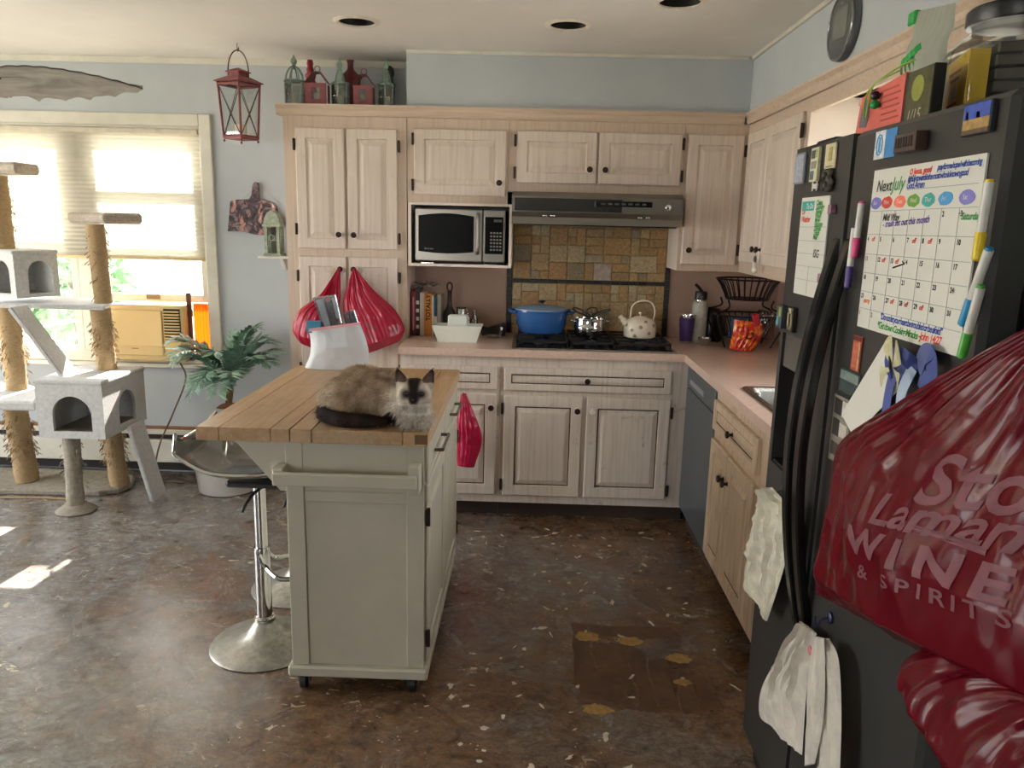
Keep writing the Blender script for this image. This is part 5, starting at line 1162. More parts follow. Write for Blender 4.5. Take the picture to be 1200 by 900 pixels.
# ================================================================== BAR STOOLS
m_dusty = M('dusty_chrome', 'a8a59c', .38, metal=.7, var=.3, scale=40, bump=.5, bscale=60); m_acr = thin_glass('clear_grey_acrylic', 'dcdedb', .10, .06); m_sblk = M('black_seat_plate', '1f1e1d', .5)
def stool(x, y, label, dz=0):
    t = thing('bar_stool', label, 'bar stool', (x, y, 0), 'chrome bar stools tucked under the island')
    obj('base', MB().lathe((x, y, 0), [(.195, 0), (.197, .004), (.190, .010), (.13, .022), (.07, .045), (.040, .085), (.034, .092)], 40), m_dusty, t, smooth=True)
    obj('collar', MB().lathe((x, y, .0925), [(.036, 0), (.038, .006), (.038, .016), (.030, .022)], 24), m_chrome, t, smooth=True)
    obj('column', MB().cyl((x, y, .115), (x, y, .38), .028, seg=24), m_chrome, t, smooth=True)
    obj('piston', MB().cyl((x, y, .3805), (x, y, .60+dz), .022, seg=24), m_chrome, t, smooth=True)
    fr = obj('footrest', MB().tube(spline([(x, y-.030, .36), (x+.03, y-.045, .32), (x+.10, y-.10, .305), (x+.19, y-.06, .305), (x+.20, y, .305), (x+.19, y+.06, .305), (x+.10, y+.10, .305), (x+.03, y+.045, .32), (x, y+.030, .36)]), .009, 8), m_chrome, t, smooth=True)
    obj('seat_plate', MB().box(x-.09, x+.09, y-.08, y+.08, .6005+dz, .625+dz), m_sblk, t, bevel=.008)
    obj('height_lever', MB().tube(spline([(x+.02, y-.03, .59+dz), (x+.01, y-.09, .585+dz), (x+.005, y-.15, .57+dz), (x+.0, y-.17, .55+dz)]), [.006]*13+[.006]*12, 8), m_sblk, t, smooth=True)
    def shell(u, v):
        a = (u-.5)*2; s = v       # s: 0 front edge .. 1 top of low back
        xx = x+.17-.355*min(1, s*1.25)+(-.05 if s > .8 else -.05*s/.8); zz = .640+dz+.008*math.cos(s*8)+(max(0, s-.55)/.45)**1.6*.125+abs(a)**3*.045
        return (xx+.05*abs(a)**2*(s > .5)*(s-.5), y+a*.185*(1-.12*s), zz)
    ob = obj('seat_shell', MB().grid(shell, 20, 28), m_acr, t, smooth=True, fix=False); md = ob.modifiers.new('thickness', 'SOLIDIFY'); md.thickness = .008; md.offset = 1
    obj('seat_trim', MB().tube([shell(0, i/28) for i in range(29)]+[shell(i/20, 1) for i in range(1, 21)]+[shell(1, 1-i/28) for i in range(1, 29)], .006, 8), m_chrome, t, smooth=True)
    return t
stool(-.935, 2.575, 'dusty chrome bar stool with clear low-back seat at the front corner of the island', .025)
stool(-.945, 3.03, 'chrome bar stool further back beneath the island leaf, mostly hidden by the first stool', -.13)
# ================================================================== BAGS ON PANTRY, BASE CABINET AND ISLAND
def k_at(px, py, y): return at(px, py, 1, y)
yb_ = 4.075
Gp = Vector((-1.010, 4.098, 1.283))
L = [Gp+Vector((-.008, 0, .004)), k_at(375, 345, yb_), k_at(352, 362, yb_), k_at(343, 385, yb_), k_at(352, 402, yb_)]
R = [Gp+Vector((.006, 0, .004)), k_at(399, 350, yb_), k_at(396, 372, yb_), k_at(395, 398, yb_), k_at(390, 415, yb_)]
fn = bag_fn(spline(L, 2), spline(R, 2), [(0, .008), (.4, .05), (.8, .075), (1, .02)], (0, -1, 0), crumple=.006, seed=41, fold_amp=.006, backflat=.25)
m_red_lit = translucent('lit_red_carrier_plastic', 'b8203f', 'c83050', .2, gloss=1, groughness=.24)  # lighter copy of the red carrier plastic, with the daylight in its colour
obj('carrier_bag', bag_mb(fn, 60, 60), m_red_lit, smooth=True, angle=80, label='red carrier bag on the left pantry door knob behind the white mailer', cat='bag')
Gp = Vector((-.930, 4.098, 1.283))
L = [Gp+Vector((-.006, 0, .004)), k_at(402, 352, yb_), k_at(405, 380, yb_), k_at(415, 405, yb_), k_at(432, 414, yb_)]
R = [Gp+Vector((.008, 0, .004)), k_at(438, 340, yb_), k_at(462, 362, yb_), k_at(474, 385, yb_), k_at(468, 400, yb_)]
fn = bag_fn(spline(L, 2), spline(R, 2), [(0, .008), (.4, .05), (.8, .08), (1, .02)], (0, -1, 0), crumple=.007, seed=43, fold_amp=.005, backflat=.25)
t = thing('carrier_bag', 'full red carrier bag with faint white print on the right pantry door knob', 'bag', (-.86, yb_, .87))
b = obj('bag_body', bag_mb(fn, 60, 60), m_red_lit, t, smooth=True, angle=80)
for (tx, sz, px, py) in (('WINE', .030, 425, 380), ('SPIRITS', .018, 428, 392)):
    obj('printed_word', surf_text(tx, sz, fn, (0, 2), k_at(px, py, yb_-.06), Vector((1, 0, -.45)).normalized(), Vector((.45, 0, 1)).normalized(), (0, -1, 0)), m_print, b, fix=False)
# pink-red bag on the base cabinet door
yq = 3.81
L = [k_at(540, 462, yq), k_at(536, 490, yq), k_at(534, 520, yq), k_at(536, 545, yq)]
R = [k_at(546, 461, yq), k_at(556, 485, yq), k_at(565, 515, yq), k_at(556, 547, yq)]
fn = bag_fn(L, R, [(0, .008), (.5, .035), (1, .02)], (0, -1, 0), crumple=.008, seed=47, fold_amp=.004, backflat=.2)
hk = thing('door_hook', 'small steel hook on the base cabinet door holding the pink-red bag', 'hook', (k_at(543, 462, yq).x, 3.86, .67)); hxx = k_at(543, 462, yq).x
obj('hook_plate', MB().box(hxx-.008, hxx+.008, 3.8665, 3.8692, .64, .6795), m_hook, hk); obj('hook_arm', MB().tube(spline([(hxx, 3.8665, .66), (hxx, 3.83, .655), (hxx, 3.812, k_at(543, 462, yq).z-.004), (hxx, 3.80, k_at(543, 462, yq).z+.01)]), .003, 6), m_hook, hk, smooth=True)
obj('carrier_bag', bag_mb(fn, 36, 44), translucent('pink_red_plastic', 'd12a58', 'e2406c', .3, gloss=1, groughness=.25), smooth=True, angle=80, label='bright pink-red carrier bag hanging on the base cabinet beside the island', cat='bag')
# white mailer with packages standing at the back of the island
m_mail = translucent('white_mailer_film', 'dfe3e6', 'e4e8ea', .25, gloss=1, groughness=.35); ym = 3.235
L = [k_at(362, 388, ym), k_at(364, 400, ym), k_at(363, 416, ym), Vector((k_at(357, 428, ym).x, ym, IZ+.002))]
R = [k_at(422, 380, ym), k_at(428, 395, ym), k_at(432, 412, ym), Vector((k_at(433, 428, ym).x, ym, IZ+.002))]
fn = bag_fn(L, R, [(0, .030), (.5, .040), (1, .035)], (0, -1, 0), crumple=.005, seed=51, fold_amp=.0008, backflat=.8)
t = thing('mailer_bag', 'white plastic mailer with pink top band standing at the back of the island', 'bag', (k_at(395, 428, ym).x, ym, IZ))
obj('bag', bag_mb(fn, 40, 34), m_mail, t, smooth=True)
a, b_ = k_at(362, 387, ym-.033), k_at(422, 379, ym-.033)
obj('seal_band', MB().obox((a+b_)/2, (b_-a)/2, (0, .0012, 0), Vector((.0008, 0, .006))), M('pink_seal', 'd8a0a6', .5), t)
m_clam = thin_glass('clear_blister', 'd6dade', .22, .08); m_dkc = M('dark_insert', '646a72', .5, var=.5, scale=60); m_sil = M('silver_insert', 'a9acb0', .3, metal=.5, var=.2)
def blister(label, quad, yy, d, cols):
    t = thing('blister_pack', label, 'package', tuple(k_at(*quad[3], yy)), 'packages sticking out of the white mailer')
    q = [k_at(*p, yy) for p in quad]; n = Vector((0, d, 0)); mbx = MB().add(q+[p+n for p in q], [(0, 1, 2, 3), (7, 6, 5, 4)]+[(k, k+4, (k+1) % 4+4, (k+1) % 4) for k in range(4)])
    obj('clear_shell', mbx, m_clam, t, bevel=.003)
    bl = lambda u, v: q[0].lerp(q[1], u).lerp(q[3].lerp(q[2], u), v)+n*.5
    for k, (u0, u1, v0, v1, mt) in enumerate(cols):
        w4 = [bl(u0, v0), bl(u1, v0), bl(u1, v1), bl(u0, v1)]; e = Vector((0, d*.3, 0))
        obj('insert', MB().add([p-e for p in w4]+[p+e for p in w4], [(0, 1, 2, 3), (7, 6, 5, 4)]+[(k2, k2+4, (k2+1) % 4+4, (k2+1) % 4) for k2 in range(4)]), mt, t, bevel=.002)
blister('tall clear blister pack with silver and dark contents leaning in the mailer', ((366, 349), (393, 345), (402, 385), (379, 388)), 3.222, .018, [(.1, .42, .08, .9, m_sil), (.5, .72, .15, .9, m_dkc), (.78, .95, .1, .7, m_sil)])
blister('shorter clear blister pack with dark contents at the right of the mailer', ((402, 366), (415, 363), (421, 381), (406, 384)), 3.226, .016, [(.1, .45, .1, .9, m_dkc), (.55, .9, .1, .9, m_dkc)])
q0, q1 = k_at(360, 376, 3.235), k_at(377, 390, 3.235)
obj('blue_carton', MB().box(q0.x, q1.x, 3.222, 3.25, q1.z, q0.z).box(q0.x+.003, q1.x-.003, 3.2212, 3.222, q1.z+.008, q0.z-.02), M('teal_blue_card', '2f86a8', .4), bevel=.0015, label='small teal blue carton at the left of the white mailer', cat='carton')

# ================================================================== LANTERNS AND BOTTLES ON THE PANTRY
LZ = 2.1148
m_grn = M('verdigris_metal', '7d9284', .6, var=.3, scale=50); m_rlm = M('weathered_red_metal', '7d4244', .5, var=.25, scale=50); m_lg = thin_glass('lantern_glass', 'e4e9e4', .10, .05); m_cndl = M('cream_candle', 'd8cfb8', .6)
def six_lantern(label, px, y, h, r, dome):
    c = k_at(px, 128, y); x = c.x; t = thing('metal_lantern', label, 'lantern', (x, y, LZ), 'lanterns on top of the pantry')
    hb = h*.50; n = 6; V = [Vector((x+r*math.cos(a), y+r*math.sin(a), 0)) for a in [math.pi/n+2*math.pi*k/n for k in range(n)]]
    obj('base', MB().lathe((x, y, LZ), [(r*1.1, 0), (r*1.1, .008), (r, .010)], n), m_grn, t)
    for p in V: obj('corner_post', MB().box(p.x-.0025, p.x+.0025, p.y-.0025, p.y+.0025, LZ+.0102, LZ+hb), m_grn, t)
    for k in range(n):
        a, b = V[k], V[(k+1) % n]; mdl = (a+b)/2
        obj('glass_pane', MB().obox((mdl.x, mdl.y, LZ+hb*.52), (b-a)/2*.9, Vector((b.y-a.y, a.x-b.x, 0)).normalized()*.0006, (0, 0, hb*.44)), m_lg, t)
        obj('stud', MB().ball((mdl.x*1.0+(mdl.x-x)*.06, mdl.y+(mdl.y-y)*.06, LZ+hb*.45), .004, 8, 6), m_chrome, t)
    obj('eave', MB().lathe((x, y, LZ+hb+.0002), [(r*1.12, 0), (r*1.15, .006), (r*1.0, .010)], n), m_grn, t)
    if dome:
        for k in range(8):
            a = k*math.pi/4; d = Vector((math.cos(a), math.sin(a), 0)); o = Vector((x, y, LZ+hb+.010))
            obj('dome_rib', MB().tube(spline([o+d*r*.95, o+d*r*.85+Vector((0, 0, h*.12)), o+d*r*.5+Vector((0, 0, h*.24)), o+d*r*.15+Vector((0, 0, h*.29))]), .0035, 6), m_grn, t, smooth=True)
    else:
        obj('roof', MB().lathe((x, y, LZ+hb+.0105), [(r*.62, 0), (r*.5, h*.12), (r*.32, h*.22), (r*.25, h*.24)], n), m_grn, t)
    obj('finial', MB().lathe((x, y, LZ+hb+h*.27), [(r*.22, 0), (r*.30, .012), (r*.16, .02), (r*.34, .034), (r*.30, .045), (r*.1, .06), (.001, .07)], 12), m_grn, t, smooth=True)
    obj('candle', MB().cyl((x, y, LZ+.0105), (x, y, LZ+hb*.5), r*.4, seg=14), m_cndl, t, smooth=True)
six_lantern('green birdcage lantern with domed top at the left end of the pantry top', 346, 4.22, .235, .050, True)
six_lantern('grey-green six-sided lantern standing between two red house lanterns', 399, 4.22, .22, .046, False)
six_lantern('grey-green six-sided lantern against the soffit on the pantry top', 453, 4.24, .225, .044, False)
def house_lantern(label, px, y, w, h):
    x = k_at(px, 128, y).x; t = thing('house_lantern', label, 'lantern', (x, y, LZ), 'lanterns on top of the pantry'); d = w*.8; he = h*.62
    for sx in (-1, 1):
        for sy in (-1, 1): obj('corner_post', MB().box(x+sx*w/2-.005*(1+sx), x+sx*w/2+.005*(1-sx), y+sy*d/2-.005*(1+sy), y+sy*d/2+.005*(1-sy), LZ+.008, LZ+he), m_rlm, t)
    obj('base', MB().box(x-w/2-.004, x+w/2+.004, y-d/2-.004, y+d/2+.004, LZ, LZ+.0078), m_rlm, t)
    obj('front_panel', MB().frame(x-w/2+.0102, x+w/2-.0102, LZ+.009, LZ+he, y-d/2, y-d/2+.003, w*.2), m_rlm, t)
    obj('glass_pane', MB().box(x-w*.3, x+w*.3, y-d/2+.0032, y-d/2+.005, LZ+.02, LZ+he-.008), m_lg, t)
    for s in (-1, 1): obj('roof_side', MB().add([(x+s*(w/2+.006), y-d/2, LZ+he), (x+s*(w/2+.006), y+d/2, LZ+he), (x+s*w*.16, y+d/2, LZ+h*.92), (x+s*w*.16, y-d/2, LZ+h*.92), (x+s*(w/2+.006), y-d/2, LZ+he+.004), (x+s*(w/2+.006), y+d/2, LZ+he+.004), (x+s*w*.16, y+d/2, LZ+h*.92+.004), (x+s*w*.16, y-d/2, LZ+h*.92+.004)], [(0, 1, 2, 3), (4, 7, 6, 5), (0, 3, 7, 4), (1, 5, 6, 2), (0, 4, 5, 1), (3, 2, 6, 7)]), m_rlm, t)
    obj('roof_cap', MB().box(x-w*.17, x+w*.17, y-d*.3, y+d*.3, LZ+h*.9245, LZ+h*.96), m_rlm, t)
    obj('ring', MB().tube([(x+.014*math.cos(a), y, LZ+h*.96+.016+.014*math.sin(a)) for a in [i*math.pi/8 for i in range(16)]], .002, 6, closed=True), m_rlm, t, smooth=True)
    obj('candle', MB().cyl((x, y, LZ+.0085), (x, y, LZ+he*.6), w*.2, seg=14), m_cndl, t, smooth=True)
house_lantern('red house-shaped lantern between the birdcage and the grey-green lantern', 373, 4.215, .105, .175)
house_lantern('red house-shaped lantern next to the soffit-side lantern', 427, 4.215, .098, .165)
x = k_at(364, 100, 4.36).x; m_rb = M('red_ceramic', '8e2430', .35, var=.15)
obj('bead_bottle', MB().lathe((x, 4.36, LZ), [(.035, 0), (.038, .02), (.032, .06), (.036, .09), (.030, .11), (.033, .135), (.024, .155), (.030, .175), (.018, .19), (.021, .205), (.015, .22), (.018, .235), (.014, .255), (.001, .257)], 20), m_rb, smooth=True, label='tall red beaded bottle behind the first red house lantern', cat='bottle')
x = k_at(411, 100, 4.36).x
obj('round_bottle', MB().lathe((x, 4.36, LZ), [(.03, 0), (.032, .01), (.022, .05), (.03, .09), (.05, .13), (.055, .155), (.048, .18), (.022, .205), (.016, .215), (.016, .245), (.020, .248), (.020, .258), (.001, .26)], 24, sy=.6), M('dark_red_ceramic', '5f2026', .35), smooth=True, label='dark red round-bodied bottle behind the grey-green lantern', cat='bottle')
x = k_at(457, 100, 4.40).x
obj('dark_figurine', MB().lathe((x, 4.40, LZ), [(.03, 0), (.03, .02), (.018, .06), (.022, .12), (.016, .18), (.024, .20), (.020, .225), (.006, .24), (.001, .241)], 18), M('dark_grey_metal', '3d3c38', .5), smooth=True, label='dark slim finial ornament behind the lantern at the soffit', cat='ornament')

# hanging red lantern
hx, hy = -1.505, 4.09; c = k_at(278, 57, hy)
hx = c.x; t = thing('hanging_lantern', 'weathered red candle lantern hanging from the ceiling by a hook', 'lantern', (hx, hy, 1.90))
zt, zb, w0, w1 = k_at(278, 97, hy).z, k_at(278, 163, hy).z, .071, .058; ca, sa = math.cos(1.135), math.sin(1.135)
def rot2(a, b): return (hx+a*ca-b*sa, hy+a*sa+b*ca)
CT = [rot2(a*w0, b*w0) for a, b in ((-1, -1), (1, -1), (1, 1), (-1, 1))]; CB = [rot2(a*w1, b*w1) for a, b in ((-1, -1), (1, -1), (1, 1), (-1, 1))]
for a, b in zip(CT, CB): obj('corner_post', MB().tube([(a[0], a[1], zt), (b[0], b[1], zb)], .0065, 4), m_rlm, t)
for k in range(4):
    l = (k+1) % 4; T0, T1, B0, B1 = Vector((*CT[k], zt-.01)), Vector((*CT[l], zt-.01)), Vector((*CB[k], zb+.01)), Vector((*CB[l], zb+.01))
    obj('top_rail', MB().tube([T0, T1], .008, 4), m_rlm, t); obj('bottom_rail', MB().tube([B0, B1], .008, 4), m_rlm, t)
    obj('cross_wire', MB().tube([T0, B1], .0022, 5), M('dark_wire', '4a2a28', .5), t); obj('cross_wire', MB().tube([T1, B0], .0022, 5), M('dark_wire', '4a2a28', .5), t)
    i = .002; n = ((T0+T1+B0+B1)/4-Vector((hx, hy, (zt+zb)/2))).normalized()*-.004
    obj('glass_pane', MB().add([T0.lerp(T1, .06)+n, T1.lerp(T0, .06)+n, B1.lerp(B0, .06)+n, B0.lerp(B1, .06)+n], [(0, 1, 2, 3)]), thin_glass('thin_lantern_glass', 'f4f6f4', .04), t, fix=False)
    obj('foot', MB().ball((CB[k][0], CB[k][1], zb-.010), .007, 8, 6), m_rlm, t, smooth=True)
sq = lambda s, z: [(*rot2(a*s, b*s), z) for a, b in ((-1, -1), (1, -1), (1, 1), (-1, 1))]
def stack_sq(levels):
    mb = MB()
    for s, z in levels: mb.v += sq(s, z)
    for i in range(len(levels)-1):
        for k in range(4): l = (k+1) % 4; mb.f.append((4*i+k, 4*i+l, 4*i+4+l, 4*i+4+k))
    q = 4*(len(levels)-1); mb.f += [(3, 2, 1, 0), (q, q+1, q+2, q+3)]; return mb
obj('floor_plate', stack_sq([(w1, zb-.003), (w1, zb+.002)]), m_rlm, t)
obj('roof', stack_sq([(w0+.014, zt), (w0+.014, zt+.004), (.042, zt+.028)]), m_rlm, t)
obj('chimney', stack_sq([(.034, zt+.0285), (.034, zt+.048)]), m_rlm, t); obj('chimney_cap', stack_sq([(.044, zt+.0485), (.044, zt+.053), (.004, zt+.072)]), m_rlm, t)
obj('bail', MB().tube([(hx+.052*math.cos(a), hy, zt+.05+.105*math.sin(a)) if 0 < a < math.pi else (hx+.052*math.cos(a), hy, zt+.02) for a in [-.01]+[.05+i*(math.pi-.1)/20 for i in range(21)]+[math.pi+.01]], .003, 6), M('dark_wire', '4a2a28', .5), t, smooth=True)
obj('candle', MB().cyl((hx, hy, zb+.0025), (hx, hy, zb+.07), .03, seg=16), m_cndl, t, smooth=True)
zb2 = zt+.155
obj('ceiling_hook', MB().tube(spline([(hx, hy, CE-.001), (hx, hy, CE-.03), (hx+.008, hy, zb2+.014), (hx+.004, hy, zb2-.006), (hx-.006, hy, zb2+.002)]), .002, 6), m_hook, smooth=True, label='small wire hook screwed into the ceiling above the hanging lantern', cat='hook')

# ================================================================== WALL DECORATION BESIDE THE PANTRY
yw = BW-.012
t = thing('wall_shelf', 'small white wall shelf with a green lantern beside the pantry', 'shelf', (-1.42, 4.45, 1.30))
obj('board', MB().box(-1.545, -1.312, 4.385, BW-.001, 1.313, 1.327), m_white, t, bevel=.003)
obj('bracket', MB().prism([(0, 0), (.07, 0), (0, -.07)], (-1.43, BW-.001, 1.3125), (0, -1, 0), (0, 0, 1), (1, 0, 0), .018), m_white, t)
x, y = k_at(322, 300, 4.42).x, 4.42; t = thing('shelf_lantern', 'pale green lantern with arched roof standing on the wall shelf', 'lantern', (x, y, 1.3275)); m_pg = M('pale_green_metal', '9aa592', .6, var=.25, scale=50)
W_, H_ = .085, .19
for sx in (-1, 1):
    for sy in (-1, 1): obj('corner_post', MB().box(x+sx*W_/2-.008*(1+sx)/1, x+sx*W_/2+.008*(1-sx), y+sy*.04-.006*(1+sy), y+sy*.04+.006*(1-sy), 1.342, 1.3275+H_*.85), m_pg, t)
obj('base', MB().box(x-.05, x+.05, y-.045, y+.045, 1.3275, 1.3415), m_pg, t, bevel=.002)
obj('glass_pane', MB().box(x-.030, x+.030, y-.038, y-.036, 1.345, 1.485), m_lg, t); obj('eave', MB().box(x-.052, x+.052, y-.046, y+.046, 1.4895, 1.505), m_pg, t, bevel=.002)
obj('door_ring', MB().tube([(x+.016*math.cos(a), y-.041, 1.43+.016*math.sin(a)) for a in [i*math.pi/8 for i in range(16)]], .0025, 6, closed=True), m_pg, t, smooth=True)
obj('roof', MB().prism([(-.046, 0), (.046, 0), (.04, .03), (.025, .06), (0, .075), (-.025, .06), (-.04, .03)], (x, y-.04, 1.5052), (1, 0, 0), (0, 0, 1), (0, 1, 0), .08), m_pg, t)
obj('candle', MB().cyl((x, y, 1.342), (x, y, 1.41), .022, seg=14), M('cream_candle', 'd8cfb8', .6), t, smooth=True)
def marble_mat():
    m = bpy.data.materials.new('dark_floral_print'); m.use_nodes = True; t_ = NT(m); MATS['floral'] = m
    n = t_.noise(t_.coords((1, 1, 1)), 14, 4, .55, 1.8); n2 = t_.noise(t_.coords((1.2, 1, .6), (0, .7, 0)), 9, 3, .5, 2.2)
    c = t_.ramp(n, [(.36, hexc('1d1b1f')), (.50, hexc('4a3a42')), (.60, hexc('8b7a78')), (.68, hexc('2b2a2c'))]); c = t_.mix(t_.ramp(n2, [(.52, G3(0)), (.58, G3(1))]), c, hexc('b9837c')); c = t_.mix(t_.ramp(n2, [(.66, G3(0)), (.70, G3(1))]), c, hexc('d9d0c4'))
    t_.ln(c, t_.b.inputs['Base Color']); t_.b.inputs['Roughness'].default_value = .35; return m
m_flo = marble_mat()
t = thing('serving_board', 'dark floral serving board with handle hanging on the wall beside the pantry', 'serving board', (-1.58, yw, 1.46))
pl = [(270, 236), (276, 234), (292, 233.5), (295, 228), (296, 216), (299, 213), (303, 214), (304, 222), (304, 233), (318, 237), (324, 242), (330, 262), (322, 276), (300, 275), (283, 271), (267, 271)]
bp = [(k_at(px, py, yw).x, k_at(px, py, yw).z) for px, py in pl][::-1]
obj('board', MB().prism(bp, (0, yw+.006, 0), (1, 0, 0), (0, 0, 1), (0, -1, 0), .012), m_flo, t, bevel=.002)
obj('hang_cord', MB().tube([k_at(281, 234, BW-.004), k_at(300, 217, BW-.008), k_at(328, 238, BW-.004)], .0015, 5), M('white_cord', 'd9d4c8', .7), t)
# oval clock on the soffit
cy_, cz_ = 2.945, 2.243; t = thing('wall_clock', 'round dark grey digital wall clock mounted on the soffit', 'clock', (1.08, cy_, cz_-.11))
m_ck = M('grey_clock_case', '55585a', .35); 
obj('case', MB().lathe((1.0935, cy_, cz_), [(.112, 0), (.115, .008), (.115, .022), (.108, .030), (.106, .028), (.001, .028)], 40, axis=(-1, 0, 0)), m_ck, t, smooth=True)
obj('bezel_ring', MB().tube([(1.0645, cy_+.110*math.cos(a), cz_+.110*math.sin(a)) for a in [i*math.pi/20 for i in range(40)]], .0042, 8, closed=True), M('silver_bezel', 'a7a9a8', .25, metal=.8), t, smooth=True)
obj('screen', MB().box(1.0635, 1.0652, cy_-.062, cy_+.062, cz_-.042, cz_+.058), M('lcd_grey', '6f736c', .25), t, bevel=.0006)
obj('logo_mark', text_mb('oo', .018, (1.0650, cy_+.012, cz_+.074), US, VS, NXV, .0004), M('pale_print', 'c4c0ae', .5), t, fix=False)

# ================================================================== CEILING FAN
fx, fy, fz = -2.20, 2.98, 2.005
t = thing('ceiling_fan', 'ceiling fan with grey leaf-shaped blades near the window', 'ceiling fan', (fx, fy, 1.92)); m_fan = M('dark_bronze_fan', '2e2a27', .35, metal=.7)
obj('downrod', MB().cyl((fx, fy, 2.13), (fx, fy, CE-.045), .014, seg=14), m_fan, t, smooth=True); obj('canopy', MB().lathe((fx, fy, CE-.0445), [(.03, 0), (.06, .02), (.068, .044)], 24), m_fan, t, smooth=True)
obj('motor', MB().lathe((fx, fy, 1.97), [(.03, 0), (.085, .015), (.10, .05), (.10, .11), (.07, .15), (.02, .16)], 30), m_fan, t, smooth=True)
def leafmat():
    m = bpy.data.materials.new('weathered_leaf_blade'); m.use_nodes = True; t_ = NT(m)
    n = t_.noise(t_.coords((3, 18, 10), (0, 0, .5)), 2.0, 5, .6, .6); t_.ln(t_.ramp(n, [(.25, hexc('6f6963')), (.5, hexc('948d84')), (.75, hexc('aaa398'))]), t_.b.inputs['Base Color']); t_.b.inputs['Roughness'].default_value = .6; t_.bump(n, .4, .002); return m
m_leaf = leafmat()
def blade(ang):
    Q = Matrix.Rotation(ang, 3, 'Z'); o = Vector((fx, fy, fz)); L0, LN = .13, .62
    def wid(s): return .095*(math.sin(math.pi*min(1, s*.92+.08)**.75))**.8+.004
    def pt(s, a, top):
        jag = 0
        if a > 0: jag = -.030*abs(math.sin(s*19+.6))**.6*a*(s > .12)*(1-.5*s)
        w_ = wid(s)*a*(.75 if a < 0 else 1.15)+jag
        return o+Q @ Vector((L0+LN*s, w_*.62, -w_*.55+.012*(1-abs(a))-.05*s*s+.03*s+.0015*math.sin(s*60+abs(a)*12)*abs(a)+(.004 if top else 0)))
    mb = MB(); ns, na = 120, 8
    for top in (0, 1):
        for j in range(na+1):
            for i in range(ns+1): mb.v.append(tuple(pt(i/ns, -1+2*j/na, top)))
    W1 = ns+1; off = (na+1)*W1
    for j in range(na):
        for i in range(ns):
            q = (j*W1+i, j*W1+i+1, (j+1)*W1+i+1, (j+1)*W1+i); mb.f.append(q[::-1]); mb.f.append(tuple(x+off for x in q))
    for i in range(ns): mb.f.append((i, i+1, off+i+1, off+i)); b = na*W1; mb.f.append((b+i+1, b+i, off+b+i, off+b+i+1))
    for j in range(na): mb.f.append(((j+1)*W1, j*W1, off+j*W1, off+(j+1)*W1)); e = ns; mb.f.append((j*W1+e, (j+1)*W1+e, off+(j+1)*W1+e, off+j*W1+e))
    bl = obj('blade', mb, m_leaf, t, smooth=True)
    obj('midrib', MB().tube([pt(i/30, 0, 1)+Vector((0, 0, .001)) for i in range(31)], [.006*(1-i/34) for i in range(31)], 6), M('leaf_midrib', '3e3a35', .5), bl, smooth=True)
    obj('blade_edge', MB().tube([pt(i/30, -1, 1) for i in range(31)], .003, 6), M('leaf_midrib', '3e3a35', .5), bl, smooth=True)
    obj('blade_iron', MB().tube([o+Q @ Vector((.095, 0, -.02)), o+Q @ Vector((.14, 0, .0)), o+Q @ Vector((.22, 0, .016))], [.014, .012, .006], 8), m_fan, bl, smooth=True)
for k in range(3): blade(k*2*math.pi/3)
# ================================================================== CAT TREE
m_cpt = M('grey_white_carpet', 'b3b3b0', .95, var=.14, scale=60, bump=1.0, bscale=160, sheen=.4); m_sis = M('tan_sisal_rope', 'a38a66', .9, var=.25, scale=50, bump=.8, bscale=120, stretch=(1, 1, 6)); m_dcp = M('dusty_grey_carpet', '8d8578', .95, var=.25, scale=50, bump=1.0, bscale=160)
t = thing('cat_tree', 'carpeted cat tree with two condos, perches, ramps and frayed sisal posts by the window', 'cat tree', (-2.6, 4.1, 0))
def arch_panel(o, u, v, n, w, h, c, aw, az, ah, th=.018):
    r = aw/2; arc = [(c-r*math.cos(a), az+ah-r+r*math.sin(a)) for a in [i*math.pi/2/8 for i in range(9)]]; arc2 = [(2*c-a, b) for a, b in arc]
    mb = MB().prism([(0, 0), (c, 0), (c, az), (c-r, az)]+arc+[(c, h), (0, h)], o, u, v, n, th)
    return mb.prism(([(w, 0), (c, 0), (c, az), (c+r, az)]+arc2+[(c, h), (w, h)])[::-1], o, u, v, n, th)
def condo(o, u, w, W_, D_, H_, archF, archR):
    """o: lower front corner, u: along the front, w: away from the viewer (unit, horizontal)"""
    o, u, w = map(Vector, (o, u, w)); z = Vector((0, 0, 1)); th = .018
    c = obj('condo', arch_panel(o, u, z, w, W_, H_, *archF), m_cpt, t)
    obj('condo_side', arch_panel(o+u*W_+w*.0182, w, z, -u, D_-.0364, H_, *archR), m_cpt, c)
    obj('condo_side', MB().prism([(.0182, 0), (D_-.0182, 0), (D_-.0182, H_), (.0182, H_)], o, w, z, u, th), m_cpt, c)
    obj('condo_back', MB().prism([(0, 0), (W_, 0), (W_, H_), (0, H_)], o+w*(D_-.018), u, z, w, th), m_cpt, c)
    e = .006
    obj('condo_floor', MB().prism([(.0185, .0185), (W_-.0185, .0185), (W_-.0185, D_-.0185), (.0185, D_-.0185)], o, u, w, z, .018), m_dcp, c)
    obj('condo_roof', MB().prism([(-e, -e), (W_+e, -e), (W_+e, D_+e), (-e, D_+e)], o+z*(H_+.0002), u, w, z, .022), m_cpt, c, bevel=.006)
    return c
yF, yK = 3.74, 4.17
x0, x1 = at(43, 480, 1, yF).x, at(121, 480, 1, yF).x; z0, z1 = at(82, 514, 1, yF).z, at(80, 451, 1, yF).z
CTOP = z1+.0224
condo((x0, yF, z0), (1, 0, 0), (0, 1, 0), x1-x0, yK-yF, z1-z0, ((x1-x0)*.52, .20, .035, .185), ((yK-yF)*.5, .17, .035, .175))
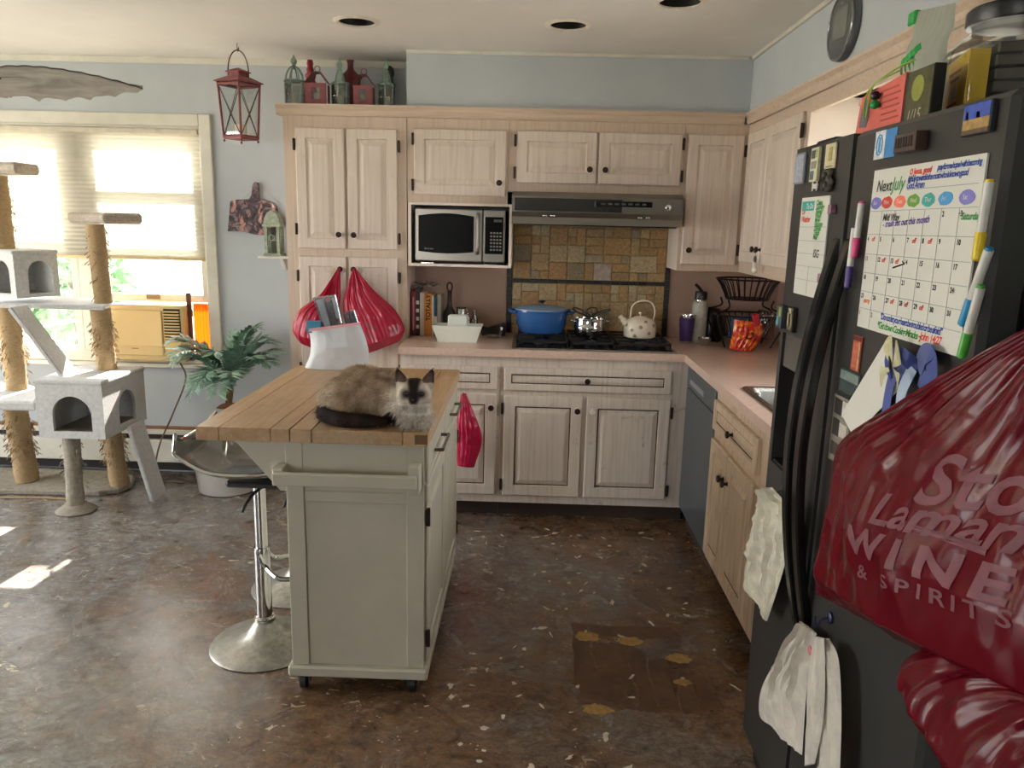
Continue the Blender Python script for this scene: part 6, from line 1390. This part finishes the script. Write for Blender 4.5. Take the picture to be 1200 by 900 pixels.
C0 = at(20, 350, 1, 3.93); C1 = at(71, 346, 1, 4.13); C1.z = C0.z; zU0, zU1 = C0.z, at(20, 299, 1, 3.93).z
u = (C1-C0); W_ = u.length; u.normalize(); wv = Vector((-u.y, u.x, 0))
# second condo is turned so that a corner faces the room: its 'side' panel is the one towards the window light
o2 = C0+wv*W_
condo(o2, -wv, u, W_, W_, zU1-zU0, (W_*.5, .13, .02, .17), (W_*.5, .13, .02, .17))
UTOP = zU1+.0224
def sisal(p0, p1, r, fray=0, seed=0, mat=None, ends=True):
    p0, p1 = Vector(p0), Vector(p1); L = (p1-p0).length; d = (p1-p0)/L; n = max(12, int(L/.009)); pts, rs = [], []
    for i in range(n+1):
        s = i/n; pts.append(p0+d*L*s); rs.append(r*(1+.02*math.sin(i*2.2)+.10*noise.noise(Vector((seed, s*4, 0)))))
    po = obj('post', MB().tube(pts, rs, 16), mat or m_sis, t, smooth=True)
    if fray:
        rd = random.Random(seed); mb = MB(); q = d.orthogonal().normalized()
        for k in range(fray):
            s = min(.98, max(.02, rd.gauss(.55, .18))); a = rd.uniform(0, 6.283); nrm = (Matrix.Rotation(a, 3, d) @ q)
            b = p0+d*L*s+nrm*r*.95; e = (nrm*rd.uniform(.3, 1.0)+Vector((rd.uniform(-.5, .5), rd.uniform(-.5, .5), -.9))).normalized(); l = rd.uniform(.015, .05); sd = e.cross(nrm)
            sd = (sd.normalized() if sd.length > .01 else d.orthogonal())*.0022; kx = len(mb.v)
            mb.v += [tuple(b-sd), tuple(b+sd), tuple(b+e*l*.6+nrm*.008), tuple(b+e*l)]; mb.f += [(kx, kx+1, kx+2), (kx, kx+2, kx+3)]
        obj('frayed_sisal', mb, mat or m_sis, po, fix=False, kind='stuff')
    return po
# middle platform
zP = at(60, 354, 1, 3.97).z-.012
plat = MB().prism([(-3.18, 3.95), (at(124, 350, 1, 3.99).x, 3.97), (at(129, 350, 1, 4.2).x, 4.22), (-2.62, 4.36), (-3.18, 4.36)], (0, 0, zP-.024), (1, 0, 0), (0, 1, 0), (0, 0, 1), .024)
obj('platform', plat, m_cpt, t, bevel=.006)
# move second condo floor onto the platform top
cB = at(121, 350, 1, 4.10); sisal((cB.x, 4.10, zP), (cB.x-.012, 4.10, at(117, 263, 1, 4.10).z), .045, 60, 1)
pz0, pz1 = at(120, 262, 1, 4.10).z, at(120, 249, 1, 4.10).z
def perch(px0, pxc, px1, y, z0_, z1_):
    A, B, Cc = at(px0, 255, 1, y+.06), at(pxc, 255, 1, y-.13), at(px1, 255, 1, y+.10); Dd = A+Cc-B
    P4 = [(A.x, A.y), (B.x, B.y), (Cc.x, Cc.y), (Dd.x, Dd.y)]
    obj('perch', MB().prism(P4, (0, 0, z0_), (1, 0, 0), (0, 1, 0), (0, 0, 1), z1_-z0_), M('tan_grey_carpet', 'a1978a', .95, var=.2, scale=60, bump=1.0, bscale=160), t, bevel=.014)
perch(78, 122, 168, 4.10, pz0, pz1)
cA = at(4, 290, 1, 4.12); sisal((cA.x, 4.12, UTOP), (cA.x, 4.12, at(4, 206, 1, 4.12).z), .055, 90, 2)
perch(-45, 24, 53, 4.12, at(10, 204, 1, 4.12).z, at(10, 191, 1, 4.12).z)
cC = at(125, 425, 1, 4.06); sisal((cC.x, 4.06, CTOP), (cC.x-.01, 4.06, zP-.0245), .050, 160, 3)
# low left platform with its posts
zL = at(20, 462, 1, 4.0).z
obj('platform', MB().prism([(-3.22, 3.80), (at(38, 470, 1, 3.82).x, 3.84), (at(42, 465, 1, 4.1).x, 4.16), (-3.0, 4.36), (-3.22, 4.36)], (0, 0, zL-.05), (1, 0, 0), (0, 1, 0), (0, 0, 1), .05), m_cpt, t, bevel=.010)
cD = at(20, 455, 1, 4.12); sisal((cD.x, 4.12, zL), (cD.x, 4.12, zP-.0245), .055, 220, 4)
cE = at(30, 540, 1, 4.16); sisal((cE.x, 4.16, .031), (cE.x-.03, 4.16, zL-.0505), .060, 260, 5)
# posts below the lower condo
fA = at(100, 592, 2, 0); sisal((fA.x, 3.80, .035), (fA.x-.015, 3.84, z0-.001), .042, 40, 6, m_dcp)
obj('post_foot', MB().lathe((fA.x, 3.80, 0), [(.095, 0), (.10, .008), (.075, .025), (.05, .040)], 20), m_dcp, t, smooth=True)
cF = at(140, 560, 1, 4.14); sisal((cF.x, 4.14, .031), (cF.x-.02, 4.12, z0-.001), .05, 160, 7)
# ramps
def ramp(p0, p1, wd, nm):
    p0, p1 = Vector(p0), Vector(p1); d = (p1-p0); s = Vector((0, 1, 0)); n = d.cross(s).normalized()
    r_ = obj('ramp', MB().obox((p0+p1)/2, d/2, s*wd/2, n*.012), m_cpt, t, bevel=.005)
ramp(at(20, 358, 1, 3.86)+Vector((0, 0, -.005)), at(82, 441, 1, 3.90), .13, 1)
p0, p1 = at(146, 505, 1, 4.0), at(190, 578, 1, 4.0)
ramp(Vector((x1+.02, 4.0, z0+.02)), Vector((at(192, 578, 2, .014).x, 4.0, .014)), .15, 2)
obj('base_board', MB().prism([(-3.4, 3.98), (-2.36, 4.02), (-2.27, 4.07), (-2.25, 4.18), (-2.30, 4.30), (-2.42, 4.38), (-3.4, 4.38)], (0, 0, 0), (1, 0, 0), (0, 1, 0), (0, 0, 1), .030), m_dcp, t, bevel=.006)
obj('floor_rope', MB().tube(spline([(-3.3, 3.90, .006), (-2.95, 3.93, .006), (-2.7, 3.955, .006), (-2.5, 3.95, .006), (-2.38, 3.93, .006)]), .005, 6), M('tan_rope', 'a98c66', .9), smooth=True, label='tan rope lying on the floor along the cat tree base', cat='rope')

# ================================================================== PLANTER WITH PALM
pc = Vector((at(266, 560, 1, 4.2).x, 4.205, 0)); m_pot = M('pale_grey_plastic', 'b4b0aa', .4, var=.04); m_in = M('dark_planter_inside', '2c2723', .8, var=.3, scale=40)
t = thing('potted_palm', 'parlour palm in a pale grey tub by the window wall', 'plant', tuple(pc))
def tub(k, j):
    a = 2*math.pi*k; fr = max(0, math.cos(a+math.pi/2))
    zt_ = .27-.085*fr**3
    r = [(.135, 0), (.15, .02), (.168, .6), (.178, 1.0), (.186, 1.0), (.176, .97), (.160, .5)][j]; return (pc.x+r[0]*1.05*math.cos(a), pc.y+r[0]*.95*math.sin(a), max(.0, r[1]*zt_) if j else 0)
mb = MB(); n = 48
for j in range(7):
    for k in range(n): mb.v.append(tub(k/n, j))
for j in range(6):
    for k in range(n): l = (k+1) % n; mb.f.append((j*n+k, j*n+l, (j+1)*n+l, (j+1)*n+k))
mb.f.append(tuple(range(n))[::-1]); obj('tub', mb, m_pot, t, smooth=True, fix=True)
obj('soil', MB().lathe((pc.x, pc.y, .085), [(.155, 0), (.155, .012), (.08, .03), (.001, .035)], 28, sy=.92), m_in, t, smooth=True)
cr = at(270, 455, 1, 4.19); m_stem = M('brown_palm_stem', '6b5a3c', .8, var=.2)
obj('trunk', MB().tube(spline([(pc.x, pc.y, .10), (pc.x+.01, 4.2, .35), (cr.x, 4.19, cr.z)]), [.022]*7+[.018]*6, 10), m_stem, t, smooth=True)
b = at(264, 476, 1, 4.15); obj('dry_sheath', MB().tube(spline([b+Vector((.05, .03, .0)), b, b+Vector((-.05, .0, -.012))]), [.012, .016, .018, .019, .019, .018, .017, .016, .015, .013, .010, .006, .003], 8), M('dry_brown_sheath', '7a5238', .8), t, smooth=True)
m_frond = M('blue_green_palm_leaf', '7c9a86', .4, var=.3, scale=30, spec=.6)
rd = random.Random(9)
def frond(tip, lift, seed, nl=17, ll=.135):
    r2 = random.Random(seed); base = Vector((cr.x, 4.19, cr.z-.02)); tip = Vector(tip); mid = base.lerp(tip, .5)+Vector((0, 0, lift)); P_ = bez(base, base.lerp(mid, .7)+Vector((0, 0, lift*.4)), mid.lerp(tip, .4)+Vector((0, 0, lift*.5)), tip, 24)
    mb = MB().tube(P_, [.004*(1-i/27) for i in range(25)], 5)
    for k in range(nl):
        s = .22+.76*k/(nl-1); i = min(23, int(s*24)); p = P_[i].lerp(P_[i+1], s*24-i); d = (P_[i+1]-P_[i]).normalized(); up = Vector((0, 0, 1)); sd = d.cross(up).normalized(); nn = sd.cross(d)
        L = ll*(1.0-.55*abs(s-.5)/.5)*r2.uniform(.85, 1.15)
        for sg in (-1, 1):
            e = (d*.75+sd*sg*.95+nn*r2.uniform(-.05, .25)).normalized(); dr = Vector((0, 0, -.28)); w_ = L*.14; q = e.cross(nn).normalized()*w_
            a0, a1, a2 = p, p+e*L*.45+dr*L*.10, p+e*L+dr*L*.55; kx = len(mb.v)
            mb.v += [tuple(a0), tuple(a1+q), tuple(a1-q), tuple(a2), tuple(a1+nn*w_*.35)]; mb.f += [(kx, kx+1, kx+4), (kx, kx+4, kx+2), (kx+1, kx+3, kx+4), (kx+4, kx+3, kx+2)]
    obj('frond', mb, m_frond, t, fix=False)
for k, (px, py, y, lf_) in enumerate(((196, 402, 4.10, .14), (205, 425, 4.0, .12), (300, 385, 4.15, .12), (322, 402, 4.2, .10), (318, 428, 4.05, .10), (284, 392, 4.3, .08), (228, 455, 3.95, .10), (250, 415, 4.0, .10), (300, 420, 3.95, .08), (215, 405, 4.25, .10), (270, 440, 3.85, .07), (310, 395, 4.28, .08), (240, 440, 3.92, .08), (290, 405, 4.0, .06), (222, 462, 4.05, .12), (200, 418, 3.9, .12), (255, 462, 3.85, .10), (326, 415, 4.1, .10))):
    frond(at(px, py, 1, y), lf_, k)

# ================================================================== COUNTER OBJECTS, LEFT OF THE COOKTOP
CT = .9145
yk = 4.26
def bx(px): return at(px, 370, 1, yk).x
def bz(py): return at(495, py, 1, yk).z
books = [(482.3, 486.6, 342, '8e3040', 'thin red book at the pantry end of the counter book row'), (486.9, 491.6, 338, '3a3431', 'black and white spotted book next to the thin red book'), (491.9, 496.9, 343, 'd6cfc6', 'white book leaning between the black and the orange book'), (497.2, 505.8, 344, 'c98636', 'thick orange cookbook with dark lettering on the spine'), (506.1, 507.9, 346, 'e3dcc8', 'thin cream booklet beside the orange cookbook'), (508.2, 512.2, 347, '2f5d74', 'blue book with white patch next to the cream booklet'), (512.5, 516.2, 345, '9a9484', 'grey book at the end of the row beside the bottle')]
for k, (p0, p1, pt, col, lab) in enumerate(books):
    xa, xb, zt_ = bx(p0), bx(p1), bz(pt); ym_ = yk+.004*(k % 3)
    t = thing('book', lab, 'book', ((xa+xb)/2, ym_+.08, CT), 'books on the counter')
    mcv = M('book_'+col, col, .5, var=.08)
    obj('cover', MB().box(xa, xb, ym_, ym_+.004, CT, zt_).box(xa, xa+.0018, ym_+.004, ym_+.15, CT, zt_).box(xb-.0018, xb, ym_+.004, ym_+.15, CT, zt_), mcv, t)
    obj('pages', MB().box(xa+.0019, xb-.0019, ym_+.0042, ym_+.146, CT+.003, zt_-.004), M('book_pages', 'd8d0bc', .8), t)
    if col == 'c98636': obj('spine_lettering', text_mb('TOTALLY', .034, (xb-.008, ym_, CT+.085), (0, 0, 1), (-1, 0, 0), (0, -1, 0), .0006, bold=.001), M('book_ink', '2a1b10', .5), t, fix=False)
    if col == '3a3431':
        for j in range(4): obj('spine_patch', MB().box(xa+.003, xb-.003, ym_-.0007, ym_-.0001, CT+.04+j*.045, CT+.06+j*.045), M('book_white', 'd9d4ca', .5), t)
    if col == '2f5d74': obj('spine_patch', MB().box(xa+.001, xb-.001, ym_-.0007, ym_-.0001, CT+.055, CT+.11), M('book_white', 'd9d4ca', .5), t)
    if col == '8e3040': obj('spine_patch', MB().box(xa+.006, xb-.006, ym_-.0007, ym_-.0001, CT+.03, zt_-.03), M('book_pink', 'c98b94', .5), t)
zt_ = bz(338)
t = thing('recipe_cards', 'loose crumpled recipe papers lying across the tops of the books', 'papers', (bx(500), yk+.06, bz(343)))
r2 = random.Random(3)
for k in range(7):
    xa = bx(486+k*3.6); z_ = bz(337)+.003+.004*k-.0*k; z_ = bz(337)+.002+.005*(k % 3)
    obj('paper', MB().grid(lambda a, b, xa=xa, z_=z_, k=k: (xa-.02+.055*a, yk+.01+.10*b, z_+.012*math.sin(a*5+k)*math.sin(b*4+k*1.7)+.012), 6, 6), M('recipe_paper_%d' % (k % 3), ['cfc6b8', '8f7d70', 'b9aa9a'][k % 3], .7), t, fix=False)
c = at(525, 388, 1, 4.33); x = c.x+.008; m_bot = M('smoky_glass', '4a453f', .08, trans=.5, var=.05)
t = thing('oil_bottle', 'tall smoky glass bottle with ring stopper behind the white holder', 'bottle', (x, 4.33, CT))
obj('glass', MB().lathe((x, 4.33, CT), [(.036, 0), (.038, .004), (.038, .11), (.034, .13), (.018, .16), (.014, .18), (.013, .235), (.015, .24), (.015, .246), (.001, .246)], 24), m_bot, t, smooth=True)
obj('ring_stopper', MB().tube([(x+.014*math.cos(a), 4.33, CT+.270+.024*math.sin(a)) for a in [i*math.pi/10 for i in range(20)]], .005, 8, closed=True), M('dark_brown_stopper', '3b2820', .4), t, smooth=True)
x = at(539, 380, 1, 4.30).x+.006
t = thing('steel_canister', 'brushed steel canister with dark rim behind the white holder', 'canister', (x, 4.31, CT))
obj('body', MB().lathe((x, 4.31, CT), [(.026, 0), (.027, .003), (.027, .152), (.025, .155)], 24), m_ss, t, smooth=True); obj('rim', MB().lathe((x, 4.31, CT+.1552), [(.0285, 0), (.0285, .006), (.02, .007), (.001, .007)], 24), m_hd, t, smooth=True)
m_cg = thin_glass('clear_cruet_glass', 'e9e2d6', .14, .03)
for px, lab in ((548, 'small clear glass cruet beside the steel canister'), (556, 'small clear glass cruet at the end by the cooktop border')):
    x = at(px, 380, 1, 4.33).x; t = thing('glass_cruet', lab, 'cruet', (x, 4.33, CT), 'glass cruets on the counter')
    obj('glass', MB().lathe((x, 4.33, CT), [(.018, 0), (.019, .003), (.019, .09), (.009, .115), (.008, .13), (.010, .132)], 18), m_cg, t, smooth=True); obj('stopper', MB().ball((x, 4.33, CT+.139), .009, 12, 8), m_cg, t, smooth=True)
c = at(535, 402, 2, CT); yh = c.y+.005; W0 = (at(558, 402, 2, CT).x-at(512, 402, 2, CT).x)/2; x = c.x
t = thing('napkin_caddy', 'white boat-shaped plastic caddy with upright block on the counter', 'caddy', (x, yh+.05, CT)); m_wp = M('white_plastic', 'd9dcd2', .35, var=.03)
mb = MB(); LV = [(W0, .048, 0), (W0*1.27, .062, .085), (W0*1.30, .064, .085), (W0*1.30, .064, .090), (W0*1.24, .059, .090), (W0*1.0, .045, .012)]
for hw, hd, z in LV: mb.v += [(x-hw, yh+.062-hd, CT+z), (x+hw, yh+.062-hd, CT+z), (x+hw, yh+.062+hd, CT+z), (x-hw, yh+.062+hd, CT+z)]
for i in range(5):
    for k in range(4): l = (k+1) % 4; mb.f.append((4*i+k, 4*i+l, 4*i+4+l, 4*i+4+k))
mb.f += [(3, 2, 1, 0), (20, 21, 22, 23)]; obj('tray', mb, m_wp, t)
obj('block', MB().prism([(-.054, 0), (.054, 0), (.050, .118), (-.050, .118)], (x, yh+.03, CT+.0125+.012), (1, 0, 0), (0, 0, 1), (0, 1, 0), .06), m_wp, t, bevel=.006)
a, b = at(568, 397, 2, CT), at(588, 396, 2, CT)
t = thing('spoon_rest', 'chrome spoon rest beside the white caddy', 'spoon rest', ((a.x+b.x)/2, a.y+.04, CT))
obj('dish', MB().lathe(((a.x+b.x)/2, a.y+.05, CT), [(.03, 0), (.046, .012), (.048, .014), (.044, .012), (.001, .004)], 24, sy=.7), m_chrome, t, smooth=True)
obj('handle', MB().tube(spline([((a.x+b.x)/2+.03, a.y+.05, CT+.014), (b.x-.008, a.y+.05, CT+.03), (b.x-.002, a.y+.055, CT+.06)]), .008, 8), m_chrome, t, smooth=True)
obj('dark_tray', MB().prism([(-.07, 0), (.062, 0), (.070, .065), (.045, .075), (-.04, .045), (-.078, .055)], ((a.x+b.x)/2, a.y+.12, CT), (1, 0, 0), (0, 0, 1), (0, 1, 0), .05), M('black_brown_tray', '2b2522', .3), bevel=.003, label='low black tray leaning by the backsplash border tiles', cat='tray')

# ================================================================== COUNTER OBJECTS IN THE RIGHT CORNER
c = at(807, 403, 2, CT); x, y = c.x-.012, c.y+.035
t = thing('purple_tumbler', 'purple insulated tumbler with steel rim on the corner counter', 'tumbler', (x, y, CT))
obj('base_ring', MB().lathe((x, y, CT), [(.031, 0), (.032, .002), (.032, .012)], 24), m_chrome, t, smooth=True); obj('body', MB().lathe((x, y, CT+.0122), [(.032, 0), (.033, .003), (.040, .118), (.040, .128)], 28), M('purple_powder_coat', '46356e', .35), t, smooth=True)
obj('rim', MB().lathe((x, y, CT+.1404), [(.040, 0), (.0405, .004), (.0395, .016), (.036, .017), (.034, .004), (.001, .003)], 28), m_chrome, t, smooth=True)
c = at(818, 400, 2, CT); x, y = at(819, 380, 1, 4.31).x, 4.31
t = thing('water_bottle', 'pale steel water bottle with black straw lid behind the purple tumbler', 'bottle', (x, y, CT))
obj('body', MB().lathe((x, y, CT), [(.040, 0), (.043, .004), (.043, .205), (.038, .222), (.030, .230)], 28), M('pale_speckled_bottle', 'b9b7a8', .4, var=.2, scale=40), t, smooth=True)
obj('neck_ring', MB().lathe((x, y, CT+.2302), [(.030, 0), (.031, .006), (.029, .010)], 24), m_chrome, t, smooth=True); obj('lid', MB().lathe((x, y, CT+.2405), [(.034, 0), (.034, .036), (.030, .042), (.001, .043)], 24), m_lidb, t, smooth=True)
obj('straw_spout', MB().tube([(x+.004, y, CT+.28), (x-.012, y, CT+.302), (x-.035, y, CT+.322)], [.009, .009, .008], 10), m_lidb, t, smooth=True)
x, y = at(836, 375, 1, 4.38).x-.01, 4.40
t = thing('black_kettle', 'black electric kettle in the shadow behind the water bottle', 'kettle', (x, y, CT))
obj('body', MB().lathe((x, y, CT), [(.065, 0), (.068, .01), (.062, .12), (.050, .175), (.046, .18), (.020, .19), (.001, .192)], 28), M('black_plastic', '151414', .3), t, smooth=True); obj('handle', MB().tube(spline([(x-.055, y, CT+.16), (x-.095, y, CT+.16), (x-.10, y, CT+.09), (x-.066, y, CT+.03)]), .010, 8), M('black_plastic', '151414', .3), t, smooth=True)
c = at(827, 406, 2, CT); x, y = c.x, c.y+.035
obj('steel_bowl', MB().lathe((x, y, CT), [(.020, 0), (.024, .003), (.034, .030), (.036, .042), (.0365, .042), (.033, .030), (.020, .006), (.001, .005)], 24), m_chrome, smooth=True, label='tiny stainless bowl in front of the water bottle', cat='bowl')
# two tier wire basket
m_wire = M('black_brown_wire', '2a211d', .4, metal=.4); bxc, byc = at(876, 350, 1, 4.2).x, 4.21
t = thing('wire_basket', 'two-tier dark wire fruit basket in the counter corner', 'basket', (bxc, byc, CT))
def oval(cx, cy2, z, rx, ry, n=36): return [(cx+rx*math.cos(2*math.pi*k/n), cy2+ry*math.sin(2*math.pi*k/n), z) for k in range(n)]
def basket(zt_, zb_, rx, ry):
    br = obj('basket_rim', MB().tube(oval(bxc, byc, zt_, rx, ry), .005, 6, closed=True), m_wire, t, smooth=True); obj('basket_floor_ring', MB().tube(oval(bxc, byc, zb_, rx*.66, ry*.66), .0045, 6, closed=True), m_wire, br, smooth=True)
    for k in range(26):
        a = 2*math.pi*k/26; c_, s_ = math.cos(a), math.sin(a)
        obj('rib', MB().tube([(bxc+rx*c_, byc+ry*s_, zt_), (bxc+rx*.86*c_, byc+ry*.86*s_, zt_-(zt_-zb_)*.3), (bxc+rx*.72*c_, byc+ry*.72*s_, zt_-(zt_-zb_)*.75), (bxc+rx*.66*c_, byc+ry*.66*s_, zb_)], .0035, 5), m_wire, br, smooth=True)
    obj('basket_floor', MB().lathe((bxc, byc, zb_-.004), [(rx*.66, 0), (rx*.66, .003), (.001, .003)], 30, sy=ry/rx), m_wire, br)
zt1, zb1 = at(878, 329, 1, 4.07).z, at(878, 352, 1, 4.12).z; zt2, zb2_ = at(878, 372, 1, 4.07).z, at(878, 397, 1, 4.12).z
basket(zt1, zb1, .168, .145); basket(zt2, max(zb2_, CT+.02), .168, .145)
for sx, sy in ((-.6, -.5), (.6, -.5), (-.6, .5), (.6, .5)):
    obj('upright', MB().tube(spline([(bxc+sx*.20, byc+sy*.17, CT+.003), (bxc+sx*.24, byc+sy*.2, CT+.06), (bxc+sx*.30, byc+sy*.26, zt2), (bxc+sx*.19, byc+sy*.17, (zt2+zb1)/2), (bxc+sx*.20, byc+sy*.17, zb1)]), .005, 6), m_wire, t, smooth=True)
# things in the lower basket
zf = max(zb2_, CT+.02)+.0005
t = thing('envelope_bundle', 'blue and white envelopes standing in the lower tier of the wire basket', 'envelopes', (bxc-.06, byc-.05, zf))
for k, col in enumerate(('3d6f96', 'c4c6c8', '2b4a66', 'a9b4bb')): obj('envelope', MB().obox((bxc-.05+.01*k, byc-.05+.016*k, zf+.058), (.045, .01, 0), (-.0004, .0012, 0), (.006, 0, .056)), M('envelope_'+col, col, .6), t)
fn = bag_fn([Vector((bxc+.05, byc-.06, zt2+.035)), Vector((bxc+.03, byc-.06, zt2)), Vector((bxc+.035, byc-.06, zf+.01))], [Vector((bxc+.12, byc-.06, zt2+.03)), Vector((bxc+.14, byc-.06, zt2)), Vector((bxc+.09, byc-.06, zf+.01))], [(0, .03), (.5, .05), (1, .03)], (0, -1, 0), crumple=.018, seed=61, backflat=.8)
obj('plastic_wrap', bag_mb(fn, 26, 26), thin_glass('crinkled_film', 'dcd6d2', .35, .1), smooth=True, label='crumpled clear plastic wrap in the lower tier of the wire basket', cat='plastic wrap')
# bag of puffed snacks
def chipmat():
    m = bpy.data.materials.new('orange_snack_print'); m.use_nodes = True; t_ = NT(m); MATS['chip'] = m
    n = t_.noise(t_.coords((1, 1, 1)), 22, 3, .5, 1.6); t_.ln(t_.ramp(n, [(.30, hexc('a81414')), (.46, hexc('cf2a18')), (.54, hexc('e8701c')), (.64, hexc('f2a033')), (.74, hexc('c9301a'))]), t_.b.inputs['Base Color']); t_.b.inputs['Roughness'].default_value = .25; return m
yc = 3.74
q = lambda px, py, y=yc: at(px, py, 1, y)
cb = at(874, 413, 2, CT); yc = cb.y+.03
fn = bag_fn([q(860, 374, yc), q(859, 388, yc), q(856, 400, yc), Vector((q(855, 406, yc).x, yc, CT+.012))], [q(893, 379, yc), q(893, 392, yc), q(886, 406, yc), Vector((q(879, 415, yc).x, yc-.02, CT+.004))], [(0, .008), (.5, .035), (1, .015)], (-.15, -1, 0), crumple=.004, seed=71, fold_amp=.004, backflat=.8)
t = thing('snack_bag', 'red and orange bag of crisps leaning on the wire basket', 'bag', (q(874, 410, yc).x, yc, CT)); bgx = obj('bag', bag_mb(fn, 36, 36), chipmat(), t, smooth=True)
obj('brand_oval', surf_text('o', .11, fn, (0, 2), q(874, 399, yc-.03), Vector((.9, 0, .35)), Vector((-.25, 0, .55)), (0, -1, 0)), M('black_print', '1a1613', .4), bgx, fix=False)
c = q(885, 377, yc); obj('red_clip', MB().obox((c.x, yc-.012, c.z+.01), (.016, 0, .006), (0, .010, 0), (-.008, 0, .032)), M('red_plastic_clip', 'b01830', .35), t, bevel=.006)
# keyring charm hanging from the cabinet knob
c = at(893, 322, 0, 1.055); k0 = Vector((1.056, 3.708, 1.445))
t = thing('rabbit_charm', 'small white rabbit charm with dark ears hanging from the cabinet knob', 'charm', (1.056, 3.708, 1.34)); m_ch = M('white_charm', 'd9d4ca', .5); m_er = M('grey_ear', '5d5852', .6)
obj('cord', MB().tube([k0+Vector((.0, 0, -.012)), (1.056, 3.708, 1.395)], .0012, 5), m_hook, t)
obj('body', MB().ball((1.056, 3.708, 1.352), (.014, .018, .018), 14, 10), m_ch, t, smooth=True); obj('head', MB().ball((1.056, 3.708, 1.378), (.012, .015, .013), 14, 10), m_ch, t, smooth=True)
for s in (-1, 1): obj('ear', MB().tube([(1.056, 3.708+s*.007, 1.386), (1.056, 3.708+s*.010, 1.40), (1.056, 3.708+s*.012, 1.416)], [.004, .005, .002], 8), m_er, t, smooth=True)
# microwave in its niche
MX0, MX1, MZ0, MZ1, MY = -.612, -.138, 1.334, 1.610, 4.128
m_mw = M('brushed_steel_door', '8d8880', .3, metal=.85, var=.06, scale=60, stretch=(1, 1, 10)); m_mb = M('black_microwave', '0f0f0e', .3, spec=.08); m_mc = M('black_case', '1b1b1a', .4)
t = thing('microwave', 'stainless microwave oven with black window inside the cabinet niche', 'microwave', ((MX0+MX1)/2, 4.27, 1.3212))
obj('case', MB().box(MX0, MX1, MY+.026, 4.44, MZ0-.006, MZ1), m_mc, t, bevel=.004)
d = obj('door', MB().box(MX0, MX1-.118, MY, MY+.0255, MZ0, MZ1-.003), m_mw, t, bevel=.006)
xs0, xs1 = MX0+.018, MX1-.165
wp = [(xs0, MZ0+.052)]+[(xs0+(xs1-xs0)*i/12, MZ0+.052-.010*math.sin(math.pi*i/12)) for i in range(1, 12)]+[(xs1, MZ0+.052), (xs1, MZ1-.040)]+[(xs1-(xs1-xs0)*i/12, MZ1-.040+.014*math.sin(math.pi*i/12)) for i in range(1, 12)]+[(xs0, MZ1-.040)]
obj('window', MB().prism(wp, (0, MY-.0015, 0), (1, 0, 0), (0, 0, 1), (0, -1, 0), .0012), m_mb, d)
obj('brand_mark', text_mb('Emerson', .013, (MX0+.05, MY-.003, MZ0+.062), (1, 0, 0), (0, 0, 1), (0, -1, 0), .0003), M('dim_print', '8a8880', .4), d, fix=False)
obj('handle', MB().tube(spline([(xs1+.020, MY-.001, MZ0+.045), (xs1+.020, MY-.024, MZ0+.06), (xs1+.020, MY-.028, (MZ0+MZ1)/2), (xs1+.020, MY-.024, MZ1-.04), (xs1+.020, MY-.001, MZ1-.025)]), .009, 8), m_mw, d, smooth=True)
cp_ = obj('control_panel', MB().box(MX1-.1175, MX1, MY, MY+.0255, MZ0, MZ1-.003), m_mw, t, bevel=.006)
obj('keypad', MB().box(MX1-.105, MX1-.010, MY-.0016, MY-.0003, MZ0+.045, MZ1-.040), m_mb, cp_); obj('display', MB().box(MX1-.060, MX1-.018, MY-.0024, MY-.0017, MZ1-.066, MZ1-.052), M('dim_display', '4a5048', .3), cp_)
for r in range(6):
    for k in range(4): obj('key', MB().box(MX1-.078+k*.016, MX1-.067+k*.016, MY-.0026, MY-.0017, MZ0+.062+r*.0175, MZ0+.071+r*.0175), M('grey_key', '7d7b74', .4), cp_)
for fx_ in (MX0+.05, MX1-.09): obj('foot', MB().box(fx_-.02, fx_+.05, MY+.01, MY+.05, 1.3212, MZ0-.0062), m_chrome, t, bevel=.002)
